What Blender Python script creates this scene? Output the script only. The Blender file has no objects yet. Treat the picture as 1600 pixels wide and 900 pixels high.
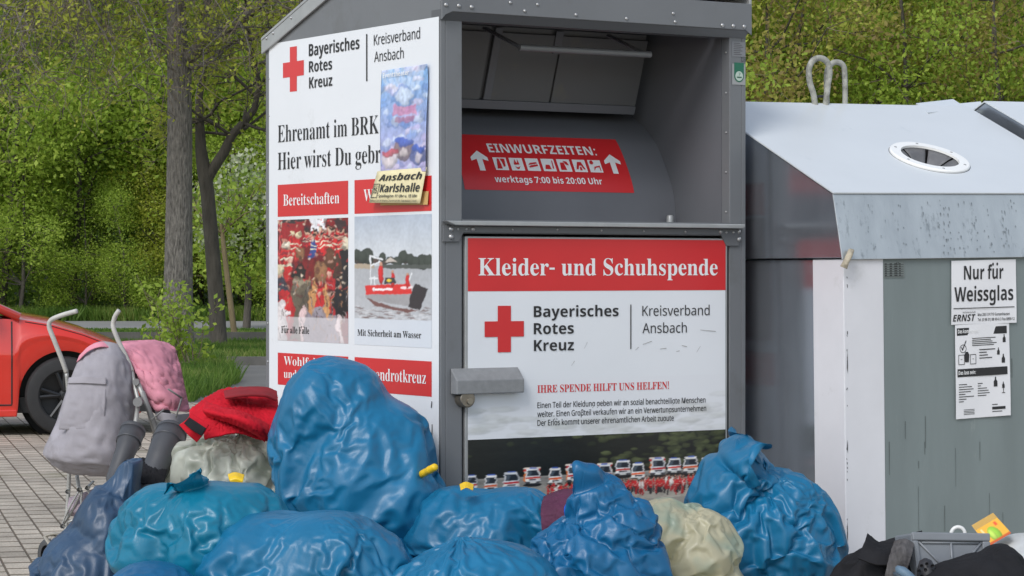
import bpy, bmesh, math, random, os
import numpy as np
from mathutils import Vector, Matrix

SC = bpy.context.scene
COL = SC.collection
# ------------------------------------------------------------------ camera
FPX, HZ, EYE = 4018.0, 424.4, 1.25          # focal length in photo pixels, horizon row, eye height
PITCH = math.atan((450 - HZ) / FPX)
cam_d = bpy.data.cameras.new('camera'); cam = bpy.data.objects.new('camera', cam_d); COL.objects.link(cam)
cam_d.sensor_width = 36; cam_d.lens = 36 * FPX / 1600
cam_d.clip_start = .1; cam_d.clip_end = 2000
cam.location = (0, 0, EYE); cam.rotation_euler = (math.pi / 2 - PITCH, 0, 0)
SC.camera = cam
# ------------------------------------------------------------------ sky, sun, exposure
SUN_EL, SUN_AZ = math.radians(42), math.radians(208)      # overcast: high soft sun behind the camera's left
W = bpy.data.worlds.new('World'); SC.world = W; W.use_nodes = True
nt = W.node_tree; bg = nt.nodes['Background']
sky = nt.nodes.new('ShaderNodeTexSky'); sky.sky_type = 'NISHITA'; sky.sun_disc = False
sky.sun_elevation = SUN_EL; sky.sun_rotation = SUN_AZ; sky.dust_density = 1.0; sky.air_density = 1.2; sky.ozone_density = 1.0
hs = nt.nodes.new('ShaderNodeHueSaturation'); hs.inputs['Saturation'].default_value = .55
nt.links.new(sky.outputs[0], hs.inputs['Color']); nt.links.new(hs.outputs[0], bg.inputs[0])
bg.inputs[1].default_value = .15
sd = bpy.data.lights.new('sun', 'SUN'); sun = bpy.data.objects.new('sun', sd); COL.objects.link(sun)
sd.energy = 1.45; sd.angle = math.radians(25); sd.color = (1, .985, .97)
# direction from scene to the sun (behind the camera, up, a little from the left)
sdir = Vector((math.sin(SUN_AZ) * math.cos(SUN_EL), math.cos(SUN_AZ) * math.cos(SUN_EL), math.sin(SUN_EL)))
sun.rotation_euler = sdir.to_track_quat('Z', 'Y').to_euler()
SC.view_settings.view_transform = 'Standard'; SC.view_settings.look = 'None'
SC.view_settings.exposure = 0.32; SC.view_settings.gamma = 1
SC.view_settings.use_curve_mapping = False
SC.cycles.max_bounces = 8; SC.cycles.diffuse_bounces = 3; SC.cycles.glossy_bounces = 4
SC.cycles.transmission_bounces = 4; SC.cycles.transparent_max_bounces = 8
SC.cycles.use_denoising = True

# ------------------------------------------------------------------ geometry helpers
_c, _s = math.cos(PITCH), math.sin(PITCH)
CAM = np.array([0, 0, EYE])
def ray(px, py):
    x = (px - 800) / FPX; z = -(py - 450) / FPX
    return np.array([x, _c + z * _s, z * _c - _s])
def P(px, py, D):                            # photo pixel at depth D -> world point
    r = ray(px, py); return CAM + r * D / r[1]
def G(px, py):                               # photo pixel on the ground
    r = ray(px, py); return CAM + r * (-EYE / r[2])

def lin(c):                                  # sRGB 0..255 -> linear
    c = np.asarray(c, float) / 255.0
    return np.where(c <= .04045, c / 12.92, ((c + .055) / 1.055) ** 2.4)

class MB:
    """collects faces, links them as ONE mesh object"""
    def __init__(s): s.v = []; s.f = []
    def add(s, vs, fs):
        o = len(s.v); s.v += [tuple(map(float, p)) for p in vs]; s.f += [tuple(i + o for i in f) for f in fs]; return s
    def quad(s, a, b, c, d): return s.add([a, b, c, d], [(0, 1, 2, 3)])
    def box(s, x0, x1, y0, y1, z0, z1):
        vs = [(x, y, z) for z in (z0, z1) for y in (y0, y1) for x in (x0, x1)]
        return s.add(vs, [(0, 2, 3, 1), (4, 5, 7, 6), (0, 1, 5, 4), (2, 6, 7, 3), (0, 4, 6, 2), (1, 3, 7, 5)])
    def prism(s, poly, ax, a0, a1):          # poly of 2D points extruded along axis ax (0,1,2)
        n = len(poly)
        def mk(p, a):
            q = list(p); q.insert(ax, a); return q
        vs = [mk(p, a0) for p in poly] + [mk(p, a1) for p in poly]
        fs = [tuple(range(n))[::-1], tuple(range(n, 2 * n))] + [(i, (i + 1) % n, n + (i + 1) % n, n + i) for i in range(n)]
        return s.add(vs, fs)
    def tube(s, pts, r, n=8, cap=True, flat=1.0):
        pts = [Vector(p) for p in pts]; rs = r if hasattr(r, '__len__') else [r] * len(pts)
        t0 = (pts[1] - pts[0]).normalized(); up = Vector((0, 0, 1)) if abs(t0.z) < .9 else Vector((1, 0, 0))
        nrm = t0.cross(up).normalized(); o = len(s.v)
        for i, p in enumerate(pts):
            a = pts[max(0, i - 1)]; b = pts[min(len(pts) - 1, i + 1)]
            t = (b - a).normalized(); nrm = (nrm - t * nrm.dot(t)).normalized(); bi = t.cross(nrm)
            for k in range(n):
                an = 2 * math.pi * k / n
                s.v.append(tuple(p + nrm * (math.cos(an) * rs[i]) + bi * (math.sin(an) * rs[i] * flat)))
        for i in range(len(pts) - 1):
            for k in range(n):
                k2 = (k + 1) % n
                s.f.append((o + i * n + k, o + i * n + k2, o + (i + 1) * n + k2, o + (i + 1) * n + k))
        if cap:
            s.f.append(tuple(o + k for k in range(n))[::-1]); s.f.append(tuple(o + (len(pts) - 1) * n + k for k in range(n)))
        return s
    def lathe(s, prof, c, ax, n=20):          # prof: (radius, along)
        c = Vector(c); ax = Vector(ax).normalized(); u = ax.orthogonal().normalized(); w = ax.cross(u); o = len(s.v)
        for (r, h) in prof:
            for k in range(n):
                a = 2 * math.pi * k / n; s.v.append(tuple(c + ax * h + (u * math.cos(a) + w * math.sin(a)) * r))
        for i in range(len(prof) - 1):
            for k in range(n):
                k2 = (k + 1) % n; s.f.append((o + i * n + k, o + i * n + k2, o + (i + 1) * n + k2, o + (i + 1) * n + k))
        return s
    def ball(s, c, r, n=8, sq=(1, 1, 1)):
        c = Vector(c); vs = []; fs = []
        for i in range(n // 2 + 1):
            ph = math.pi * i / (n // 2)
            for k in range(n):
                a = 2 * math.pi * k / n
                vs.append((c.x + r * sq[0] * math.sin(ph) * math.cos(a), c.y + r * sq[1] * math.sin(ph) * math.sin(a), c.z + r * sq[2] * math.cos(ph)))
        for i in range(n // 2):
            for k in range(n):
                k2 = (k + 1) % n; fs.append((i * n + k, (i + 1) * n + k, (i + 1) * n + k2, i * n + k2))
        return s.add(vs, fs)
    def grid(s, pts):                         # pts[nv][nu] of points
        nv = len(pts); nu = len(pts[0])
        return s.add([p for r in pts for p in r], [(j * nu + i, j * nu + i + 1, (j + 1) * nu + i + 1, (j + 1) * nu + i) for j in range(nv - 1) for i in range(nu - 1)])
    def build(s, name, mat, parent=None, smooth=False, bevel=0, auto=None, fixn=True, kind=None):
        me = bpy.data.meshes.new(name); me.from_pydata(s.v, [], s.f)
        return finish(name, me, mat, parent, smooth, bevel, auto, fixn, kind)

def finish(name, me, mat, parent=None, smooth=False, bevel=0, auto=None, fixn=False, kind=None):
    o = bpy.data.objects.new(name, me); COL.objects.link(o)
    if mat is not None: me.materials.append(mat)
    if fixn:
        bm = bmesh.new(); bm.from_mesh(me); bmesh.ops.recalc_face_normals(bm, faces=bm.faces); bm.to_mesh(me); bm.free()
    if bevel:
        b = o.modifiers.new('bevel', 'BEVEL'); b.width = bevel; b.segments = 2; b.limit_method = 'ANGLE'; b.angle_limit = .6
    if smooth or auto:
        me.shade_smooth()
        if auto: me.set_sharp_from_angle(angle=auto)
    if parent is not None: o.parent = parent
    if kind: o['kind'] = kind
    return o

def npmesh(name, V, F, mat, parent=None, smooth=True):   # V (n,3), F (m,k) numpy
    me = bpy.data.meshes.new(name); V = np.asarray(V, np.float32); F = np.asarray(F, np.int32)
    k = F.shape[1]; m = len(F)
    me.vertices.add(len(V)); me.vertices.foreach_set('co', V.ravel())
    me.loops.add(m * k); me.loops.foreach_set('vertex_index', F.ravel())
    me.polygons.add(m); me.polygons.foreach_set('loop_start', np.arange(m, dtype=np.int32) * k)
    me.update(calc_edges=True); me.validate()
    return finish(name, me, mat, parent, smooth)

def thing(name, label, cat, loc=(0, 0, 0), rot=(0, 0, 0), group=None):
    o = bpy.data.objects.new(name, None); COL.objects.link(o); o.location = loc; o.rotation_euler = rot
    o.empty_display_size = .1
    return tag(o, label, cat, group)
def tag(o, label, cat, group=None):
    o['label'] = label; o['category'] = cat
    if group: o['group'] = group
    return o
def adopt(t, *obs):                          # parts built in world coordinates become children of t
    bpy.context.view_layer.update()
    inv = t.matrix_world.inverted() if t.parent else (Matrix.Translation(t.location) @ t.rotation_euler.to_matrix().to_4x4()).inverted()
    for o in obs: o.parent = t; o.matrix_parent_inverse = inv
    return t
def copy_tree(o, parent=None):
    c = o.copy(); COL.objects.link(c)
    if parent is not None: c.parent = parent; c.matrix_parent_inverse = o.matrix_parent_inverse.copy()
    for ch in [x for x in bpy.data.objects if x.parent == o]: copy_tree(ch, c)
    return c

# ------------------------------------------------------------------ materials
def pmat(name, col, rough=.5, metal=0.0, spec=.5, var=0.0, vscale=5.0, bump=0.0, bscale=60.0, rvar=0.0, stretch=(1, 1, 1),
         dirt=None, dscale=8.0, dlo=.55, dhi=.7, coat=0.0, trans=0.0, detail=4, bdist=.01, sss=0.0):
    m = bpy.data.materials.new(name); m.use_nodes = True; t = m.node_tree; b = t.nodes['Principled BSDF']
    col = tuple(float(x) for x in col)[:3] + (1,)
    b.inputs['Base Color'].default_value = col; b.inputs['Roughness'].default_value = rough; b.inputs['Metallic'].default_value = metal
    b.inputs['Specular IOR Level'].default_value = spec; b.inputs['Coat Weight'].default_value = coat
    b.inputs['Coat Roughness'].default_value = .05
    if sss: b.inputs['Subsurface Weight'].default_value = sss
    L = t.links.new
    tc = t.nodes.new('ShaderNodeTexCoord'); mp = t.nodes.new('ShaderNodeMapping'); mp.inputs['Scale'].default_value = stretch
    L(tc.outputs['Object'], mp.inputs[0])
    cur = None
    if var or rvar:
        n = t.nodes.new('ShaderNodeTexNoise'); n.inputs['Scale'].default_value = vscale; n.inputs['Detail'].default_value = detail; n.inputs['Roughness'].default_value = .6
        L(mp.outputs[0], n.inputs[0])
        if var:
            r = t.nodes.new('ShaderNodeMapRange'); r.inputs[1].default_value = .25; r.inputs[2].default_value = .75
            r.inputs[3].default_value = 1 - var; r.inputs[4].default_value = 1 + var; L(n.outputs[0], r.inputs[0])
            mx = t.nodes.new('ShaderNodeVectorMath'); mx.operation = 'SCALE'; mx.inputs[0].default_value = col[:3]; L(r.outputs[0], mx.inputs['Scale'])
            cur = mx.outputs[0]
        if rvar:
            r = t.nodes.new('ShaderNodeMapRange'); r.inputs[1].default_value = .3; r.inputs[2].default_value = .7
            r.inputs[3].default_value = max(0, rough - rvar); r.inputs[4].default_value = rough + rvar; L(n.outputs[0], r.inputs[0]); L(r.outputs[0], b.inputs['Roughness'])
    if dirt is not None:
        n = t.nodes.new('ShaderNodeTexNoise'); n.inputs['Scale'].default_value = dscale; n.inputs['Detail'].default_value = 6; n.inputs['Roughness'].default_value = .7
        L(mp.outputs[0], n.inputs[0])
        r = t.nodes.new('ShaderNodeMapRange'); r.inputs[1].default_value = dlo; r.inputs[2].default_value = dhi; L(n.outputs[0], r.inputs[0])
        mx = t.nodes.new('ShaderNodeMix'); mx.data_type = 'RGBA'; mx.inputs[7].default_value = tuple(dirt)[:3] + (1,)
        if cur is not None: L(cur, mx.inputs[6])
        else: mx.inputs[6].default_value = col
        L(r.outputs[0], mx.inputs[0]); cur = mx.outputs[2]
    if cur is not None: L(cur, b.inputs['Base Color'])
    if bump:
        n = t.nodes.new('ShaderNodeTexNoise'); n.inputs['Scale'].default_value = bscale; n.inputs['Detail'].default_value = 3
        L(mp.outputs[0], n.inputs[0])
        bu = t.nodes.new('ShaderNodeBump'); bu.inputs['Strength'].default_value = bump; bu.inputs['Distance'].default_value = bdist
        L(n.outputs[0], bu.inputs['Height']); L(bu.outputs[0], b.inputs['Normal'])
    return m

def attr_mat(name, rough=.5, spec=.4, attr='col', trans=0.0, coat=0.0):
    m = bpy.data.materials.new(name); m.use_nodes = True; t = m.node_tree; b = t.nodes['Principled BSDF']
    a = t.nodes.new('ShaderNodeAttribute'); a.attribute_name = attr
    t.links.new(a.outputs['Color'], b.inputs['Base Color']); b.inputs['Roughness'].default_value = rough; b.inputs['Specular IOR Level'].default_value = spec
    b.inputs['Coat Weight'].default_value = coat
    if trans:
        tr = t.nodes.new('ShaderNodeBsdfTranslucent'); t.links.new(a.outputs['Color'], tr.inputs[0])
        mx = t.nodes.new('ShaderNodeMixShader'); mx.inputs[0].default_value = trans
        t.links.new(b.outputs[0], mx.inputs[1]); t.links.new(tr.outputs[0], mx.inputs[2]); t.links.new(mx.outputs[0], t.nodes['Material Output'].inputs[0])
    return m

# ------------------------------------------------------------------ lettering
FD = os.path.join(bpy.utils.resource_path('LOCAL'), 'datafiles', 'fonts')
def load_font(n):
    for d in (FD, bpy.utils.system_resource('DATAFILES', path='fonts')):
        try: return bpy.data.fonts.load(os.path.join(d, n))
        except Exception: pass
    return None
F_MATH = load_font('NotoSansMath-Regular.woff2'); F_INTER = load_font('Inter.woff2')
def _map(s, A, a, d):
    o = ''
    for c in s:
        if 'A' <= c <= 'Z': o += chr(A + ord(c) - 65)
        elif 'a' <= c <= 'z': o += chr(a + ord(c) - 97)
        elif '0' <= c <= '9': o += chr(d + ord(c) - 48)
        else: o += c
    return o
def style(s, st):
    if F_MATH is None: return s, F_INTER
    if st == 'serif': return _map(s, 0x1D400, 0x1D41A, 0x1D7CE), F_MATH
    if st == 'bold': return _map(s, 0x1D5D4, 0x1D5EE, 0x1D7EC), F_MATH
    if st == 'boldital': return _map(s, 0x1D63C, 0x1D656, 0x1D7EC), F_MATH
    return s.replace('ß', 'β'), F_MATH
def raw_text(s, st, offset=0.0, res=3):
    body, fo = style(s, st)
    c = bpy.data.curves.new('lettering', 'FONT'); c.body = body; c.size = 1; c.offset = offset; c.resolution_u = res; c.fill_mode = 'FRONT'
    if fo: c.font = fo
    o = bpy.data.objects.new('lettering', c); COL.objects.link(o)
    dg = bpy.context.evaluated_depsgraph_get(); me = bpy.data.meshes.new_from_object(o.evaluated_get(dg))
    V = np.array([v.co[:2] for v in me.vertices]).reshape(-1, 2); F = [tuple(p.vertices) for p in me.polygons]
    bpy.data.objects.remove(o); bpy.data.curves.remove(c); bpy.data.meshes.remove(me)
    return V, F
_cap = {}
UML = {'ä': 'a', 'ö': 'o', 'ü': 'u', 'Ä': 'A', 'Ö': 'O', 'Ü': 'U'}
def text2d(s, st='sans', offset=0.0, cap=None):
    """2D outline faces with the baseline at 0 and capital height 1"""
    key = (st,)
    if key not in _cap: _cap[key] = raw_text('H', st)[0][:, 1].max()
    if any(ch in UML for ch in s):
        base = ''.join(UML.get(ch, ch) for ch in s); V, F = raw_text(base, st, offset)
        V = [tuple(p) for p in V]; F = list(F)
        for i, ch in enumerate(s):
            if ch in UML:
                pre = raw_text(base[:i + 1], st, offset)[0]; g = raw_text(base[i], st, offset)[0]
                w = g[:, 0].max() - g[:, 0].min(); cx = pre[:, 0].max() - w * .52; top = g[:, 1].max() + .15
                for dx in (-.13, .13):
                    o = len(V); V += [(cx + dx * 1.0 + .055 * math.cos(k * math.pi / 5), top + .055 * math.sin(k * math.pi / 5)) for k in range(10)]
                    F.append(tuple(range(o, o + 10)))
        V = np.array(V)
    else: V, F = raw_text(s, st, offset)
    V = V.copy(); V[:, 0] -= V[:, 0].min(); V /= _cap[key]
    return V, F
class Lettering:
    """gathers strings laid on a surface given by map2(a, b) -> point, into ONE mesh"""
    def __init__(s, to3): s.mb = MB(); s.words = []; s.to3 = to3
    def put(s, txt, a0, b0, a1, cap, st='sans', offset=0.0, ref=None):
        # baseline start (a0,b0), width set so that `ref` (or the whole string) ends at a1; cap height cap
        V, F = text2d(txt, st, offset)
        w = V[:, 0].max()
        if ref: w = text2d(ref, st, offset)[0][:, 0].max()
        k = (a1 - a0) / w
        s.words.append(MB().add([s.to3(a0 + x * k, b0 + y * cap) for x, y in V], F)); return s
    def poly(s, pts, fs=None):
        s.mb.add([s.to3(a, b) for a, b in pts], fs or [tuple(range(len(pts)))]); return s
    def rect(s, a0, b0, a1, b1): return s.poly([(a0, b0), (a1, b0), (a1, b1), (a0, b1)])
    def cross(s, ca, cb, h, t=.31):           # equal-armed cross of half-size h
        w = h * t
        p = [(-w, -h), (w, -h), (w, -w), (h, -w), (h, w), (w, w), (w, h), (-w, h), (-w, w), (-h, w), (-h, -w), (-w, -w)]
        return s.poly([(ca + x, cb + y) for x, y in p], [(0, 1, 2, 5, 6, 7, 8, 11), (2, 3, 4, 5), (8, 9, 10, 11)])
    def build(s, name, mat, parent=None):
        if s.mb.v: s.mb.build(name if not s.words else name.replace('lettering', 'print_marks'), mat, parent, fixn=False)
        for w in s.words: w.build(name, mat, parent, fixn=False)

# ------------------------------------------------------------------ printed pictures (vertex-coloured sheets)
class Canvas:
    def __init__(s, w, h, ss=2, bg=(255, 255, 255)):
        s.w, s.h, s.ss = w, h, ss; s.a = np.zeros((h * ss, w * ss, 3)); s.a[:] = lin(bg)
        yy, xx = np.mgrid[0:h * ss, 0:w * ss]; s.X = (xx + .5) / (w * ss); s.Y = (yy + .5) / (h * ss)
    def put(s, m, c, al=1.0): s.a[m] = s.a[m] * (1 - al) + lin(c) * al
    def rect(s, x0, y0, x1, y1, c, al=1.0): s.put((s.X >= x0) & (s.X < x1) & (s.Y >= y0) & (s.Y < y1), c, al)
    def ell(s, cx, cy, rx, ry, c, al=1.0):      # printed photographs show modelled forms: lighter top left, darker rim
        u = (s.X - cx) / rx; v = (s.Y - cy) / ry; q = u * u + v * v; m = q < 1; k = (1.10 - .42 * q[m] - .22 * v[m] - .10 * u[m])[:, None]
        s.a[m] = s.a[m] * (1 - al) + np.clip(lin(c) * k, 0, 1) * al
    def poly(s, pts, c, al=1.0):
        m = np.zeros(s.X.shape, bool); n = len(pts)
        for i in range(n):
            x1, y1 = pts[i]; x2, y2 = pts[(i + 1) % n]
            if y1 == y2: continue
            m ^= ((y1 > s.Y) != (y2 > s.Y)) & (s.X < (x2 - x1) * (s.Y - y1) / (y2 - y1) + x1)
        s.put(m, c, al)
    def line(s, x0, y0, x1, y1, w, c):
        dx, dy = x1 - x0, y1 - y0; L2 = dx * dx + dy * dy + 1e-12
        t = np.clip(((s.X - x0) * dx + (s.Y - y0) * dy) / L2, 0, 1)
        s.put((s.X - x0 - t * dx) ** 2 + (s.Y - y0 - t * dy) ** 2 < w * w, c)
    def vgrad(s, y0, y1, c0, c1):
        m = (s.Y >= y0) & (s.Y < y1); t = ((s.Y - y0) / (y1 - y0))[..., None]
        g = lin(c0) * (1 - t) + lin(c1) * t; s.a[m] = g[m]
    def noise(s, amt, rng, cells=40, mask=None):
        g = rng.random((cells, cells)); u = s.X * (cells - 1.001); v = s.Y * (cells - 1.001); i = u.astype(int); j = v.astype(int); fu = u - i; fv = v - j
        n = (g[j, i] * (1 - fu) + g[j, np.minimum(i + 1, cells - 1)] * fu) * (1 - fv) + (g[np.minimum(j + 1, cells - 1), i] * (1 - fu) + g[np.minimum(j + 1, cells - 1), np.minimum(i + 1, cells - 1)] * fu) * fv
        k = 1 + amt * (n - .5) * 2
        if mask is None: s.a *= k[..., None]
        else: s.a[mask] *= k[mask][:, None]
    def warp(s, amp, rng, cells=14):
        h, w = s.X.shape
        def fld():
            g = rng.random((cells, cells)) - .5; u = s.X * (cells - 1.001); v = s.Y * (cells - 1.001); i = u.astype(int); j = v.astype(int); fu = u - i; fv = v - j; fu = fu * fu * (3 - 2 * fu); fv = fv * fv * (3 - 2 * fv)
            return (g[j, i] * (1 - fu) + g[j, i + 1] * fu) * (1 - fv) + (g[j + 1, i] * (1 - fu) + g[j + 1, i + 1] * fu) * fv
        x = np.clip((s.X + amp * 2 * fld()) * w, 0, w - 1).astype(int); y = np.clip((s.Y + amp * 1.2 * fld()) * h, 0, h - 1).astype(int); s.a = s.a[y, x]
    def img(s):
        for _ in range(s.ss):
            p = np.pad(s.a, ((1, 1), (1, 1), (0, 0)), 'edge'); s.a = (p[1:-1, 1:-1] * 2 + p[:-2, 1:-1] + p[2:, 1:-1] + p[1:-1, :-2] + p[1:-1, 2:]) / 6
        return s.a.reshape(s.h, s.ss, s.w, s.ss, 3).mean((1, 3))
def picture(name, cv, to3, parent, mat):      # to3(fx, fy) with fy from the top
    im = np.clip(cv.img(), 0, 1); h, w = im.shape[:2]
    V = np.array([to3(i / (w - 1), j / (h - 1)) for j in range(h) for i in range(w)])
    idx = np.arange(h * w).reshape(h, w)
    F = np.stack([idx[1:, :-1], idx[1:, 1:], idx[:-1, 1:], idx[:-1, :-1]], -1).reshape(-1, 4)
    o = npmesh(name, V, F, mat, parent, smooth=False)
    at = o.data.color_attributes.new('col', 'FLOAT_COLOR', 'POINT')
    at.data.foreach_set('color', np.concatenate([im.reshape(-1, 3), np.ones((h * w, 1))], 1).astype(np.float32).ravel())
    return o
# ================================================================== SETTING: ground
def paver_mat():
    m = bpy.data.materials.new('concrete_pavers'); m.use_nodes = True; t = m.node_tree; b = t.nodes['Principled BSDF']; L = t.links.new
    tc = t.nodes.new('ShaderNodeTexCoord'); mp = t.nodes.new('ShaderNodeMapping'); mp.inputs['Rotation'].default_value = (0, 0, math.radians(75.6))
    L(tc.outputs['Object'], mp.inputs[0])
    mq = t.nodes.new('ShaderNodeMapping'); mq.inputs['Scale'].default_value = (.3, 1, 1); L(mp.outputs[0], mq.inputs[0])      # cross joints are wider than the long ones
    br = t.nodes.new('ShaderNodeTexBrick'); br.inputs['Scale'].default_value = 1.0; br.offset = .5
    br.inputs['Brick Width'].default_value = .066; br.inputs['Row Height'].default_value = .125; br.inputs['Mortar Size'].default_value = .0055; br.inputs['Mortar Smooth'].default_value = .35
    br.inputs['Color1'].default_value = (.50, .44, .36, 1); br.inputs['Color2'].default_value = (.40, .35, .285, 1); br.inputs['Mortar'].default_value = (.15, .12, .085, 1)
    L(mq.outputs[0], br.inputs[0])
    n = t.nodes.new('ShaderNodeTexNoise'); n.inputs['Scale'].default_value = 1.7; n.inputs['Detail'].default_value = 8; n.inputs['Roughness'].default_value = .7; L(mp.outputs[0], n.inputs[0])
    r = t.nodes.new('ShaderNodeMapRange'); r.inputs[1].default_value = .3; r.inputs[2].default_value = .7; r.inputs[3].default_value = .62; r.inputs[4].default_value = 1.3; L(n.outputs[0], r.inputs[0])
    mx = t.nodes.new('ShaderNodeVectorMath'); mx.operation = 'SCALE'; L(br.outputs[0], mx.inputs[0]); L(r.outputs[0], mx.inputs['Scale'])
    n2 = t.nodes.new('ShaderNodeTexNoise'); n2.inputs['Scale'].default_value = 90; n2.inputs['Detail'].default_value = 4; L(mp.outputs[0], n2.inputs[0])
    r2 = t.nodes.new('ShaderNodeMapRange'); r2.inputs[1].default_value = .3; r2.inputs[2].default_value = .7; r2.inputs[3].default_value = .75; r2.inputs[4].default_value = 1.22; L(n2.outputs[0], r2.inputs[0])
    m2 = t.nodes.new('ShaderNodeVectorMath'); m2.operation = 'SCALE'; L(mx.outputs[0], m2.inputs[0]); L(r2.outputs[0], m2.inputs['Scale'])
    # moss in patches along the joints
    n3 = t.nodes.new('ShaderNodeTexNoise'); n3.inputs['Scale'].default_value = .9; n3.inputs['Detail'].default_value = 5; L(mp.outputs[0], n3.inputs[0])
    r3 = t.nodes.new('ShaderNodeMapRange'); r3.inputs[1].default_value = .6; r3.inputs[2].default_value = .72; r3.inputs[4].default_value = .75; L(n3.outputs[0], r3.inputs[0])
    mo = t.nodes.new('ShaderNodeMix'); mo.data_type = 'RGBA'; mo.inputs[7].default_value = (.10, .11, .03, 1); L(m2.outputs[0], mo.inputs[6]); L(r3.outputs[0], mo.inputs[0])
    L(mo.outputs[2], b.inputs['Base Color'])
    b.inputs['Roughness'].default_value = .75; b.inputs['Specular IOR Level'].default_value = .3
    bu = t.nodes.new('ShaderNodeBump'); bu.inputs['Strength'].default_value = .9; bu.inputs['Distance'].default_value = .012
    ad = t.nodes.new('ShaderNodeMath'); ad.operation = 'MULTIPLY_ADD'; ad.inputs[1].default_value = -1; L(br.outputs['Fac'], ad.inputs[0])
    sc = t.nodes.new('ShaderNodeMath'); sc.operation = 'MULTIPLY'; sc.inputs[1].default_value = .35; L(n2.outputs[0], sc.inputs[0]); L(sc.outputs[0], ad.inputs[2])
    L(ad.outputs[0], bu.inputs['Height']); L(bu.outputs[0], b.inputs['Normal'])
    return m
M_SOIL = pmat('woodland_soil', (.045, .045, .02), .95, var=.5, vscale=.6, bump=.6, bscale=4, bdist=.1)
M_ASPH = pmat('asphalt', (.16, .155, .15), .85, var=.25, vscale=.5, bump=.3, bscale=90)
M_ROAD = pmat('pale_asphalt', (.25, .245, .245), .85, var=.2, vscale=.4, bump=.3, bscale=90)
M_KERB = pmat('kerb_concrete', (.12, .115, .105), .85, var=.25, vscale=3)
M_EARTH = pmat('verge_earth', (.05, .065, .018), .95, var=.4, vscale=2)
def sheet(name, x0, x1, y0, y1, z, m): return MB().quad((x0, y0, z), (x1, y0, z), (x1, y1, z), (x0, y1, z)).build(name, m, kind='structure')
sheet('ground', -400, 400, -60, 700, -.012, M_SOIL)
sheet('parking_pavement', -40, 40, -6, 24.5, 0, paver_mat())
sheet('parking_lane', -60, 60, 24.5, 34.4, -.004, M_ASPH)
for (a, b, h) in ((34.4, 34.55, .11), (42.0, 42.15, .26), (51.0, 51.15, .08)):
    MB().box(-80, 80, a, b, -.012, h).build('kerb', M_KERB, kind='structure')
sheet('verge', -80, 80, 34.55, 42.0, .08, M_EARTH)
sheet('grass_strip', -80, 80, 42.15, 51.0, .10, M_EARTH)
sheet('road', -120, 120, 51.15, 64.0, .02, M_ROAD)
# ================================================================== CLOTHING DONATION CONTAINER
TH = math.radians(32.5); CW, CD = 1.344, 1.341
CO = P(688.5, HZ, 9.0) * np.array([1, 1, 0])
DU = np.array([math.cos(TH), math.sin(TH), 0]); DV = np.array([-math.sin(TH), math.cos(TH), 0])
def onF(px, py, v=0.0):                      # pixel -> (u, z) on the plane at depth v behind the front
    r = ray(px, py); o = CO + DV * v; t = ((o - CAM) @ DV) / (r @ DV); p = CAM + r * t; return float((p - CO) @ DU), float(p[2])
def onL(px, py, u=0.0):                      # pixel -> (v, z) on the plane at u
    r = ray(px, py); o = CO + DU * u; t = ((o - CAM) @ DU) / (r @ DU); p = CAM + r * t; return float((p - CO) @ DV), float(p[2])

GREY = (.155, .162, .172)
M_GREY = pmat('grey_powder_coat', GREY, .42, var=.07, vscale=3, bump=.08, bscale=350, bdist=.002, dirt=(.105, .105, .10), dscale=2.2, dlo=.55, dhi=.8)
M_GREYD = pmat('grey_powder_coat_inner', (.13, .135, .15), .5, var=.08, vscale=3)
M_GREYL = pmat('light_grey_steel', (.36, .37, .37), .38, metal=.25, var=.10, vscale=14)
M_WHITE = pmat('white_printed_vinyl', (.74, .76, .79), .32, spec=.5, var=.03, vscale=2, dirt=(.55, .56, .56), dscale=3.5, dlo=.60, dhi=.85)
M_RED = pmat('red_printed_vinyl', (.60, .024, .028), .3, var=.05, vscale=3)
M_INK = pmat('black_print', (.018, .018, .020), .45)
M_INKG = pmat('grey_print', (.06, .06, .065), .45)
M_WINK = pmat('white_print', (.80, .80, .80), .4)
M_DARK = pmat('dark_gap', (.008, .008, .010), .8)
M_BOLT = pmat('zinc_bolt', (.42, .42, .42), .35, metal=.7, var=.15, vscale=60)
M_PIC = attr_mat('printed_picture', .34, .45)
M_BRASS = pmat('worn_lock_steel', (.26, .23, .19), .35, metal=.8, var=.2, vscale=40)

box = thing('donation_container', 'large grey steel clothing donation container with red cross panels and open drop hatch', 'donation container', tuple(CO), (0, 0, TH))
def part(mb, name, mat, parent=None, **k): return mb.build(name, mat, parent or box, **k)

uL, uR = onF(722, 200)[0], onF(1140, 200)[0]
zS = onF(722, 343)[1]                         # shelf height
zFas = onF(694, 28)[1]                        # underside of the top fascia
zTop = 2.29
vR0, zR0 = onL(415, 57); vR1, zR1 = onL(480, 0)
slope = (zR1 - zR0) / (CD - vR1)
vPk = .62; zPk = zR0 + slope * (CD - vPk)
# shell: left and right walls as extruded outlines, back, floor
side = [(0.0, .08), (CD, .08), (CD, zR0 - .05), (vPk, zPk - .05), (0.0, zPk - .16)]
T = .02
mb = MB()
mb.prism(side, 0, 0.0, T); mb.prism([(v, z) for v, z in side], 0, CW - T, CW)
mb.box(T, CW - T, CD - T, CD, .08, zR0 - .06)
mb.box(T, uL, 0.0, .05, .08, zFas + .03)      # left post
mb.box(uR, CW - T, 0.0, .05, .08, zFas + .03)  # right post
mb.box(T, CW - T, .06, .08, .08, zS - .055)  # sheet behind the door
mb.box(uL, uR, 0.0, .05, onF(930, 372)[1] + .012, zS - .03)
mb.box(uL, uR, 0.0, .05, .08, .14)
part(mb, 'body', M_GREY, bevel=.003)
mb = MB(); mb.box(uL - .001, uR + .001, .05, .0599, .141, zS - .06); part(mb, 'door_gap', M_DARK)
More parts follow.
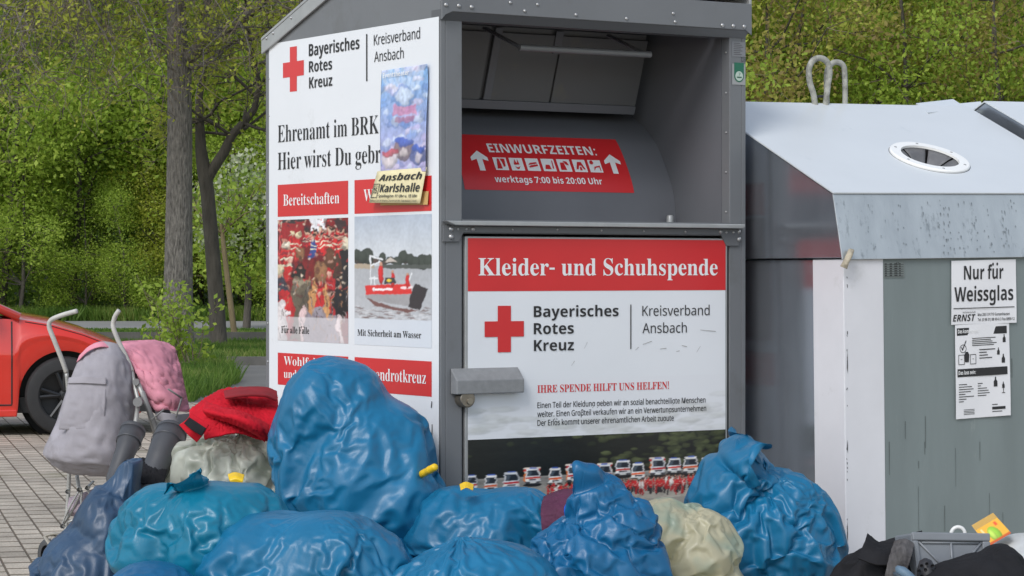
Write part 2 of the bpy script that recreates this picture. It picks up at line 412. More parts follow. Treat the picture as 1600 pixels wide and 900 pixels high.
# roof: folded sheet with an overhanging rim and a flange down each gable
mb = MB(); e = .014
prof = [(CD + e, zR0 - .045), (CD + e, zR0), (vPk, zPk), (-.03, zPk - .10), (-.03, zPk - .16)]
inner = [(v - (.006 if i == 0 or i == 1 else 0), z - .012) for i, (v, z) in enumerate(prof)]
mb.prism([(CD + e, zR0 - .005), (vPk, zPk), (-.02, zPk - .10), (-.02, zPk - .112), (vPk, zPk - .012), (CD + e, zR0 - .017)], 0, -e, CW + e)
part(mb, 'roof', M_GREYL, bevel=.002)
fl = .052
for (a, b) in ((-e + .001, -.002), (CW + .002, CW + e - .001)):
    mb = MB(); mb.prism([(CD + e - .001, zR0 - .018), (vPk, zPk - .013), (-.019, zPk - .113), (-.019, zPk - .16), (vPk + .02, zPk - .013 - fl * 1.25), (CD + e - .001, zR0 - .018 - fl)], 0, a, b)
    part(mb, 'roof_rim', M_GREYL, bevel=.002)
# top fascia over the hatch: sheet standing proud, lower edge folded back
uF0, uF1 = onF(690, 20, -.03)[0], CW + .004
zE0 = onF(706, 18, -.03)[1]
mb = MB(); mb.prism([(uF0, zE0 - .03), (uF0, zPk - .15), (uF1, zPk - .15), (uF1, zE0 - .018), (uF1 - .03, zE0), (uF0 + .045, zE0), (uF0 + .016, zE0 - .012)], 1, -.032, -.026)
part(mb, 'fascia', M_GREY, bevel=.002)
mb = MB(); mb.prism([(-.026, zE0 + .004), (-.026, zE0 - .002), (-.002, zFas - .008), (.06, zFas - .008), (.06, zFas + .03), (-.002, zFas + .03)], 0, uF0 + .012, uF1 - .010)
part(mb, 'fascia_flange', pmat('grey_fold', (.10, .104, .112), .45))
# shelf lip
zl0 = onF(930, 347.5, -.035)[1]; ul0, ul1 = onF(697, 344, -.035)[0], onF(1164, 350, -.035)[0]
zlb = onF(930, 354.5, -.035)[1]
mb = MB(); mb.prism([(ul0, zl0), (ul1, zl0), (ul1, zlb + .006), (ul1 - .01, zlb), (ul0 + .04, zlb), (ul0 + .016, zlb + .008)], 1, -.038, -.002)
part(mb, 'shelf_lip', M_GREYL, bevel=.003)
mb = MB(); mb.box(uL + .001, uR - .001, -.002, .36, zS - .02, zS); part(mb, 'shelf', M_GREY)
# plate below the lip with corner ears
zpb = onF(930, 369)[1]; ze = onF(706, 378)[1]
for (u0, u1, ear) in ((ul0 + .004, ul1 - .006, 0),):
    mb = MB(); mb.prism([(u0, zlb - .001), (u0, ze), (u0 + .065, ze), (u0 + .085, zpb + .008), (u1 - .085, zpb + .008), (u1 - .06, ze - .008), (u1, ze - .008), (u1, zlb - .001)], 1, -.008, -.0015)
    part(mb, 'lip_plate', pmat('grey_plate', (.125, .13, .138), .42), bevel=.002)
# hatch interior: drum, flap, handle bar, side cheek
uI = uR - .002
dr = [onL(x, y, uI) for x, y in [(985, 180), (1003, 195), (1020, 215), (1032, 238), (1041, 262), (1049, 286), (1054, 310), (1057, 335)]]
dr = [(v, z) for v, z in dr]; dr[-1] = (dr[-1][0], zS + .001)
vt, zt = dr[0]
dr = [(vt + .30, zt + .10), (vt + .14, zt + .075)] + dr
mb = MB(); n = len(dr)
# smooth the profile
def smooth_prof(p, k=3):
    for _ in range(k):
        q = [p[0]]
        for a, b in zip(p[:-1], p[1:]): q += [(a[0] * .75 + b[0] * .25, a[1] * .75 + b[1] * .25), (a[0] * .25 + b[0] * .75, a[1] * .25 + b[1] * .75)]
        p = q + [p[-1]]
    return p
drs = smooth_prof(dr)
mb.grid([[(u, v, z) for u in (uL + .002, uI)] for v, z in drs])
part(mb, 'drum', M_GREYD, smooth=True)
mb = MB(); mb.prism([(.05, zS - .001), (CD - T, zS - .001), (CD - T, zR0 - .1), (vPk, zPk - .2), (.05, zFas + .03)], 0, uI + .001, uI + .005); part(mb, 'cheek', M_GREYD)
mb = MB(); mb.prism([(.05, zS - .001), (CD - T, zS - .001), (CD - T, zR0 - .1), (vPk, zPk - .2), (.05, zFas + .03)], 0, uL - .005, uL - .001); part(mb, 'cheek', M_GREYD)
mb = MB(); mb.quad((uL, .06, zFas + .06), (uR, .06, zFas + .06), (uR, CD - T, zFas + .08), (uL, CD - T, zFas + .08)); part(mb, 'inner_ceiling', M_GREYD)
# flap hanging inside
uFl = uR - .075
vf0, zf0 = onL(1012, 56, uFl); vf1, zf1 = onL(988, 178, uFl)
fd = np.array([vf1 - vf0, zf1 - zf0]); fl_ = np.linalg.norm(fd); fd /= fl_; fn = np.array([fd[1], -fd[0]])
if fn[0] > 0: fn = -fn
def fp(u, s, h=0.0): q = np.array([vf0, zf0]) + fd * s + fn * h; return (u, q[0], q[1])
def fbox(mb, u0, u1, s0, s1, h0, h1):
    vs = [fp(u, s, h) for h in (h0, h1) for s in (s0, s1) for u in (u0, u1)]
    mb.add(vs, [(0, 2, 3, 1), (4, 5, 7, 6), (0, 1, 5, 4), (2, 6, 7, 3), (0, 4, 6, 2), (1, 3, 7, 5)])
um = onF(866, 160, (vf0 + vf1) / 2)[0]; um0 = onF(757, 150, (vf0 + vf1) / 2)[0]
mb = MB()
for a, b in ((uL + .01 - .35, um0 - .004), (um0 + .012, um - .004), (um + .006, uFl)): 
    a = max(a, uL + .005); fbox(mb, a, b, .02, fl_ - .035, 0, .008)
fbox(mb, uL + .006, uFl - .002, .0, fl_ - .036, -.010, -.004)
part(mb, 'flap', pmat('flap_sheet', (.115, .118, .122), .45, dirt=(.16, .15, .115), dscale=5, dlo=.6, dhi=.8))
mb = MB(); fbox(mb, uL + .004, uFl, fl_ - .034, fl_, 0, .014); fbox(mb, um0 + .012, um0 + .045, 0, fl_ - .036, .0085, .014); fbox(mb, um - .03, um + .004, 0, .09, .0085, .014)
part(mb, 'flap_frame', M_GREYD, bevel=.002)
vb = .20
a = onF(811, 74, vb); b = onF(1016, 87, vb); c1 = (a[0], vb, a[1]); c2 = (b[0], vb, (b[1]))
c2 = (c2[0], vb, c1[2])
mb = MB(); mb.tube([c1, c2], .0125, 12); part(mb, 'handle_bar', pmat('bar_steel', (.22, .225, .235), .4, metal=.3), auto=.6)
for uu in (c1[0] + .01, c2[0] - .02):
    mb = MB(); p0 = Vector((uu, vb, c1[2])); p1 = Vector((uu - .035, vb + .20, c1[2] + .085))
    mb.tube([p0, p1], .013, 6, flat=.5); part(mb, 'handle_arm', M_GREYD)
mb = MB(); b0 = onF(1047, 327, .30); mb.lathe([(.0, .035), (.010, .034), (.014, .028), (.014, 0)], (b0[0], .30, zS), (0, 0, 1), 12); part(mb, 'rubber_stop', M_GREYL, auto=.6)

# sign wrapped on the drum
seg = [0.0]
for a, b in zip(drs[:-1], drs[1:]): seg.append(seg[-1] + math.hypot(b[0] - a[0], b[1] - a[1]))
def drum_pt(u, s, h=.002):                    # s measured along the profile
    i = max(0, min(len(drs) - 2, int(np.searchsorted(seg, s)) - 1)); k = (s - seg[i]) / (seg[i + 1] - seg[i])
    a, b = np.array(drs[i]), np.array(drs[i + 1]); q = a + (b - a) * k; d = (b - a) / np.linalg.norm(b - a); nn = np.array([d[1], -d[0]])
    if nn[0] > 0: nn = -nn
    q = q + nn * h; return (u, q[0], q[1])
def onD(px, py):                              # pixel -> (u, s)
    best = None
    for i in range(len(drs) - 1):
        a, b = np.array(drs[i]), np.array(drs[i + 1])
        A = CO + DV * a[0] + np.array([0, 0, a[1]]); d3 = DV * (b[0] - a[0]) + np.array([0, 0, b[1] - a[1]]); nn = np.cross(DU, d3); r = ray(px, py)
        t = ((A - CAM) @ nn) / (r @ nn); p = CAM + r * t; k = ((p - A) @ d3) / (d3 @ d3)
        if -.001 <= k <= 1.001 and (best is None or t < best[0]): best = (t, (p - CO) @ DU, seg[i] + k * (seg[i + 1] - seg[i]))
    return best[1], best[2]
sTR, sBR = onD(963.3, 218.4), onD(988.6, 301.5)
uE = (sTR[0] + sBR[0]) / 2; s0, s1 = sTR[1], sBR[1]
uSL = onD(726, 295)[0]
mb = MB(); rows = np.linspace(s0, s1, 14); mb.grid([[drum_pt(u, s, .0015) for u in (uSL, uE)] for s in rows])
sign = part(mb, 'drum_sign', M_RED, smooth=True)
LT = Lettering(lambda a, b: drum_pt(a, -b, .003))     # b = -s
def dtext(txt, p0, p1, ptop, st):
    a0, sb = onD(*p0); a1, _ = onD(*p1); _, st_ = onD(*ptop); LT.put(txt, a0, -sb, a1, sb - st_, st)
dtext('EINWURFZEITEN:', (764, 238.5), (932.5, 243), (760.5, 225), 'bold')
dtext('werktags 7:00 bis 20:00 Uhr', (773.6, 285), (941.5, 290), (773, 275.3), 'bold')
ui0, si0 = onD(768.5, 246.5); _, si1 = onD(771, 266); ui6, _ = onD(916.5, 251); wI = (ui6 - ui0) / 6
IC = Lettering(lambda a, b: drum_pt(a, -b, .0045))
for k in range(7):
    a = ui0 + k * wI; w = wI * .82; LT.rect(a, -si1, a + w, -si0)
    def q(x, y, a=a, w=w): return (a + x * w, -si1 + y * (si1 - si0))
    shp = [[[(.15, .1), (.28, .9), (.42, .9), (.5, .5), (.52, .1)], [(.5, .9), (.62, .62), (.66, .25), (.8, .3), (.86, .9)]],
           [[(.25, .45), (.4, .9), (.46, .6), (.54, .6), (.6, .9), (.68, .45)], [(.3, .32), (.45, .1), (.56, .1), (.72, .34), (.5, .22)]],
           [[(.12, .45), (.3, .62), (.8, .7), (.82, .58), (.3, .48)], [(.12, .28), (.3, .42), (.84, .52), (.86, .38), (.3, .26)]],
           [[(.15, .15), (.25, .5), (.55, .5), (.62, .15)], [(.74, .2), (.8, .85), (.86, .85), (.84, .2)]],
           [[(.15, .12), (.2, .7), (.5, .72), (.6, .12)], [(.45, .85), (.75, .8), (.85, .5), (.62, .55)]],
           [[(.15, .2), (.35, .8), (.65, .8), (.86, .2), (.72, .2), (.6, .5), (.42, .5), (.3, .2)], [(.42, .12), (.44, .4), (.58, .4), (.6, .12)]],
           [[(.1, .8), (.2, .95), (.35, .95), (.42, .75), (.3, .62), (.15, .65)], [(.3, .1), (.4, .45), (.85, .55), (.86, .1), (.8, .1), (.78, .42), (.5, .36)]]][k]
    for p in shp: IC.poly([q(x, y) for x, y in p])
def arrow(ptip, pbase):
    ut, st_ = onD(*ptip); ub, sb = onD(*pbase); u = (ut + ub) / 2; h = sb - st_; w = h * .42
    LT.poly([(u - w * .33, -sb), (u + w * .33, -sb), (u + w * .33, -st_ - h * .42), (u + w, -st_ - h * .52), (u + w, -st_ - h * .34), (u, -st_), (u - w, -st_ - h * .34), (u - w, -st_ - h * .52), (u - w * .33, -st_ - h * .42)],
            [(0, 1, 2, 8), (2, 3, 4, 5), (5, 6, 7, 8), (2, 5, 8)])
arrow((745.5, 236), (753, 267)); arrow((953, 242), (961, 272))
LT.build('lettering', M_WINK, sign); IC.build('pictograms', M_RED, sign)

# ---- door with its printed panel
uD0, uD1 = onF(726.5, 500)[0], onF(1136, 500)[0]; zD1 = onF(930, 371)[1]; zD0 = .16
mb = MB(); mb.box(uD0, uD1, -.002, .04, zD0, zD1); door = part(mb, 'door', M_GREYL, bevel=.002)
p0, p1 = onF(730, 500)[0], onF(1132.5, 500)[0]; zr1 = onF(930, 373.7)[1]; zr0 = onF(930, 454.2)[1]; zph = onF(930, 679.2)[1]
YF = -.0035
mb = MB(); mb.quad((p0, YF, zD0 + .004), (p1, YF, zD0 + .004), (p1, YF, zr1), (p0, YF, zr1)); part(mb, 'printed_panel', M_WHITE, door)
mb = MB(); mb.quad((p0, YF - .001, zr0), (p1, YF - .001, zr0), (p1, YF - .001, zr1), (p0, YF - .001, zr1)); part(mb, 'red_banner', M_RED, door)
F3 = lambda a, b: (a, YF - .002, b)
def ftext(L, txt, xy0, x1, ytop, st, off=0.0, ref=None):
    a0, b0 = onF(*xy0); a1, _ = onF(x1, xy0[1]); _, bt = onF(xy0[0], ytop); L.put(txt, a0, b0, a1, bt - b0, st, off, ref)
L1 = Lettering(F3); ftext(L1, 'Kleider- und Schuhspende', (746.4, 430.3), 1119.9, 403.3, 'serif'); L1.build('banner_lettering', M_WINK, door)
L2 = Lettering(F3)
ftext(L2, 'Bayerisches', (832.8, 495.4), 965.3, 478.2, 'bold'); ftext(L2, 'Rotes', (832.8, 522.1), 895.3, 504.8, 'bold'); ftext(L2, 'Kreuz', (833, 548.4), 895.5, 531.3, 'bold')
ftext(L2, 'Kreisverband', (1002.4, 493.5), 1107.4, 477.9, 'sans'); ftext(L2, 'Ansbach', (1002.6, 520.6), 1071.8, 505, 'sans')
a, b = onF(983.6, 545.3); c, d = onF(985.2, 475.8); L2.rect(a, b, c, d)
for i, tx in enumerate(('Einen Teil der Kleidung geben wir an sozial benachteiligte Menschen', 'weiter. Einen Großteil verkaufen wir an ein Verwertungsunternehmen', 'Der Erlös kommt unserer ehrenamtlichen Arbeit zugute')):
    ftext(L2, tx, (838.4, (637.6, 651.4, 665.2)[i]), (1101, 1102, 1051.5)[i], (628.8, 642.6, 656.4)[i], 'sans', .006)
L2.build('lettering', M_INK, door)
L3 = Lettering(F3); ftext(L3, 'IHRE SPENDE HILFT UNS HELFEN!', (838.4, 613.6), 1043.8, 602, 'serif')
L3.build('lettering', M_RED, door)
a, b = onF(786.8, 514); L3 = Lettering(F3); L3.cross(a, b, .0825, .335); L3.build('red_cross', M_RED, door)
# the printed photograph of ambulances and crew
rng = np.random.default_rng(5)
cv = Canvas(330, 128, 2, (26, 28, 26)); cv.vgrad(0, .62, (34, 36, 33), (22, 24, 23))
# sunlit tree tops to the right
for k in range(420):
    x = rng.random(); w = max(0, (x - .45) / .55)
    if rng.random() < w * 1.2 + .05:
        y = rng.random() * .50; g = rng.random(); cv.ell(x, y, .012 + .012 * rng.random(), .02 + .03 * rng.random(), (52 + 50 * g, 58 + 52 * g, 40 + 32 * g), .45)
cv.rect(0, .58, 1, 1, (150, 146, 140)); cv.vgrad(.60, 1, (128, 126, 122), (176, 170, 158))
vans = [(.015, .52, .045), (.085, .53, .052), (.16, .50, .066), (.24, .46, .062), (.325, .47, .054), (.395, .44, .054), (.438, .47, .045), (.462, .48, .05), (.515, .45, .058), (.585, .405, .066), (.645, .46, .058), (.725, .40, .062), (.79, .41, .062), (.855, .40, .066), (.925, .42, .06), (.985, .44, .05)]
for i, (x, y, w) in enumerate(vans):
    h = .27 if i % 3 else .24; col = [(226, 226, 228), (232, 230, 228), (214, 216, 220)][i % 3]; boxy = i in (3, 5, 8, 11); acc = [(205, 58, 44), (222, 96, 44), (186, 40, 46)][i % 3]
    R_ = lambda x0, y0, x1, y1, c, al=1.0: cv.rect(x + w * x0, y + h * y0, x + w * x1, y + h * y1, c, al)
    cv.ell(x, y + h * 1.0, w * .56, .032, (30, 30, 32))
    if boxy: R_(-.52, -.06, .46, .62, (228, 214, 200)); R_(-.52, .02, .46, .16, acc); R_(-.52, .30, -.36, .80, (226, 120, 50))
    cv.poly([(x - w * .34, y), (x + w * .36, y), (x + w * .45, y + h * .46), (x + w * .46, y + h * .94), (x - w * .46, y + h * .94), (x - w * .44, y + h * .46)], col)
    cv.poly([(x - w * .28, y + h * .12), (x + w * .31, y + h * .12), (x + w * .39, y + h * .46), (x - w * .37, y + h * .46)], (34, 40, 50)); cv.poly([(x - w * .24, y + h * .15), (x - w * .02, y + h * .15), (x - w * .12, y + h * .42), (x - w * .32, y + h * .42)], (92, 104, 116), .6)
    R_(-.20, -.05, .22, .02, (70, 100, 180)); cv.poly([(x - w * .42, y + h * .54), (x + w * .44, y + h * .50), (x + w * .45, y + h * .62), (x - w * .44, y + h * .64)], acc)
    R_(-.22, .66, .24, .74, (44, 44, 48)); R_(-.46, .80, .46, .94, (60, 60, 64)); R_(-.16, .82, .18, .90, (214, 214, 210)); R_(-.44, .64, -.28, .73, (244, 240, 226)); R_(.29, .62, .44, .71, (244, 240, 226)); R_(-.46, .92, -.30, 1.02, (16, 16, 18)); R_(.30, .92, .45, 1.02, (16, 16, 18))
    cv.rect(x + w * .30, y + h * .1, x + w * .46, y + h * .94, (120, 120, 124), .25)
for row in (0, 1):
    for k in range(58):
        x = .30 + .61 * (k + .5 * row) / 57 + rng.normal() * .003; y0 = .70 + .035 * row - .05 * (x - .3) / .6 + rng.normal() * .014; h = (.19 + .07 * (x - .3) / .6) * rng.uniform(.85, 1.1); ww = rng.uniform(.0036, .0056); g = rng.random()
        cv.rect(x - ww * .8, y0 + h * .5, x + ww * .8, y0 + h, (48, 42, 46) if g < .6 else (168, 40, 44)); cv.ell(x, y0 + h * .36, ww * 1.1, h * .27, (200, 44, 48) if g < .82 else (228, 218, 212)); cv.rect(x - ww, y0 + h * .42, x + ww, y0 + h * .45, (220, 200, 180), .7); cv.ell(x, y0 + h * .06, ww * .72, h * .09, (196, 150, 128)); cv.ell(x, y0 + h * .02, ww * .7, h * .05, (70, 52, 44))
cv.warp(.004, rng, 60); cv.noise(.16, rng, 24)
cv.noise(.18, rng, 90)
zpb2 = onF(930, 783)[1]
def to_front(fx, fy): return (p0 + (p1 - p0) * fx, YF - .001, zph + (zpb2 - zph) * fy)
picture('ambulance_photo', cv, to_front, door, M_PIC)
mb = MB(); zc = zpb2; mb.quad((p0, YF - .001, zD0 + .01), (p1, YF - .001, zD0 + .01), (p1, YF - .001, zc), (p0, YF - .001, zc)); part(mb, 'photo_foot', pmat('print_ground', (.34, .32, .28), .35, var=.1), door)
# pale tree print fading in over the white
cv = Canvas(140, 70, 1, (222, 224, 228)); rng = np.random.default_rng(8)
for k in range(260):
    x = rng.random(); y = rng.random(); e_ = .25 + .5 * abs(x - .45)
    if y > 1 - e_ * (1.0 + .3 * rng.random()): cv.ell(x, y, .03 + .03 * rng.random(), .05, (196, 198, 194), .25)
def to_mid(fx, fy):
    z1 = onF(930, 590)[1]; return (p0 + (p1 - p0) * fx, YF - .0006, z1 + (zph - z1) * fy)
picture('faded_print', cv, to_mid, door, M_PIC)
# scuffs
L4 = Lettering(F3); rng = np.random.default_rng(3)
for x, y, l, sl in ((1010, 536, 14, .35), (1035, 545, 10, .1), (1068, 541, 8, -.3), (1058, 549, 5, .2), (1105, 517, 24, -.1), (994, 545, 5, .9), (914, 540, 5, 2.), (894, 568, 5, 1.5), (1090, 546, 6, 1.6)):
    a, b = onF(x - l / 2, y + sl * l / 2); c, d = onF(x + l / 2, y - sl * l / 2); L4.poly([(a, b), (c, d), (c, d + .0022), (a, b + .0015)])
L4.build('scuff_marks', pmat('scuff', (.28, .27, .26), .6), door)

# lock box
vq = -.046; a = onF(714, 595, vq); b = onF(819.5, 595, vq); c = onF(714, 616.5, vq); d = onF(704, 575.5, 0)
mb = MB(); mb.prism([(-.003, c[1]), (vq, c[1]), (vq, a[1]), (-.003, d[1])], 0, a[0], b[0]); lock = part(mb, 'lock_box', pmat('lock_box_steel', (.22, .225, .23), .4, var=.12, vscale=40, bump=.25, bscale=140, bdist=.003), bevel=.003)
q = onF(729, 625, -.03); mb = MB(); mb.lathe([(.0, -.03), (.029, -.03), (.031, -.026), (.031, .02), (.0, .02)], (q[0], -.01, q[1] + .004), (0, 1, 0), 20); part(mb, 'padlock', M_BRASS, lock, auto=.6, bevel=.002)
mb = MB(); mb.lathe([(0, -.036), (.011, -.036), (.012, -.029)], (q[0] + .006, -.01, q[1] - .004), (0, 1, 0), 14); mb.box(q[0] + .004, q[0] + .008, -.047, -.044, q[1] - .012, q[1] + .004); part(mb, 'keyhole', pmat('lock_core', (.34, .31, .26), .3, metal=.8), lock, auto=.6)

# bolts and rivets: one mesh shared by every copy
mb = MB(); mb.lathe([(.0, .006), (.0045, .0052), (.0075, .0025), (.0085, 0)], (0, 0, 0), (0, -1, 0), 12)
bolt0 = part(mb, 'bolt', M_BOLT, smooth=True); first = [True]
def bolt(u, v, z, sc=1.0, axis='f'):
    o = bolt0 if first[0] else bolt0.copy()
    if not first[0]: COL.objects.link(o)
    first[0] = False; o.parent = box; o.location = (u, v, z); o.scale = (sc,) * 3
    if axis == 'l': o.rotation_euler = (0, 0, -math.pi / 2)
for x, y in ((697, 7.5), (717, 9), (737, 11), (797.5, 4), (820, 17), (900, 23), (979, 29), (1055, 34), (1129, 39.5), (1146, 40.5), (1163, 41.5), (840, 7), (1052, 21)):
    u, z = onF(x, y, -.033); bolt(u, -.033, z, .95 if x < 740 or x > 1120 else .75)
for x, y, s_ in ((705, 358, 1.1), (705, 370, 1.2), (739, 358, 1.0), (716, 358, .55), (729, 358, .55), (801, 359, .5), (871, 359, .5), (940, 360, .5), (1006, 361, .5), (1071, 362, .6), (1126, 362, 1.0), (1135, 363, .6), (1146, 363, .6), (1155, 362, 1.0), (1155, 374, 1.15)):
    u, z = onF(x, y, -.009); bolt(u, -.009, z, s_)
for x, y in ((421, 123), (421, 181), (418.5, 255), (418, 321), (418, 385), (418.5, 440), (418.5, 505), (418.5, 565)):
    v, z = onL(x, y, -.001); bolt(-.001, v, z, .55, 'l')
for x, y in ((416.5, 60), (427, 52), (455, 28)):
    v, z = onL(x, y, -.013); bolt(-.014, v, z, .7, 'l')
for x, y in ((1136, 82), (1136, 145), (1135, 207), (1135, 269), (1134.5, 331)):
    v, z = onL(x, y, uI); o = bolt0.copy(); COL.objects.link(o); o.location = (uI, max(v, .02), z); o.rotation_euler = (0, 0, -math.pi / 2); o.scale = (.5,) * 3
# type plate and green seal on the right post
a, b = onF(1143.5, 88); c, d = onF(1164, 66); mb = MB(); mb.quad((a, -.002, b), (c, -.002, b), (c, -.002, d), (a, -.002, d)); pl = part(mb, 'type_plate', pmat('plate_foil', (.20, .205, .22), .4))
Lp = Lettering(lambda x, y: (x, -.003, y))
for k in range(7):
    yy = d - (d - b) * (k + 1) / 8; Lp.rect(a + .006, yy, a + .006 + (c - a) * (.5 + .3 * ((k * 37) % 5) / 5), yy + .002)
ca, cb = onF(1157.5, 96)[0], onF(1157.5, 96)[1]; Lp.put('CE', ca, cb, onF(1164, 96)[0], .014, 'sans'); Lp.build('plate_lettering', M_INKG, pl)
a, b = onF(1146.5, 128); c, d = onF(1161.5, 98.5); w = c - a
mb = MB(); pts = [(a, d), (c, d)] + [(a + w / 2 + w / 2 * math.cos(-k * math.pi / 10), b + w / 2 + w / 2 * math.sin(-k * math.pi / 10)) for k in range(11)]
aa, bb = onF(1143.5, 132); mb.quad((aa, -.002, bb), (onF(1164, 132)[0], -.002, bb), (onF(1164, 132)[0], -.002, onF(1144, 96)[1] - .008), (aa, -.002, onF(1144, 96)[1] - .008)); sealb = part(mb, 'seal_sticker', pmat('sticker_grey', (.30, .31, .31), .4))
mb = MB(); mb.add([(x, -.003, y) for x, y in pts], [tuple(range(len(pts)))[::-1]]); part(mb, 'green_seal', pmat('seal_green', (.012, .13, .075), .35), sealb)
Ls = Lettering(lambda x, y: (x, -.004, y)); Ls.poly([(a + w / 2 + w * .40 * math.cos(k * math.pi / 12), b + w / 2 + w * .40 * math.sin(k * math.pi / 12)) for k in range(24)]); Ls.build('seal_disc', pmat('seal_pale', (.45, .55, .48), .4), sealb)
Ls = Lettering(lambda x, y: (x, -.005, y)); Ls.rect(a + w * .25, b + w * .35, a + w * .75, b + w * .45); Ls.put('?', a + w * .42, b + w * .52, a + w * .60, w * .25, 'bold'); Ls.build('seal_lettering', pmat('seal_ink', (.02, .10, .06), .4), sealb)

# ---- left side printed panel
U0 = -.002
vA, zA = onL(421, 70); vB, zB = onL(686.5, 25); zA = (zA + zB) / 2
mb = MB(); mb.quad((U0, vA, .10), (U0, vB, .10), (U0, vB, zA), (U0, vA, zA)); sp = part(mb, 'side_panel', M_WHITE)
S3 = lambda a, b: (U0 - .002, -a, b)          # a = -v so that text runs to the right
def sv(px, py): v, z = onL(px, py); return -v, z
def stext(L, txt, xy0, x1, ytop, st, off=0.0, ref=None):
    a0, b0 = sv(*xy0); a1, _ = sv(x1, xy0[1]); _, bt = sv(xy0[0], ytop); L.put(txt, a0, b0, a1, bt - b0, st, off, ref)
a0, a1 = sv(435, 400)[0], sv(545, 400)[0]; a2, a3 = sv(555, 400)[0], sv(675.5, 400)[0]
zr = [(sv(435, 289)[1], sv(435, 338.8)[1]), (sv(676, 564.8)[1], sv(676, 620)[1])]
for z1, z0 in zr:
    for q0, q1 in ((a0, a1), (a2, a3)): R = Lettering(lambda a, b: (U0 - .001, -a, b)); R.rect(q0, z0, q1, z1); R.build('red_bar', M_RED, sp)
ca, cb = sv(459.3, 108); R = Lettering(lambda a, b: (U0 - .001, -a, b)); R.cross(ca, cb, .0865, .335); R.build('red_cross', M_RED, sp)
L = Lettering(S3)
stext(L, 'Bayerisches', (483.8, 88), 562.8, 69.3, 'bold'); stext(L, 'Rotes', (484, 113.2), 520, 96, 'bold'); stext(L, 'Kreuz', (484.2, 138.4), 520.4, 121, 'bold')
stext(L, 'Kreisverband', (585.4, 71), 657.6, 54.5, 'sans'); stext(L, 'Ansbach', (586, 97.3), 632, 81, 'sans')
a, b = sv(573.4, 127); c, d = sv(575.2, 53); L.rect(a, b, c, d)
stext(L, 'Ehrenamt im BRK', (435.2, 222.8), 593.2, 196, 'serif', -.006); stext(L, 'Hier wirst Du gebraucht', (435.2, 265.6), 596, 238.6, 'serif', -.006, ref='Hier wirst Du gebr')
stext(L, 'Für alle Fälle', (440.8, 520), 484.4, 509.6, 'serif'); stext(L, 'Mit Sicherheit am Wasser', (560, 524.4), 659.6, 514.4, 'serif')
L.build('lettering', M_INK, sp)
L = Lettering(S3)
stext(L, 'Bereitschaften', (444, 321.6), 531.6, 304.2, 'serif', -.004); stext(L, 'Wasserwacht', (569.6, 314.4), 661, 296, 'serif', -.004)
stext(L, 'Wohlfahrts-', (444.8, 570.2), 521, 556.4, 'serif', -.004); stext(L, 'und Sozialarbeit', (444.8, 590), 535, 577, 'serif', -.004)
stext(L, 'Jugendrotkreuz', (566, 592.5), 667, 573.5, 'serif', -.004); L.build('bar_lettering', M_WINK, sp)
# printed photo: crowd of crew members in a garage
cv = Canvas(120, 210, 2, (120, 30, 34)); rng = np.random.default_rng(11)
def X(x): return (x - 88) / 274
def Y(y): return (y - 57) / 485
cv.rect(0, 0, 1, .35, (110, 28, 34)); cv.poly([(0, 0), (X(200), 0), (X(190), .03), (0, .04)], (60, 52, 54)); cv.poly([(X(225), 0), (X(275), 0), (X(290), .2), (X(205), .2)], (236, 236, 240)); cv.poly([(X(110), Y(75)), (X(185), Y(70)), (X(200), Y(130)), (X(110), Y(160))], (150, 36, 42)); cv.rect(X(95), Y(80), X(105), Y(240), (200, 80, 84)); cv.poly([(X(285), 0), (1, 0), (1, .22), (X(300), .2)], (128, 30, 36)); cv.rect(X(310), Y(62), X(355), Y(100), (60, 40, 44))
def person(x, y, s, jac=(200, 40, 44), helm=None, hair=(60, 44, 38), strip=True, face=True):
    s1 = s / 274; s2 = s / 485
    cv.ell(X(x), Y(y + 2.1 * s), s1 * .95, s2 * 1.9, jac); cv.rect(X(x - .9 * s), Y(y + 2.1 * s), X(x + .9 * s), Y(y + 5 * s), jac)
    if strip:
        for q in (1.7, 2.7): cv.rect(X(x - .9 * s), Y(y + q * s), X(x + .9 * s), Y(y + (q + .28) * s), (220, 216, 190))
    cv.ell(X(x), Y(y), s1 * .52, s2 * .68, (208, 164, 140) if face else hair)
    if helm: cv.ell(X(x), Y(y - .32 * s), s1 * .68, s2 * .56, helm)
    elif face: cv.ell(X(x), Y(y - .35 * s), s1 * .54, s2 * .42, hair)
for k in range(14): person(205 + k * 11, 108 + 8 * math.sin(k * 2.1), 11, (190, 38, 44) if k % 3 else (150, 30, 40))
for x, y, s in ((235, 112, 15), (265, 125, 15), (290, 128, 14), (320, 130, 16), (345, 135, 15)): person(x, y, s)
person(148, 120, 20, helm=(228, 214, 176)); person(176, 122, 18, helm=(222, 206, 170)); person(125, 165, 26, helm=(232, 226, 206), jac=(200, 44, 46)); person(228, 130, 17, (52, 70, 130), strip=True)
person(95, 265, 34, helm=(230, 214, 180), jac=(60, 60, 74), strip=False)
cv.ell(X(350), Y(160), 16 / 274, 30 / 485, (226, 216, 190)); cv.rect(X(335), Y(185), 1, Y(420), (38, 34, 40))
cv.ell(X(184), Y(195), 20 / 274, 34 / 485, (132, 92, 66)); cv.ell(X(180), Y(275), 26 / 274, 40 / 485, (34, 30, 30)); cv.ell(X(180), Y(360), 46 / 274, 75 / 485, (104, 94, 78)); cv.rect(X(140), Y(340), X(222), Y(535), (98, 88, 74)); cv.ell(X(180), Y(310), 38 / 274, 16 / 485, (142, 132, 112))
cv.ell(X(290), Y(215), 20 / 274, 44 / 485, (96, 62, 46)); cv.rect(X(282), Y(250), X(312), Y(430), (170, 36, 42)); cv.ell(X(322), Y(250), 16 / 274, 60 / 485, (80, 56, 46)); cv.ell(X(328), Y(370), 26 / 274, 90 / 485, (32, 28, 34))
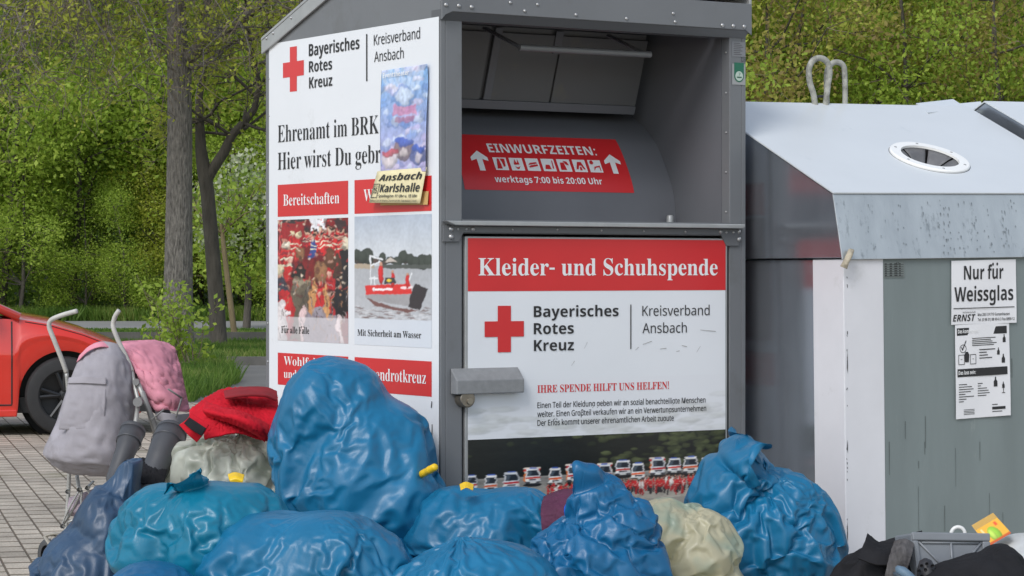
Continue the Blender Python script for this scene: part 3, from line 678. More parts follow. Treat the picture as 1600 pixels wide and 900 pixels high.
cv.ell(X(245), Y(480), 62 / 274, 100 / 485, (146, 138, 146)); cv.rect(X(195), Y(430), X(318), 1, (142, 132, 142)); cv.poly([(X(238), Y(330)), (X(278), Y(330)), (X(272), Y(400)), (X(232), Y(400))], (198, 40, 46)); cv.ell(X(258), Y(270), 26 / 274, 42 / 485, (150, 108, 76)); cv.poly([(X(236), Y(290)), (X(246), Y(330)), (X(222), Y(440)), (X(200), Y(420))], (196, 142, 92)); cv.poly([(X(276), Y(290)), (X(300), Y(450)), (X(282), Y(440)), (X(268), Y(330))], (204, 150, 98))
cv.ell(X(118), Y(440), 40 / 274, 100 / 485, (190, 40, 46)); cv.ell(X(100), Y(470), 30 / 274, 100 / 485, (214, 206, 206)); cv.ell(X(133), Y(430), 9 / 274, 14 / 485, (236, 226, 226)); cv.ell(X(330), Y(490), 12 / 274, 60 / 485, (230, 210, 210)); cv.ell(X(185), Y(480), 12 / 274, 80 / 485, (226, 196, 196))
for k in range(240):
    x_, y_ = rng.random(), rng.random() * .62; c_ = [(60, 26, 30), (214, 60, 62), (232, 214, 190), (44, 40, 52), (90, 40, 44), (206, 160, 140)][k % 6]; cv.ell(x_, y_, .012 + .022 * rng.random(), .006 + .014 * rng.random(), c_, .55)
for k in range(120):
    x_, y_ = rng.random(), .45 + .5 * rng.random(); cv.line(x_, y_, x_ + .02 * rng.normal(), y_ + .10 * rng.random(), .004, [(70, 50, 42), (160, 120, 90), (60, 58, 62), (150, 140, 140)][k % 4])
cv.warp(.035, rng, 16); cv.warp(.012, rng, 44); cv.noise(.20, rng, 12); cv.noise(.22, rng, 70); cv.rect(0, Y(445), 1, 1, (232, 228, 230), .48)
zp1, zp0 = sv(435, 344)[1], sv(545, 537)[1]
def toL1(fx, fy): return (U0 - .001, -(a0 + (a1 - a0) * fx), zp1 + (zp0 - zp1) * fy)
picture('crew_photo', cv, toL1, sp, M_PIC)
# printed photo: rescue boat on a lake
cv = Canvas(130, 210, 2, (200, 206, 212)); rng = np.random.default_rng(12)
def X(x): return (x - 387) / 303
def Y(y): return (y - 38) / 522
cv.vgrad(0, Y(200), (176, 186, 200), (206, 210, 214)); cv.vgrad(Y(240), 1, (172, 174, 178), (196, 198, 202))
for k in range(60):
    x = 387 + 303 * rng.random(); cv.ell(X(x), Y(225 - 12 * rng.random()), .04, .022, (60 + 24 * rng.random(), 70, 66))
for x, y, r in ((398, 195, 18), (440, 200, 26), (420, 205, 20), (500, 205, 14), (582, 205, 20), (560, 225, 18), (610, 215, 18), (655, 225, 24), (680, 222, 20), (630, 225, 16)): cv.ell(X(x), Y(y), r / 303, 1.3 * r / 522, (66, 72, 66))
cv.rect(0, Y(232), X(470), Y(250), (176, 160, 140)); cv.rect(X(500), Y(236), 1, Y(250), (84, 88, 84)); cv.poly([(X(510), Y(225)), (X(530), Y(205)), (X(560), Y(225))], (196, 186, 176))
for k in range(110):
    x = 400 + 280 * rng.random(); y = 400 + 55 * rng.random(); cv.ell(X(x), Y(y), .05, .004, (120, 96, 92) if rng.random() < .5 else (214, 214, 216), .7)
cv.poly([(X(432), Y(365)), (X(470), Y(380)), (X(560), Y(410)), (X(640), Y(412)), (X(600), Y(425)), (X(470), Y(400))], (120, 84, 80))
cv.poly([(X(433), Y(318)), (X(610), Y(310)), (X(612), Y(352)), (X(433), Y(358))], (214, 52, 50)); cv.poly([(X(433), Y(356)), (X(612), Y(350)), (X(610), Y(400)), (X(480), Y(382)), (X(433), Y(368))], (160, 158, 160)); cv.poly([(X(628), Y(308)), (X(676), Y(330)), (X(645), Y(412)), (X(600), Y(402)), (X(612), Y(345))], (56, 50, 54)); cv.line(X(470), Y(335), X(540), Y(333), .008, (246, 240, 240)); cv.ell(X(467), Y(334), .014, .018, (240, 230, 230)); cv.line(X(575), Y(327), X(615), Y(324), .009, (240, 220, 220))
for a_, b_, c_, d_ in ((455, 312, 452, 200), (452, 200, 500, 215), (455, 240, 490, 222), (470, 312, 470, 285), (450, 290, 480, 290), (600, 312, 615, 270)): cv.line(X(a_), Y(b_), X(c_), Y(d_), .007, (226, 228, 230))
for x, y, s in ((495, 232, 13), (541, 262, 10), (598, 272, 9)): cv.ell(X(x), Y(y + 3.2 * s), s * .8 / 303, 3.2 * s / 522, (206, 46, 48)); cv.ell(X(x), Y(y), s * .5 / 303, s * .65 / 522, (200, 150, 126))
cv.poly([(X(508), Y(312)), (X(512), Y(285)), (X(545), Y(285)), (X(555), Y(308))], (60, 60, 66)); cv.ell(X(527), Y(298), .03, .012, (226, 200, 70))
cv.warp(.008, rng, 40); cv.noise(.06, rng, 10); cv.noise(.08, rng, 60); cv.rect(0, Y(452), 1, 1, (214, 220, 228), .82)
zp1, zp0 = sv(676, 334)[1], sv(676, 544)[1]
def toL2(fx, fy): return (U0 - .001, -(a2 + (a3 - a2) * fx), zp1 + (zp0 - zp1) * fy)
picture('boat_photo', cv, toL2, sp, M_PIC)
# scratches near the lower edge
L = Lettering(S3)
for x, y, h in ((675.5, 632, 10), (676, 680, 34), (673, 690, 20)):
    a, b = sv(x, y); c, d = sv(x + 1.6, y - h / 2); e_, f_ = sv(x, y + h / 2); L.poly([(a - .004, f_), (a + .003, f_), (a + .005, d), (a, d)])
L.build('scratches', M_INKG, sp)

# ---- right side panel: the same print, seen only as a reflection in the glass bin
mb = MB(); mb.quad((CW + .002, .03, .10), (CW + .002, CD - .03, .10), (CW + .002, CD - .03, zA), (CW + .002, .03, zA)); rp = part(mb, 'side_panel', M_WHITE)
for z1, z0 in zr:
    for q0, q1 in ((.06, .62), (.67, 1.23)): R = Lettering(lambda a, b: (CW + .003, a, b)); R.rect(q0, z0, q1, z1); R.build('red_bar', M_RED, rp)
R = Lettering(lambda a, b: (CW + .003, a, b)); R.cross(.25, cb, .0865, .335); R.build('red_cross', M_RED, rp)
mb = MB(); mb.quad((CW + .003, .06, zp0), (CW + .003, .62, zp0), (CW + .003, .62, zp1), (CW + .003, .06, zp1)); part(mb, 'crew_photo', pmat('print_dark', (.18, .07, .07), .35, var=.5, vscale=8), rp)
mb = MB(); mb.quad((CW + .003, .67, zp0), (CW + .003, 1.23, zp0), (CW + .003, 1.23, zp1), (CW + .003, .67, zp1)); part(mb, 'boat_photo', pmat('print_light', (.5, .53, .56), .35, var=.2, vscale=4), rp)

# ---- event poster taped over the left panel (plain winter design)
po = thing('event_poster', 'tall pale blue event poster with cream date strip stuck on white panel', 'poster', tuple(CO), (0, 0, TH))
cv = Canvas(60, 150, 2, (150, 176, 214)); rng = np.random.default_rng(21); cv.vgrad(0, 1, (128, 176, 224), (176, 168, 208))
for k in range(70):
    x, y = rng.random(), rng.random(); cv.ell(x, y, .05 + .1 * rng.random(), .02 + .03 * rng.random(), [(226, 236, 248), (104, 148, 210), (206, 186, 220), (84, 116, 180), (232, 214, 228)][k % 5], .45)
for k in range(7): cv.poly([(.5, .42), (k / 6 - .08, -.02), (k / 6 + .06, -.02)], (236, 242, 250), .35)
cv.ell(.5, .27, .26, .10, (92, 140, 206), .55); cv.ell(.5, .27, .2, .075, (226, 236, 246), .6); cv.rect(.28, .36, .74, .45, (216, 120, 150), .6); cv.rect(.32, .47, .70, .52, (160, 60, 90), .55)
for cx, cy, r, c in ((.5, .78, .22, (120, 96, 90)), (.2, .86, .17, (210, 200, 204)), (.83, .84, .18, (64, 84, 140))):
    cv.ell(cx, cy, r, r * .5, c, .8); cv.ell(cx, cy - r * .34, r * .95, r * .18, (70, 100, 190) if cx > .3 else (190, 70, 90), .85); cv.ell(cx, cy + r * .1, r * .5, r * .24, (226, 214, 214), .6)
cv.warp(.04, rng, 10); cv.warp(.02, rng, 26); cv.noise(.22, rng, 36); cv.noise(.10, rng, 70)
q = {k: sv(*v) for k, v in dict(tl=(598.5, 111), tr=(673, 100), br=(672, 268), bl=(599, 272)).items()}
def toP(fx, fy):
    a = (q['tl'][0] * (1 - fx) + q['tr'][0] * fx) * (1 - fy) + (q['bl'][0] * (1 - fx) + q['br'][0] * fx) * fy
    b = (q['tl'][1] * (1 - fx) + q['tr'][1] * fx) * (1 - fy) + (q['bl'][1] * (1 - fx) + q['br'][1] * fx) * fy
    return (-.006 - .006 * abs(math.sin(fx * 2.6 + fy * 3)) - .004 * fy ** 2 - .006 * max(0, fx - .85) * 6, -a, b)
pic = picture('poster_sheet', cv, toP, po, attr_mat('poster_gloss', .3, .5)); 
sm = pic.modifiers.new('thick', 'SOLIDIFY'); sm.thickness = .001
Lw = Lettering(lambda a, b: (-.016, -a, b)); stext(Lw, 'Eventtheater', (604, 122), 645, 115, 'bold'); Lw.build('poster_lettering', M_WINK, po)
qs = {k: sv(*v) for k, v in dict(tl=(597, 268), tr=(672.5, 261.5), br=(666, 318), bl=(587.5, 317)).items()}
def toS(fx, fy, h=0.0):
    a = (qs['tl'][0] * (1 - fx) + qs['tr'][0] * fx) * (1 - fy) + (qs['bl'][0] * (1 - fx) + qs['br'][0] * fx) * fy
    b = (qs['tl'][1] * (1 - fx) + qs['tr'][1] * fx) * (1 - fy) + (qs['bl'][1] * (1 - fx) + qs['br'][1] * fx) * fy
    return (-.020 - .010 * fy - h - .004 * math.sin(fx * 5), -a, b)
M_CREAM = pmat('cream_paper', (.74, .66, .40), .6, var=.08, vscale=20)
mb = MB(); mb.grid([[toS(i / 10, j / 6) for i in range(11)] for j in range(7)]); st = part(mb, 'date_strip', M_CREAM, po, smooth=True); sm = st.modifiers.new('thick', 'SOLIDIFY'); sm.thickness = .001
mb = MB(); mb.grid([[(-.006 - .004 * j, -sv(598 + 74 * i / 6, 300 + 21 * j - i * .2)[0], sv(598 + 74 * i / 6, 300 + 21 * j - i * .2)[1]) for i in range(7)] for j in range(2)]); part(mb, 'back_strip', pmat('old_strip', (.56, .36, .14), .6), po)
Lz = Lettering(lambda a, b: toS(a, 1 - b, .003))
Lz.put('Ansbach', .10, .68, .95, .20, 'boldital'); Lz.put('Karlshalle', .19, .33, .95, .24, 'bold'); Lz.put('Spielbeginn 11 Uhr u. 15 Uhr', .19, .17, .93, .085, 'bold'); Lz.put('Einlass 1 Std. vor Beginn · Karten an der Tageskasse · 15.05.', .04, .05, .94, .05, 'sans')
Lz.rect(.02, .16, .16, .18); Lz.rect(.02, .58, .16, .60); Lz.rect(.02, .16, .032, .60); Lz.rect(.148, .16, .16, .60); Lz.put('15.', .045, .30, .135, .18, 'bold'); Lz.put('Sonntag', .035, .50, .145, .05, 'sans')
Lz.build('strip_lettering', M_INK, po)
# ================================================================== GLASS RECYCLING BINS
BT = math.radians(28); BW, BDP = 1.275, 1.86
BO = P(1324, HZ, 9.3) * np.array([1, 1, 0])
BU = np.array([math.cos(BT), math.sin(BT), 0]); BV = np.array([-math.sin(BT), math.cos(BT), 0])
TILT = math.radians(.75)
RM = Matrix.Rotation(BT, 3, 'Z') @ Matrix.Rotation(-TILT, 3, 'Y')
RMn = np.array(RM)
def onPlane(px, py, o, n):                    # local plane (point o, normal n) -> local point
    O = BO + RMn @ np.array(o, float); N = RMn @ np.array(n, float); r = ray(px, py); t = ((O - CAM) @ N) / (r @ N); return RMn.T @ (CAM + r * t - BO)
def onB(px, py, y=0.0): return onPlane(px, py, (0, y, 0), (0, 1, 0))
M_GALV = pmat('galvanised_sheet', (.46, .495, .515), .36, metal=.55, var=.16, vscale=7, stretch=(1, 1, .35), rvar=.08, bump=.22, bscale=55, bdist=.003, dirt=(.20, .225, .24), dscale=22, dlo=.58, dhi=.72)
M_LID = pmat('white_lid_paint', (.60, .63, .65), .30, spec=.5, var=.04, vscale=2.0, dirt=(.45, .50, .53), dscale=5, dlo=.62, dhi=.85, bump=.10, bscale=120, bdist=.002)
M_SIDE = pmat('dark_mirror_steel', (.30, .33, .37), .2, metal=.72, var=.2, vscale=2.5, rvar=.05, stretch=(1, 1, .4))
M_BFRONT = pmat('grey_green_bin_paint', (.18, .215, .215), .5, var=.12, vscale=3.2, stretch=(1.6, 1, .28), bump=.15, bscale=90, bdist=.003, dirt=(.30, .34, .32), dscale=9, dlo=.63, dhi=.78)
M_BWHITE = pmat('white_bin_stripe', (.66, .66, .69), .4, var=.05, vscale=4, dirt=(.5, .5, .5), dscale=7, dlo=.6, dhi=.85)
M_RUB = pmat('black_rubber', (.035, .035, .04), .45, var=.2, vscale=20)
M_LOOP = pmat('weathered_loop', (.34, .34, .30), .7, var=.35, vscale=25, dirt=(.10, .10, .085), dscale=14, dlo=.5, dhi=.7)
z0 = float(onB(1324, 403)[2]); zb = float(onB(1313, 303, .055)[2]); yb = .055
yr = BDP / 2; zr_ = float(onPlane(1310, 165, (0, yr, 0), (0, 1, 0))[2])
def make_bin(label, glossy_front=True):
    t = thing('glass_bin', label, 'glass bin', tuple(BO), RM.to_euler(), 'glass recycling bins in a row')
    def pt(mb, n, m, parent=None, **k): return mb.build(n, m, parent or t, **k)
    mb = MB(); mb.box(.004, BW - .004, .004, BDP - .004, .10, z0 - .004)
    body = pt(mb, 'body', M_SIDE, bevel=.004)
    mb = MB(); wf = float(onB(1379.5, 403)[0]); mb.box(wf, BW - .06, -.001, .0035, .11, z0 - .006); pt(mb, 'front_sheet', M_BFRONT)
    # white corner strip folded round the front edge
    yl = float(onPlane(1271.8, 500, (0, 0, 0), (1, 0, 0))[1])
    mb = MB(); mb.prism([(-.004, -.004), (wf - .001, -.004), (wf - .001, .0035), (.0035, .0035), (.0035, yl), (-.004, yl)], 2, .10, z0 - .005); pt(mb, 'corner_strip', M_BWHITE, bevel=.003)
    # hood
    L_, R_ = -.012, BW + .012
    for x0, x1 in ((L_, L_ + .004), (R_ - .004, R_)):
        mb = MB(); mb.prism([(-.010, z0), (BDP + .010, z0), (BDP + .010 - yb, zb), (yr, zr_), (-.010 + yb, zb)], 0, x0, x1); pt(mb, 'hood_side', M_SIDE, bevel=.002)
    for pf in ([(-.016, z0 - .006), (-.016 + yb, zb), (-.010 + yb, zb), (-.010, z0 - .006)], [(BDP + .016, z0 - .006), (BDP + .016 - yb, zb), (BDP + .010 - yb, zb), (BDP + .010, z0 - .006)]):
        mb = MB(); mb.prism(pf, 0, L_ - .004, R_ + .004); pt(mb, 'hood_band', M_GALV, bevel=.002)
    # lid with a round hole in the front slope
    A = np.array([0, -.016 + yb - .006, zb + .002]); Rg = np.array([0, yr, zr_ + .006]); d = Rg - A; ln = np.linalg.norm(d); d /= ln; nn = np.array([0, -d[2], d[1]])
    hc = onPlane(1452, 248.5, A, nn); hx = hc[0]; hs = float((hc - A) @ d); RH = .118
    def lp(x, s, h=0.0): q = A + d * s + nn * h; return (x, q[1], q[2])
    bm = bmesh.new(); vs = [bm.verts.new(lp(x, s)) for x, s in ((L_ - .006, 0), (R_ + .006, 0), (R_ + .006, ln), (L_ - .006, ln))]
    cs = [bm.verts.new(lp(hx + RH * math.cos(k * math.pi / 20), hs + RH * math.sin(k * math.pi / 20))) for k in range(40)]
    es = [bm.edges.new((vs[i], vs[(i + 1) % 4])) for i in range(4)] + [bm.edges.new((cs[i], cs[(i + 1) % 40])) for i in range(40)]
    bmesh.ops.triangle_fill(bm, use_beauty=True, edges=es, normal=Vector(nn))
    me = bpy.data.meshes.new('lid'); bm.to_mesh(me); bm.free(); lid = finish('lid', me, M_LID, t, fixn=True)
    so = lid.modifiers.new('thick', 'SOLIDIFY'); so.thickness = .005; so.offset = 0
    mb = MB(); mb.prism([(yr + .002, zr_ + .006), (BDP - A[1], A[2]), (BDP - A[1], A[2] - .005), (yr + .002, zr_ + .001)], 0, L_ - .006, R_ + .006); pt(mb, 'rear_lid', M_LID)
    mb = MB(); prof = [(RH - .004, .004), (RH - .003, .013), (RH + .036, .013), (RH + .040, .009), (RH + .040, .003), (RH, .003)]
    mb.lathe(prof, lp(hx, hs), nn, 44); ring = pt(mb, 'hole_rim', pmat('white_rim', (.82, .82, .80), .4), auto=.6)
    for k in range(6):
        a = k * math.pi / 3 + .3; c = Vector(lp(hx + (RH + .019) * math.cos(a), hs + (RH + .019) * math.sin(a), .013)); mb = MB(); mb.lathe([(0, .003), (.005, .002), (.006, 0)], c, nn, 8); pt(mb, 'rim_screw', M_BOLT, ring, auto=.6)
    mb = MB(); mb.lathe([(RH + .041, .0031), (RH + .043, .0024), (RH + .043, .0005)], lp(hx, hs), nn, 44); pt(mb, 'rim_gasket', M_RUB, ring)
    mb = MB(); mb.lathe([(RH - .002, .006), (RH + .001, -.25), (.0, -.26)], lp(hx, hs), nn, 32); pt(mb, 'throat', pmat('throat_black', (.012, .012, .014), .7))
    for k in range(6):                        # rubber leaves bending into the hole
        mb = MB(); a0_ = k * math.pi / 3 + .06; a1_ = (k + 1) * math.pi / 3 - .06; rows = []
        for j in range(6):
            f = j / 5; r = (RH - .005) * (1 - f * .93); rows.append([lp(hx + r * math.cos(a0_ + (a1_ - a0_) * i / 5), hs + r * math.sin(a0_ + (a1_ - a0_) * i / 5), .003 - .085 * f ** 1.3) for i in range(6)])
        mb.grid(rows); o = pt(mb, 'rubber_leaf', pmat('rubber_leaf', (.13, .13, .135), .42, var=.2, vscale=20, bump=.3, bscale=160, bdist=.003), smooth=True); o.modifiers.new('thick', 'SOLIDIFY').thickness = .003
    return t
bin1 = make_bin('white lidded glass bin beside the clothing container with paper notices on its front')
# lifting loops of the first bin
for pts, r, nm in ((((1272, 163), (1269, 148), (1263, 128), (1262, 108), (1268, 95), (1279, 91), (1290, 97), (1294, 112), (1291, 135), (1287, 163)), .0125, 'lifting_loop'),
                   (((1297, 163), (1296, 130), (1297, 110), (1304, 99), (1313, 96.5), (1322, 102), (1324.5, 118), (1325, 163)), .0115, 'lifting_loop')):
    w = [onPlane(x, y, (0, yr, 0), (0, 1, 0)) for x, y in pts]
    w = [(p[0], p[1] + (.02 if r < .012 else -.01), p[2]) for p in w]
    w[0] = (w[0][0], w[0][1], zr_ - .02); w[-1] = (w[-1][0], w[-1][1], zr_ - .02)
    mb = MB(); C_ = [Vector(p) for p in w]; fine = []
    for i in range(len(C_) - 1):
        pm, pa, pb, pn = C_[max(0, i - 1)], C_[i], C_[i + 1], C_[min(len(C_) - 1, i + 2)]
        for k in range(5):
            s_ = k / 5; fine.append(.5 * ((2 * pa) + (pb - pm) * s_ + (2 * pm - 5 * pa + 4 * pb - pn) * s_ * s_ + (3 * pa - pm - 3 * pb + pn) * s_ ** 3))
    fine.append(C_[-1]); mb.tube(fine, r, 10); lo = mb.build(nm, M_LOOP, bin1, smooth=True)
    if r > .012:
        mb = MB(); a = onPlane(1272, 151, (0, yr, 0), (0, 1, 0)); b = onPlane(1288, 150, (0, yr, 0), (0, 1, 0)); mb.tube([a, b], .006, 6); mb.build('loop_clamp', M_RUB, lo)
# rating plate, rag at the hood corner
a = onB(1380, 434, -.004); b = onB(1413, 408, -.004); mb = MB(); mb.quad((a[0], -.004, a[2]), (b[0], -.004, a[2]), (b[0], -.004, b[2]), (a[0], -.004, b[2])); plt_ = mb.build('rating_plate', pmat('rating_foil', (.16, .185, .18), .4), bin1)
Lr = Lettering(lambda x, y: (x, -.0052, y)); w = b[0] - a[0]; h = b[2] - a[2]
for k in range(6):
    yy = a[2] + h * (.08 + .14 * k); Lr.rect(a[0] + .05 * w, yy, b[0] - .05 * w, yy + .0015)
    for j in range(4): Lr.rect(a[0] + w * (.08 + .22 * j), yy + h * .04, a[0] + w * (.08 + .22 * j + .08 + .06 * ((j * 7 + k * 3) % 3) / 2), yy + h * .09)
Lr.put('CE', a[0] + w * .62, b[2] - h * .16, a[0] + w * .75, h * .10, 'sans'); Lr.build('plate_lettering', M_INK, plt_)
# streaks running down the front
rng = np.random.default_rng(31); Ls = Lettering(lambda x, y: (x, -.0035, y))
for x, y, l in ((1388.5, 690, 52), (1413.5, 658, 28), (1445, 650, 50), (1444, 690, 20), (1434, 760, 95), (1434.5, 720, 12), (1492, 700, 60), (1475, 790, 40), (1530, 690, 30), (1545, 770, 80), (1566, 800, 60), (1580, 560, 30)):
    p = onB(x, y); q_ = onB(x, y + l); wd = .0016 if l < 55 else .0010; Ls.poly([(p[0] - wd * .5, p[2]), (p[0] + wd, p[2]), (p[0] + wd * .6, q_[2]), (p[0] - wd * .4, q_[2])])
Ls.build('dirt_streaks', pmat('dirt_streak', (.075, .09, .085), .7), bin1)
Ls = Lettering(lambda x, y: (x, -.0055, y))
for k in range(26):
    y = 420 + 450 * rng.random(); p = onB(1323.6 + rng.normal() * .5, y, -.004); Ls.poly([(p[0] - .002, p[2]), (p[0] + .002 * rng.random(), p[2] - .003), (p[0] + .001, p[2] + .008 * rng.random()), (p[0] - .002, p[2] + .005)])
for y, l in ((575, 30), (700, 14), (838, 26)): p = onB(1324, y, -.004); Ls.poly([(p[0] - .003, p[2]), (p[0] + .001, p[2] - .02), (p[0] + .002, p[2] + .01), (p[0], p[2] + l * .0022)])
Ls.build('paint_chips', pmat('chip_dark', (.08, .08, .085), .7), bin1)
# drips and spots on the galvanised band
Lb = Lettering(lambda x, z: (x, -.0172 + yb * (z - z0) / (zb - z0), z))
for k in range(110):
    px = 1345 + 255 * rng.random() ** .8; 
    if rng.random() < .5: px = rng.choice([1468, 1473, 1482, 1522, 1566, 1571, 1540, 1495]) + rng.normal() * 2.2
    py = 312 + 84 * rng.random(); p = onB(px, py, .02); l = .004 + .012 * rng.random(); wd = .0012 + .0015 * rng.random()
    if z0 < p[2] - l and p[2] < zb - .004: Lb.poly([(p[0] - wd, p[2]), (p[0], p[2] - l), (p[0] + wd, p[2]), (p[0], p[2] + wd * 1.5)])
Lb.build('water_spots', pmat('wet_spot', (.19, .22, .24), .3), bin1)
Lb = Lettering(lambda x, z: (x, -.0174 + yb * (z - z0) / (zb - z0), z))
for k in range(6): Lb.rect(onB(1330 + 45 * k + 9 * rng.random(), 350, .02)[0], z0 + .02, onB(1330 + 45 * k + 9 * rng.random(), 350, .02)[0] + .0008, zb - .05 - .1 * rng.random())

# neighbour bins: a copy beside the first and one turned across behind the row
bin2 = make_bin('second white lidded glass bin at the right edge with dark slanted lid side')
off = RMn @ np.array([BW + .085, -.05, 0.02]); bin2.location = tuple(BO + off)
# raised sheet metal flap standing open just behind the ridge
fl3 = thing('raised_flap', 'pale peaked sheet metal flap standing open behind the ridge of the first glass bin', 'lid flap', tuple(P(1490, 168, 10.9)))
def plate(name, q, mat):
    mb = MB(); v = [P(*p) for p in q]; mb.add(v, [(0, 1, 2, 3)]); o = mb.build(name, mat); sm = o.modifiers.new('thick', 'SOLIDIFY'); sm.thickness = .006; adopt(fl3, o)
plate('left_plate', [(1431, 163.5, 10.75), (1489, 157, 10.95), (1512, 172, 10.75), (1450, 178, 10.5)], M_LID)
plate('right_plate', [(1497, 164, 10.95), (1532, 160.5, 11.0), (1541, 176, 10.8), (1512, 176, 10.75)], M_LID)
plate('inner_sheet', [(1489, 158.5, 10.97), (1512, 172, 10.80), (1512, 190, 10.80), (1470, 190, 10.97)], M_SIDE)
# paper notices on the first bin
M_PAPER = pmat('notice_paper', (.74, .74, .76), .5, var=.03, vscale=6)
def notice(name, label, px, py0, py1, corners):
    t = thing(name, label, 'notice', tuple(BO), RM.to_euler())
    c = [onB(*p) for p in corners]; c = [np.array((p[0], p[2])) for p in c]          # tl tr br bl
    def to(fx, fy, h=.0): q = (c[0] * (1 - fx) + c[1] * fx) * (1 - fy) + (c[3] * (1 - fx) + c[2] * fx) * fy; return (q[0], -.0062 - h - .003 * math.sin(fx * 3 + fy * 2) ** 2, q[1])
    mb = MB(); mb.grid([[to(i / 6, j / 6) for i in range(7)] for j in range(7)]); o = mb.build('paper_sheet', M_PAPER, t, smooth=True)
    L = Lettering(lambda a, b: to(a, 1 - b, .0015)); return t, L
t, L = notice('notice_sheet', 'white notice with large bold black words Nur für Weissglas', 0, 0, 0, ((1485, 407.5), (1585.5, 405), (1586, 504), (1484, 507.5)))
L.put('Nur für', .185, .70, .80, .215, 'bold'); L.put('Weissglas', .04, .36, .95, .225, 'bold'); L.rect(.025, .245, .965, .258)
L.put('ERNST', .02, .05, .37, .105, 'boldital'); L.put('Abfallwirtschaft', .17, .175, .37, .026, 'sans'); L.put('Mus 200 • 91710 Gunzenhausen', .405, .125, .89, .042, 'sans', .01); L.put('Tel. (0 98 31) 88 99-0 • Fax 8899-12', .405, .045, .965, .042, 'sans', .01)
L.build('lettering', M_INK, t)
t, L = notice('information_sheet', 'smaller white leaflet with two black bars and little drawings below the large notice', 0, 0, 0, ((1490.5, 508), (1575, 503.5), (1577, 648.5), (1491.5, 655)))
L.rect(.03, .885, .95, .965); L.rect(.03, .445, .95, .53)
L.put('Das kommt rein:', .04, .35 + .56, .42, 0.0001, 'bold') if False else None
for yy in (.845, .826, .807, .788, .769): L.rect(.30, yy, .70 + .06 * math.sin(yy * 90), yy + .008)
for yy, w in ((.72, .30), (.69, .14), (.66, .16), (.63, .24)): L.rect(.43, yy, .43 + w, yy + .010)
for k, w in enumerate((.15, .24, .27, .22, .12, .28, .14, .09)): L.rect(.05, .36 - .026 * k, .05 + w, .368 - .026 * k)
for k, w in enumerate((.09, .06, .17, .20, .22, .16)): L.rect(.40, .36 - .026 * k, .40 + w, .368 - .026 * k)
def bottle(x, y, s):
    L.poly([(x - .03 * s, y), (x + .03 * s, y), (x + .03 * s, y + .05 * s), (x + .01 * s, y + .07 * s), (x + .01 * s, y + .095 * s), (x - .01 * s, y + .095 * s), (x - .01 * s, y + .07 * s), (x - .03 * s, y + .05 * s)], [(0, 1, 2, 7), (2, 3, 6, 7), (3, 4, 5, 6)])
bottle(.90, .79, .9); bottle(.79, .66, .8); bottle(.88, .57, 1.0); bottle(.73, .32, 1.1); bottle(.87, .30, .7); L.rect(.865, .25, .875, .30); L.rect(.84, .245, .90, .252)
L.poly([(.10, .76), (.125, .72), (.20, .83), (.185, .83), (.125, .745), (.11, .765)], [(0, 1, 4, 5), (1, 2, 3, 4)])
for k in range(14):
    a = 2 * math.pi * k / 14; b = 2 * math.pi * (k + 1) / 14; L.poly([(.135 + .06 * math.cos(a), .745 + .045 * math.sin(a)), (.135 + .06 * math.cos(b), .745 + .045 * math.sin(b)), (.135 + .052 * math.cos(b), .745 + .038 * math.sin(b)), (.135 + .052 * math.cos(a), .745 + .038 * math.sin(a))])
L.poly([(.165, .60), (.235, .60), (.245, .68), (.22, .71), (.18, .71), (.155, .68)])
for x in (.05, .26):
    for (p, q_) in (((0, 0), (.11, 0)), ((0, .10), (.11, .10))): L.rect(x + p[0], .575 + p[1], x + q_[0], .581 + p[1])
    L.rect(x, .575, x + .008, .68); L.rect(x + .102, .575, x + .11, .68); L.rect(x + .04, .63, x + .07, .635)
L.rect(.66, .075, .90, .105); L.rect(.66, .05, .84, .058); L.rect(.66, .125, .76, .133)
for k in range(4): L.rect(.14, .09 - .016 * k, .14 + .2, .096 - .016 * k)
L.build('lettering', M_INK, t)
Lx = Lettering(lambda a, b: tuple(np.array(L.to3(a, b)) + np.array((0, -.001, 0))))
Lx.put('Das kommt rein:', .045, .91, .42, .040, 'bold'); Lx.put('Das lass sein:', .045, .47, .36, .040, 'bold'); Lx.build('bar_lettering', M_WINK, t)
# rag tied to the hood corner
p = P(1326, 398, 9.27); q_ = P(1318, 418, 9.25)
rg = MB(); rg.tube([P(1330, 391, 9.28), P(1326.5, 400, 9.26), P(1322, 409, 9.25), P(1318, 418, 9.25)], [.012, .013, .012, .015], 9, flat=.7)
o = rg.build('rolled_rag', pmat('beige_rag', (.42, .37, .28), .9, var=.3, vscale=60, bump=.6, bscale=90, bdist=.006), None, smooth=True); tag(o, 'small rolled beige rag stuck under the hood corner of the glass bin', 'rag')
# ================================================================== RED CAR behind the pushchair (faces right)
KD = 19.6; KX = (102 - 800) / FPX * KD                 # near side plane and front axle
M_CAR = pmat('red_car_paint', (.60, .022, .010), .28, spec=.5, coat=1.0, var=.03, vscale=3, bump=.03, bscale=60)
M_GLS = pmat('car_glass', (.012, .013, .015), .05, spec=.6)
M_TYRE = pmat('tyre_rubber', (.018, .018, .019), .75, var=.2, vscale=15)
M_RIM = pmat('dark_alloy', (.035, .036, .038), .35, metal=.7)
M_BLKP = pmat('black_trim', (.012, .012, .013), .5)
M_LAMP = pmat('lamp_glass', (.5, .5, .52), .1, spec=.6)
car = thing('parked_car', 'bright red hatchback parked on the left behind the pushchair', 'car', (KX, KD, 0), (0, 0, math.radians(13)))
WB, WH = 2.60, .86                                      # wheelbase, half width (car centre line at KD + WH)
def zsh(x):                                             # shoulder / bonnet edge height along the car, x from the front axle
    return float(np.interp(x, [-3.5, -3.3, -2.6, -1.2, -.33, -.1, .14, .38, .56, .68, .74], [.80, .90, .95, .92, .885, .845, .775, .68, .58, .47, .40]))
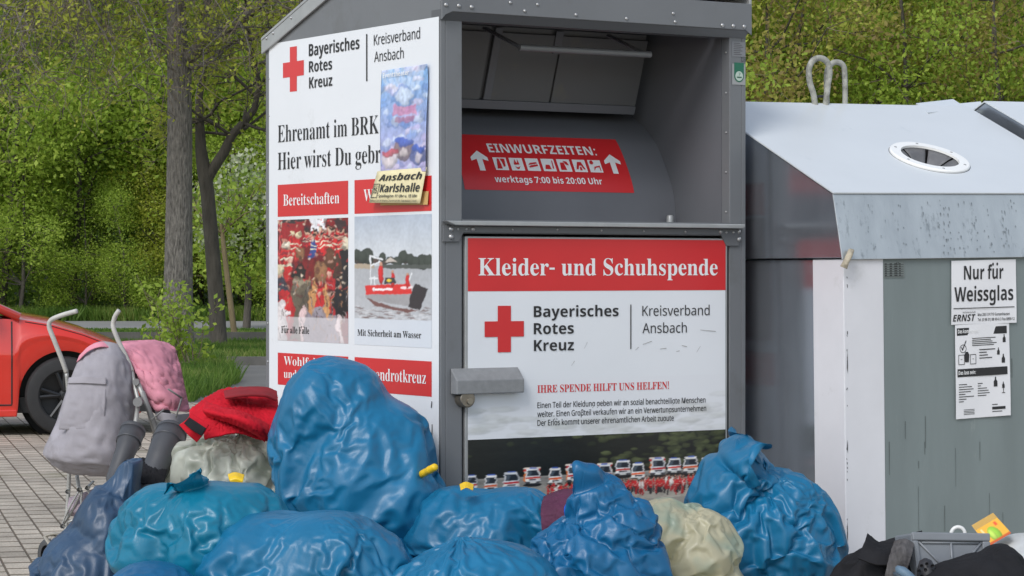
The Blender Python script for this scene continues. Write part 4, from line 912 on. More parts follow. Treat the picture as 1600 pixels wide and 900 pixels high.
def zlo(x):
    z = .155 if -3.2 < x < .60 else .22
    for xc in (0, -WB):
        d = .345 ** 2 - (x - xc) ** 2
        if d > 0: z = max(z, .30 + math.sqrt(d))
    return z
def yside(x, f):                                        # inward offset of the side surface, f 0 bottom .. 1 shoulder
    tip = max(0, x - .30) ** 2 * 1.35 + max(0, -3.0 - x) ** 2 * 1.4
    return .02 + .035 * (1 - f) ** 2 + .05 * max(0, f - .55) ** 2 / .2 + tip - .012 * math.exp(-((f - .62) / .07) ** 2)
xs = sorted(set(np.round(np.concatenate([np.linspace(-3.48, .74, 80), np.linspace(-.36, .36, 40), np.linspace(-WB - .36, -WB + .36, 40)]), 4)))
for sgn in (0, 1):
    mb = MB(); rows = []
    for f in np.linspace(0, 1, 15):
        rows.append([(x, (yside(x, f) if sgn == 0 else 2 * WH - yside(x, f)), zlo(x) + (zsh(x) - zlo(x)) * f) for x in xs])
    mb.grid(rows); mb.build('side_panel', M_CAR, car, auto=.9)
mb = MB(); rows = []
for g in np.linspace(0, 1, 17):
    r = []
    for x in [q for q in xs if q > -.36]:
        y0 = yside(x, 1); y = y0 + (2 * WH - 2 * y0) * g; r.append((x + (.10 + .05 * (x > .42)) * (1 - (2 * g - 1) ** 2) * (x > .45), y, zsh(x) + .05 * (1 - (2 * g - 1) ** 4) * min(1, (.78 - x) / .4)))
    rows.append(r)
mb.grid(rows); mb.build('bonnet', M_CAR, car, auto=.7)
mb = MB(); y0 = yside(.74, .5); mb.grid([[(.74 + .11 * (1 - (2 * g - 1) ** 2), y0 + (2 * WH - 2 * y0) * g, z) for g in np.linspace(0, 1, 13)] for z in (.18, .30, .40, .47)]); mb.build('front_bumper', M_CAR, car, smooth=True)
# glasshouse
gp = lambda x, z, y: (x, y, z)
cab = [(-.34, .90), (-1.25, 1.33), (-2.2, 1.44), (-3.05, 1.33), (-3.42, .90)]
for y, yt, nm in ((.055, .24, 'side_window'), (2 * WH - .055, 2 * WH - .24, 'side_window')):
    mb = MB(); pts = [(x - .13 if i == 0 else (x + .14 if i == 4 else x), (y if z < 1 else yt), z if z < 1 else z - .06) for i, (x, z) in enumerate(cab)]; mb.add(pts, [(0, 1, 2, 3, 4)]); mb.build(nm, M_GLS, car)
    for i in range(4):
        a, b = cab[i], cab[i + 1]; mb = MB(); mb.tube([(a[0], y if a[1] < 1 else yt, a[1] - (.0 if a[1] < 1 else .02)), (b[0], y if b[1] < 1 else yt, b[1] - (.0 if b[1] < 1 else .02))], .035, 8); mb.build('pillar', M_CAR, car, smooth=True)
mb = MB(); mb.grid([[(cab[0][0] + .03 * (1 - (2 * g - 1) ** 2), .08 + (2 * WH - .16) * g, .905 + .03 * (1 - (2 * g - 1) ** 2)) for g in np.linspace(0, 1, 9)], [(cab[1][0] + .05, .25 + (2 * WH - .5) * g, 1.31 + .02 * (1 - (2 * g - 1) ** 2)) for g in np.linspace(0, 1, 9)]]); mb.build('windscreen', M_GLS, car, smooth=True)
mb = MB(); mb.grid([[(x, .24 + (2 * WH - .48) * g, z + .035 * (1 - (2 * g - 1) ** 2)) for g in np.linspace(0, 1, 9)] for x, z in cab[1:4]]); mb.build('roof', M_CAR, car, smooth=True)
mb = MB(); mb.quad((-3.05, .25, 1.33), (-3.05, 2 * WH - .25, 1.33), (-3.45, 2 * WH - .1, .88), (-3.45, .1, .88)); mb.build('rear_window', M_GLS, car)
mb = MB(); mb.box(-3.44, .80, .12, 2 * WH - .12, .17, .29); mb.build('underbody', M_BLKP, car)
# door seams and sill, handle, mirror
def seam(pts, w=.006):
    mb = MB(); mb.tube([(x, yside(x, (z - zlo(x)) / (zsh(x) - zlo(x))) - .001, z) for x, z in pts], w, 6); return mb.build('door_seam', M_BLKP, car)
seam([(-.40, z) for z in np.linspace(.24, .87, 12)]); seam([(x, .235) for x in np.linspace(-1.6, -.40, 12)])
seam([(x, zsh(x) - .012) for x in np.linspace(-.30, .36, 14)], .004)
mb = MB(); mb.box(-1.9, -.36, .035, .12, .145, .20); mb.build('sill', M_DKRED if 'M_DKRED' in globals() else M_CAR, car, bevel=.01)
mb = MB(); mb.ball((-.62, -.07, .97), .1, 12, (.9, .9, .62)); mb.build('door_mirror', M_CAR, car, smooth=True)
mb = MB(); mb.grid([[(.42 + .20 * i / 4, yside(.42 + .20 * i / 4, .8) - .012 + .02 * (1 - j), .50 + .10 * j - .05 * i / 4 * j) for i in range(5)] for j in (0, .5, 1)]); mb.build('headlight', M_LAMP, car, smooth=True)
mb = MB(); mb.grid([[(.42 + .20 * i / 4, 2 * WH - yside(.42 + .20 * i / 4, .8) + .012, .50 + .10 * j) for i in range(5)] for j in (0, .5, 1)]); mb.build('headlight', M_LAMP, car, smooth=True)
for xc in (0, -WB):
    for sd_ in (0, 1):
        yy = .10 if sd_ == 0 else 2 * WH - .10; ax = (0, -1, 0) if sd_ == 0 else (0, 1, 0)
        mb = MB(); mb.lathe([(.19, .085), (.205, .10), (.265, .10), (.29, .09), (.302, .06), (.302, -.08), (.28, -.1)], (xc, yy, .30), ax, 36); w = mb.build('tyre', M_TYRE, car, auto=.6)
        mb = MB(); mb.lathe([(.205, .09), (.195, .07), (.185, .02), (.0, .0)], (xc, yy, .30), ax, 36)
        for k in range(5):
            a = 2 * math.pi * k / 5 + .5
            for da in (-.16, .16):
                c0 = Vector((xc + .04 * math.cos(a), yy + ax[1] * .075, .30 + .04 * math.sin(a))); c1 = Vector((xc + .19 * math.cos(a + da), yy + ax[1] * .08, .30 + .19 * math.sin(a + da))); mb.tube([c0, c1], [.018, .014], 6)
        mb.lathe([(0, .095), (.03, .093), (.05, .075), (.055, .05)], (xc, yy, .30), ax, 16); mb.build('rim', M_RIM, w, auto=.6)
    mb = MB(); mb.box(xc - .36, xc + .36, .14, .30, .1, .66) if False else mb.lathe([(.345, -.02), (.345, -.22), (0, -.22)], (xc, .06, .30), (0, -1, 0), 30); mb.build('wheel_well', M_BLKP, car)
# ================================================================== TREES AND GREEN
RT = random.Random(4)
M_BARK = pmat('grey_bark', (.175, .16, .14), .9, var=.65, vscale=34, stretch=(1, 1, .25), bump=1.0, bscale=34, bdist=.05, dirt=(.26, .25, .21), dscale=16, dlo=.60, dhi=.72)
M_BARKD = pmat('dark_bark', (.085, .075, .062), .95, var=.4, vscale=9, stretch=(1, 1, .25), bump=.9, bscale=24, bdist=.03)
M_BARKT = pmat('tan_bark', (.20, .155, .085), .9, var=.3, vscale=8, stretch=(1, 1, .3), bump=.6, bscale=30, bdist=.02)
M_TWIG = pmat('twig_bark', (.19, .15, .105), .9, var=.3, vscale=3)
def leaf_mat(name, cols, rough=.5, trans=.55):
    """one foliage material; the tint of a leaf comes from a per-leaf random value"""
    m = bpy.data.materials.new(name); m.use_nodes = True; t = m.node_tree; b = t.nodes['Principled BSDF']; L = t.links.new
    a = t.nodes.new('ShaderNodeAttribute'); a.attribute_name = 'tint'
    cr = t.nodes.new('ShaderNodeValToRGB'); el = cr.color_ramp.elements
    el[0].position = 0; el[0].color = (*cols[0], 1); el[1].position = 1; el[1].color = (*cols[-1], 1)
    for i, c in enumerate(cols[1:-1]): e = el.new((i + 1) / (len(cols) - 1)); e.color = (*c, 1)
    L(a.outputs['Fac'], cr.inputs[0]); L(cr.outputs[0], b.inputs['Base Color']); b.inputs['Roughness'].default_value = rough; b.inputs['Specular IOR Level'].default_value = .25
    tr = t.nodes.new('ShaderNodeBsdfTranslucent'); L(cr.outputs[0], tr.inputs[0]); mx = t.nodes.new('ShaderNodeMixShader'); mx.inputs[0].default_value = trans
    L(b.outputs[0], mx.inputs[1]); L(tr.outputs[0], mx.inputs[2]); L(mx.outputs[0], t.nodes['Material Output'].inputs[0]); return m
M_LF_A = leaf_mat('fresh_green_leaves', [(.22, .33, .045), (.34, .47, .065), (.48, .60, .10)])
M_LF_Y = leaf_mat('yellow_green_leaves', [(.28, .33, .045), (.44, .49, .065), (.62, .64, .12)])
M_LF_B = leaf_mat('brownish_spring_leaves', [(.32, .24, .11), (.42, .37, .10), (.48, .52, .10)])
M_LF_D = leaf_mat('dark_undergrowth_leaves', [(.13, .22, .05), (.21, .34, .07), (.31, .46, .09)])
M_BLOSSOM = leaf_mat('white_blossom', [(.36, .40, .25), (.50, .52, .38), (.24, .34, .09)], trans=.3)
M_GRASS = leaf_mat('grass_blades', [(.09, .17, .03), (.16, .27, .045), (.30, .34, .10)])
def leaves(name, C, size, seed, mat, parent=None, tint=None, flat=.0, aspect=.55, kind=None):
    """one small bent leaf (two triangles sharing a midrib pair) per point"""
    r = np.random.default_rng(seed); n = len(C); sz = size * (.6 + .8 * r.random(n))[:, None]
    a = r.normal(size=(n, 3)); a[:, 2] *= (1 - flat); a /= np.linalg.norm(a, axis=1)[:, None]; u = r.normal(size=(n, 3)); u -= a * (u * a).sum(1)[:, None]; u /= np.linalg.norm(u, axis=1)[:, None]; w = np.cross(a, u)
    V = np.empty((n, 4, 3)); V[:, 0] = C - a * sz; V[:, 1] = C + u * sz * aspect + w * sz * .15; V[:, 2] = C + a * sz; V[:, 3] = C - u * sz * aspect + w * sz * .15
    F = np.arange(n * 4).reshape(n, 4); o = npmesh(name, V.reshape(-1, 3), F, mat, parent, smooth=False)
    t = (r.random(n) if tint is None else np.clip(tint + r.normal(size=n) * .18, 0, 1)); at = o.data.attributes.new('tint', 'FLOAT', 'FACE'); at.data.foreach_set('value', t.astype(np.float32))
    if kind: o['kind'] = kind
    return o
def clumps(C, per, spread, seed):
    r = np.random.default_rng(seed); n = len(C); k = r.normal(size=(n, per, 3)) * spread; return (C[:, None, :] + k).reshape(-1, 3), np.repeat(r.random(n), per)
class Woody:
    """branching skeleton: tubes for the wood and the points where leaves grow"""
    def __init__(s, seed): s.r = random.Random(seed); s.mb = MB(); s.tips = []; s.fine = MB()
    def limb(s, p, d, L, r, depth, bend=.25, up=.12, kids=(3, 5), sides=8, ratio=.62, minr=.004, segs=6, spread=.9, taper=.45, tipr=None):
        p = Vector(p); d = Vector(d).normalized(); pts = [p.copy()]; rs = [r]; st = L / segs
        for i in range(segs):
            d = (d + Vector((s.r.gauss(0, bend), s.r.gauss(0, bend), s.r.gauss(0, bend) + up)) * .5).normalized(); p = p + d * st; pts.append(p.copy()); rs.append(max(minr * .6, r * (1 - (1 - taper) * (i + 1) / segs)))
        (s.mb if depth > 0 else s.fine).tube(pts, rs, sides if depth > 1 else (5 if depth == 1 else 3), cap=False)
        if depth <= 1:
            for q in pts[2:]: s.tips.append(tuple(q))
        if depth <= 0: return
        for k in range(s.r.randint(*kids)):
            i = s.r.randint(max(1, segs // 3), segs); b = pts[i]; dd = (pts[i] - pts[i - 1]).normalized(); o = Vector((s.r.gauss(0, 1), s.r.gauss(0, 1), s.r.gauss(0, .7))); o -= dd * o.dot(dd); o.normalize()
            s.limb(b, dd * (1 - spread * .5) + o * spread * .8, L * ratio * s.r.uniform(.7, 1.15), max(minr, rs[i] * .6), depth - 1, bend, up, kids, sides, ratio, minr, segs, spread, taper)
def at(px, py, D): return Vector(P(px, py, D))
# ---- the big grey trunk in the verge
DT = 37.0
t = thing('tree', 'large roadside tree with thick straight grey trunk and fork at upper right', 'tree', tuple(at(278, 556, DT) * 1.0), group=None)
base = at(278, 556, DT); base.z = .07
w = Woody(3); k = DT / FPX
tr = [Vector((base.x, DT, .05)), at(278, 548, DT), at(278, 480, DT), at(279, 400, DT), at(280, 300, DT), at(281, 200, DT), at(280, 110, DT), at(277, 60, DT), at(275, 0, DT), at(273, -90, DT), at(270, -200, DT)]
w.mb.tube(tr, [34 * k, 27 * k, 23.5 * k, 22 * k, 20.5 * k, 19.5 * k, 19 * k, 16 * k, 15 * k, 13 * k, 9 * k], 20, cap=False)
fk = [at(284, 98, DT), at(304, 82, DT - .1), at(322, 58, DT - .2), at(350, 48, DT - .4), at(385, 25, DT - .6), at(412, 0, DT - .8), at(450, -60, DT - 1)]; w.mb.tube(fk, [11 * k, 11 * k, 10 * k, 9 * k, 8 * k, 7 * k, 5 * k], 12, cap=False)
fk2 = [at(322, 60, DT - .2), at(322, 30, DT - .2), at(326, -10, DT - .3), at(330, -60, DT - .4)]; w.mb.tube(fk2, [7 * k, 6 * k, 5.5 * k, 4 * k], 10, cap=False)
fk3 = [at(292, 104, DT), at(312, 104, DT - .2), at(335, 90, DT - .3), at(362, 66, DT - .5), at(395, 60, DT - .6), at(425, 42, DT - .7)]; w.mb.tube(fk3, [6 * k, 5 * k, 4.5 * k, 4 * k, 3 * k, 2 * k], 8, cap=False)
# drooping limbs spreading left with a haze of twigs
# main limbs above the frame, thin drooping branches with a haze of twigs hanging from them
mains = []
for i in range(9):
    p = at(275, RT.uniform(-210, -30), DT); d = Vector((RT.choice((-1, -1, -1, .8)) * RT.uniform(.7, 1.2), RT.uniform(-.9, .9), RT.uniform(-.05, .3))).normalized(); pts = [p.copy()]
    for j in range(8): d = (d + Vector((RT.gauss(0, .16), RT.gauss(0, .16), RT.gauss(-.05, .12)))).normalized(); p = p + d * .62; pts.append(p.copy())
    w.mb.tube(pts, [.06 - .005 * j for j in range(9)], 8, cap=False); mains += pts[2:]
for i in range(210):
    b = RT.choice(mains) ; w.limb(b, (RT.gauss(0, .9), RT.gauss(0, .8), RT.uniform(-1.1, .15)), RT.uniform(1.0, 2.6), RT.uniform(.009, .018), 2, bend=.45, up=-.05, kids=(4, 7), ratio=.5, minr=.006, segs=6, spread=.95)
for i in range(14):
    b = RT.choice(fk[2:] + fk3[2:]); w.limb(b, (RT.gauss(0, .9), RT.gauss(0, .8), RT.uniform(-.6, .6)), RT.uniform(.8, 1.6), RT.uniform(.007, .013), 2, bend=.4, up=.0, kids=(3, 5), ratio=.5, minr=.0035, segs=5, spread=.95)
wood = w.mb.build('trunk', M_BARK, t, smooth=True); tw = w.fine.build('twigs', M_TWIG, t, smooth=True); adopt(t, wood, tw)
T_ = np.array(w.tips); r_ = np.random.default_rng(1); T_ = T_[r_.random(len(T_)) < .30]; C_, ti = clumps(T_, 2, .06, 2); adopt(t, leaves('crown', C_, .036, 3, M_LF_Y, t, tint=ti * .9))
print('big tree', len(C_))
# shoots with fresh leaves at the trunk's foot and on the trunk
def shrub(name, label, cx, D, hgt, wid, n, mat, seed, zb=.08, size=.05, group=None, cat='shrub', yellow=None):
    t = thing(name, label, cat, (cx, D, zb), group=group); w = Woody(seed); rr = random.Random(seed)
    for i in range(n): w.limb((cx + rr.uniform(-wid, wid) * .3, D + rr.uniform(-wid, wid) * .3, zb), (rr.uniform(-.8, .8) * wid / hgt, rr.uniform(-.6, .6) * wid / hgt, 1), hgt * rr.uniform(.5, 1), .010, 1, bend=.25, up=.1, kids=(3, 5), ratio=.45, minr=.004, segs=5)
    o1 = w.mb.build('stems', M_TWIG, None, smooth=True); o2 = w.fine.build('twigs', M_TWIG, None); T = np.array(w.tips); C, ti = clumps(T, 3, size * 1.3, seed); o3 = leaves('foliage', C, size, seed, mat, tint=ti); adopt(t, o1, o2, o3); return t
bx_ = at(282, 560, 30).x
shrub('shrub', 'young shrub with yellow green leaves at the foot of the big grey trunk', (285 - 800) / FPX * 31, 31, 1.15, .65, 13, M_LF_A, 41, zb=.0, size=.04)
# ---- dark forked trunk and thin tan trunk
D2 = 40.0; k = D2 / FPX
t = thing('tree', 'dark slender tree forking in two behind the large grey trunk', 'tree', tuple(at(342, 553, D2)))
w = Woody(8)
w.mb.tube([at(344, 560, D2), at(342, 545, D2), at(338, 470, D2), at(331, 380, D2), at(324, 300, D2), at(318, 262, D2), at(314, 235, D2), at(312, 190, D2), at(311, 150, D2), at(318, 110, D2), at(326, 70, D2)], [19 * k, 14 * k, 12.5 * k, 11.5 * k, 11 * k, 11 * k, 9 * k, 7 * k, 6 * k, 5 * k, 3 * k], 14, cap=False)
w.mb.tube([at(322, 285, D2), at(334, 262, D2), at(350, 238, D2), at(362, 212, D2), at(380, 192, D2), at(398, 168, D2), at(405, 130, D2), at(396, 90, D2), at(372, 60, D2)], [8 * k, 8.5 * k, 8 * k, 7 * k, 6 * k, 5 * k, 4 * k, 3 * k, 2 * k], 12, cap=False)
for i in range(16):
    a = RT.choice([(312, 190), (311, 150), (318, 110), (380, 192), (400, 150), (362, 212), (398, 100)]); w.limb(at(*a, D2), (RT.uniform(-1, 1), RT.uniform(-1, 1), RT.uniform(-.1, .8)), RT.uniform(1.0, 2.2), .028, 2, bend=.3, up=.02, kids=(3, 5), ratio=.55, minr=.006, segs=5)
o1 = w.mb.build('trunk', M_BARKD, None, smooth=True); o2 = w.fine.build('twigs', M_TWIG, None); T_ = np.array(w.tips); C_, ti = clumps(T_[np.random.default_rng(2).random(len(T_)) < .7], 2, .08, 5); o3 = leaves('crown', C_, .045, 6, M_LF_Y, tint=ti * .8); adopt(t, o1, o2, o3)
D3 = 46.0; k = D3 / FPX
t = thing('tree', 'thin tan stemmed sapling leaning beside the dark forked tree', 'tree', tuple(at(368, 530, D3)))
w = Woody(9); w.mb.tube([at(370, 538, D3), at(366, 520, D3), at(356, 440, D3), at(350, 390, D3), at(346, 350, D3)], [6 * k, 5 * k, 4.5 * k, 4 * k, 3 * k], 10, cap=False)
for i in range(7): w.limb(at(348, 365, D3), (RT.uniform(-1, 1), RT.uniform(-1, 1), RT.uniform(.3, 1)), RT.uniform(.6, 1.2), .02, 1, kids=(3, 4), segs=4)
o1 = w.mb.build('trunk', M_BARKT, None, smooth=True); o2 = w.fine.build('twigs', M_TWIG, None); C_, ti = clumps(np.array(w.tips), 4, .12, 5); o3 = leaves('crown', C_, .06, 6, M_LF_A, tint=ti); adopt(t, o1, o2, o3)
# ---- white flowering shrub beside the container
def crown_cloud(cx, cy, cz, rx, ry, rz, n, seed, per=7, spread=.28):
    r = np.random.default_rng(seed); d = r.normal(size=(n, 3)); d /= np.linalg.norm(d, axis=1)[:, None]; rad = r.random(n) ** .45; C = np.array([cx, cy, cz]) + d * rad[:, None] * np.array([rx, ry, rz]); return clumps(C, per, spread, seed + 1)
D4 = 56.0
c4_ = at(385, 320, D4); t = thing('flowering_tree', 'small tree covered in white blossom beside the container edge', 'tree', (c4_.x, D4, 0))
w = Woody(12); w.mb.tube([(c4_.x, D4, 0), (c4_.x + .05, D4, .9), (c4_.x - .05, D4, 1.8)], [.09, .07, .05], 8, cap=False)
for i in range(9): w.limb((c4_.x, D4, 1.3 + .1 * i), (RT.uniform(-1, 1), RT.uniform(-1, 1), RT.uniform(.2, 1)), 1.4, .03, 1, kids=(3, 5), segs=5)
o1 = w.mb.build('trunk', M_BARKD, None, smooth=True); o2 = w.fine.build('twigs', M_TWIG, None)
C_, ti = crown_cloud(c4_.x, D4, c4_.z - .1, 1.25, 1.2, 1.25, 380, 77, 8, .13); o3 = leaves('blossom', C_, .050, 78, M_BLOSSOM, tint=ti, aspect=.8)
C_, ti = crown_cloud(c4_.x, D4, c4_.z - .5, 1.25, 1.2, 1.5, 560, 79, 8, .16); o4 = leaves('foliage', C_, .06, 80, M_LF_A, tint=ti); adopt(t, o1, o2, o3, o4)

# ---- woodland edge: individual trees in rows, shared variants
def variant(seed, h, mat, n, rx, bark, lean=0):
    w = Woody(seed); rr = random.Random(seed); pts = [Vector((0, 0, 0))]; d = Vector((lean, 0, 1))
    for i in range(7): d = (d + Vector((rr.gauss(0, .07), rr.gauss(0, .07), .1))).normalized(); pts.append(pts[-1] + d * h * .8 / 7)
    w.mb.tube(pts, [h * .0085 * (1 - .75 * i / 7) for i in range(8)], 8, cap=False)
    for i in range(16):
        b = pts[rr.randint(2, 7)]; w.limb(b, (rr.gauss(0, 1), rr.gauss(0, 1), rr.uniform(.0, .9)), h * rr.uniform(.16, .30), .035, 1, bend=.3, up=.08, kids=(3, 5), ratio=.55, minr=.012, segs=5)
    r = np.random.default_rng(seed); T = np.array(w.tips); C0 = T[r.integers(0, len(T), n)] + r.normal(size=(n, 3)) * .35; C, ti = clumps(C0, 11, .24, seed); return w, C, ti
VARS = []
for sd_, h, mat, n, bark in ((101, 13, M_LF_A, 1250, M_BARKD), (102, 11, M_LF_Y, 1050, M_BARKD), (103, 12, M_LF_B, 950, M_BARKD), (104, 14, M_LF_A, 1300, M_BARKD), (105, 10, M_LF_Y, 1200, M_BARKD)):
    w, C, ti = variant(sd_, h, mat, n, 2, bark)
    VARS.append((w.mb.build('trunk', bark, None, smooth=True), w.fine.build('twigs', M_TWIG, None), leaves('crown', C, .068, sd_, mat, tint=ti)))
LBL = ['slender fresh green tree in the woodland edge across the road', 'yellow green spring tree in the woodland edge across the road', 'brownish budding tree in the woodland edge across the road', 'tall grey stemmed green tree in the woodland edge across the road', 'short yellowish tree in the woodland edge across the road']
spots = []
for row, (D, dx) in enumerate(((66.5, 2.3), (70, 2.4), (74, 2.6), (79, 2.8))):
    x = -D * .235
    while x < D * .235: spots.append((x + RT.uniform(-.7, .7), D + RT.uniform(-1.2, 1.2), row)); x += dx
used = set()
for (x, y, row) in spots:
    right = x > 4
    v = RT.choice((0, 0, 3, 1, 4, 0)) if not right else RT.choice((1, 4, 2, 0, 3, 1, 0))
    if x < -9 and row < 2: v = RT.choice((0, 3, 0))
    e = thing('woodland_tree', LBL[v], 'tree', (x, y, 0), (0, 0, RT.uniform(0, 6.28)), 'trees of the woodland edge'); sc = RT.uniform(.85, 1.12); e.scale = (sc, sc, sc)
    for o in VARS[v]:
        c = o if (v not in used) else o.copy()
        if v in used: COL.objects.link(c)
        c.parent = e
    used.add(v)
for i in range(26):
    x, y = -16.5 + 33 * i / 25 + RT.uniform(-.5, .5), RT.uniform(64.6, 66.0); v = RT.choice((0, 0, 1, 3) if x < 4 else (1, 4, 2, 0))
    e = thing('sapling', 'young ' + ('fresh green' if v in (0, 3) else 'yellow green' if v in (1, 4) else 'brownish') + ' sapling at the foot of the woodland edge', 'sapling', (x, y, -.6), (0, 0, RT.uniform(0, 6.28)), 'saplings along the woodland edge'); sc = RT.uniform(.32, .52); e.scale = (sc * 1.15, sc * 1.15, sc)
    for o in VARS[v]: c = o.copy(); COL.objects.link(c); c.parent = e
# dense green mass between and behind the trunks
r = np.random.default_rng(9); N_ = 7600; X_ = np.stack([r.uniform(-26, 26, N_), r.uniform(80, 92, N_), r.uniform(0, 1, N_) ** .9 * 15], 1); C_, ti = clumps(X_, 10, .5, 10); o = leaves('woodland', C_, .16, 11, M_LF_D, tint=ti, kind='stuff')
N_ = 6500; X_ = np.stack([r.uniform(-22, 22, N_), r.uniform(65.5, 78, N_), np.abs(r.normal(size=N_)) * 2.6], 1); C_, ti = clumps(X_, 10, .26, 12); o = leaves('undergrowth', C_, .075, 13, M_LF_D, tint=ti, kind='stuff')
MB().quad((-140, 95, -1), (140, 95, -1), (140, 150, 40), (-140, 150, 40)).build('sky_block_slope', pmat('sky_block_green', (.018, .030, .010), .95, var=.5, vscale=.4, bump=1, bscale=2, bdist=.4), kind='structure')  # added dark slope behind the woodland, keeps sky from showing between the leaves
# ---- grass: verge, strip, woodland edge and the tuft round the shrub
def grass(name, n, xr, yr, zb, hgt, seed, wid=.012, mask=None):
    r = np.random.default_rng(seed); x = r.uniform(*xr, n); y = r.uniform(*yr, n)
    if mask is not None: m = mask(x, y, r); x, y = x[m], y[m]; n = len(x)
    h = hgt * (.4 + .9 * r.random(n)); a = r.uniform(0, 6.28, n); lean = r.normal(size=(n, 2)) * .35 * h[:, None]; V = np.empty((n, 4, 3)); ww = wid * (.7 + .6 * r.random(n))
    dx, dy = np.cos(a) * ww, np.sin(a) * ww; V[:, 0] = np.stack([x - dx, y - dy, np.full(n, zb)], 1); V[:, 1] = np.stack([x + dx, y + dy, np.full(n, zb)], 1)
    V[:, 2] = np.stack([x + lean[:, 0] * .6 + dx * .6, y + lean[:, 1] * .6 + dy * .6, zb + h * .65], 1); V[:, 3] = np.stack([x + lean[:, 0], y + lean[:, 1], zb + h], 1)
    o = npmesh(name, V.reshape(-1, 3), np.arange(n * 4).reshape(n, 4), M_GRASS, None, smooth=False); t = np.clip(r.random(n) * .7 + .5 * (np.sin(V[:, 0, 0] * 2.1) * np.cos(V[:, 0, 1] * 1.7)), 0, 1); at_ = o.data.attributes.new('tint', 'FLOAT', 'FACE'); at_.data.foreach_set('value', t.astype(np.float32)); o['kind'] = 'stuff'; return o
grass('grass', 26000, (-9.5, -2.5), (34.7, 41.9), .08, .10, 51)
grass('grass', 22000, (-12, -3), (42.3, 50.9), .10, .05, 52, .016)
grass('grass', 22000, (-16, -4), (64, 67), .0, .34, 53, .022)
gx = (300 - 800) / FPX * 29
grass('grass', 14000, (gx - 1.1, gx + .55), (24.6, 34.2), .0, .19, 54, .008, mask=lambda x, y, r: (np.abs((x - (300 - 800) / FPX * y - .02) / (.42 + .02 * (34 - y))) < 1))
# ================================================================== SHEET SOLVER for bags and garments
class Body:
    """smooth union of rotated ellipsoids: what the sheet is draped over"""
    def __init__(s, k=9.0): s.k = k; s.c = []; s.A = []
    def ell(s, c, r, rot=(0, 0, 0)):
        R = np.array(Matrix.Rotation(rot[2], 3, 'Z') @ Matrix.Rotation(rot[1], 3, 'Y') @ Matrix.Rotation(rot[0], 3, 'X'))
        s.c.append(np.array(c, float)); s.A.append((R / np.array(r, float)).T); return s
    def val(s, p, grad=False):
        q = []; g = []
        for c, A in zip(s.c, s.A):
            l = (p - c) @ A.T; n = np.sqrt((l * l).sum(1)) + 1e-9; q.append(n - 1)
            if grad: g.append((l / n[:, None]) @ A)
        q = np.array(q); m = q.min(0); w = np.exp(-s.k * (q - m)); S = w.sum(0); f = m - np.log(S) / s.k
        if not grad: return f
        w /= S; G = sum(w[i][:, None] * g[i] for i in range(len(g))); return f, G
    def push(s, p, off=0.0):
        f, G = s.val(p, True); n2 = (G * G).sum(1) + 1e-9; ln = np.sqrt(n2); d = np.minimum(f - off * ln, 0); hit = d < 0
        return p - (d / n2)[:, None] * G, hit

def vnoise(p, seed, scale):
    """smooth value noise, p (n,3) -> (n,)"""
    r = np.random.default_rng(seed); N = 24; T = r.random((N, N, N)); q = p * scale + 100.0; i = np.floor(q).astype(int); f = q - i; f = f * f * (3 - 2 * f)
    out = 0
    for dx in (0, 1):
        for dy in (0, 1):
            for dz in (0, 1):
                w = (f[:, 0] if dx else 1 - f[:, 0]) * (f[:, 1] if dy else 1 - f[:, 1]) * (f[:, 2] if dz else 1 - f[:, 2])
                out = out + w * T[(i[:, 0] + dx) % N, (i[:, 1] + dy) % N, (i[:, 2] + dz) % N]
    return out - .5

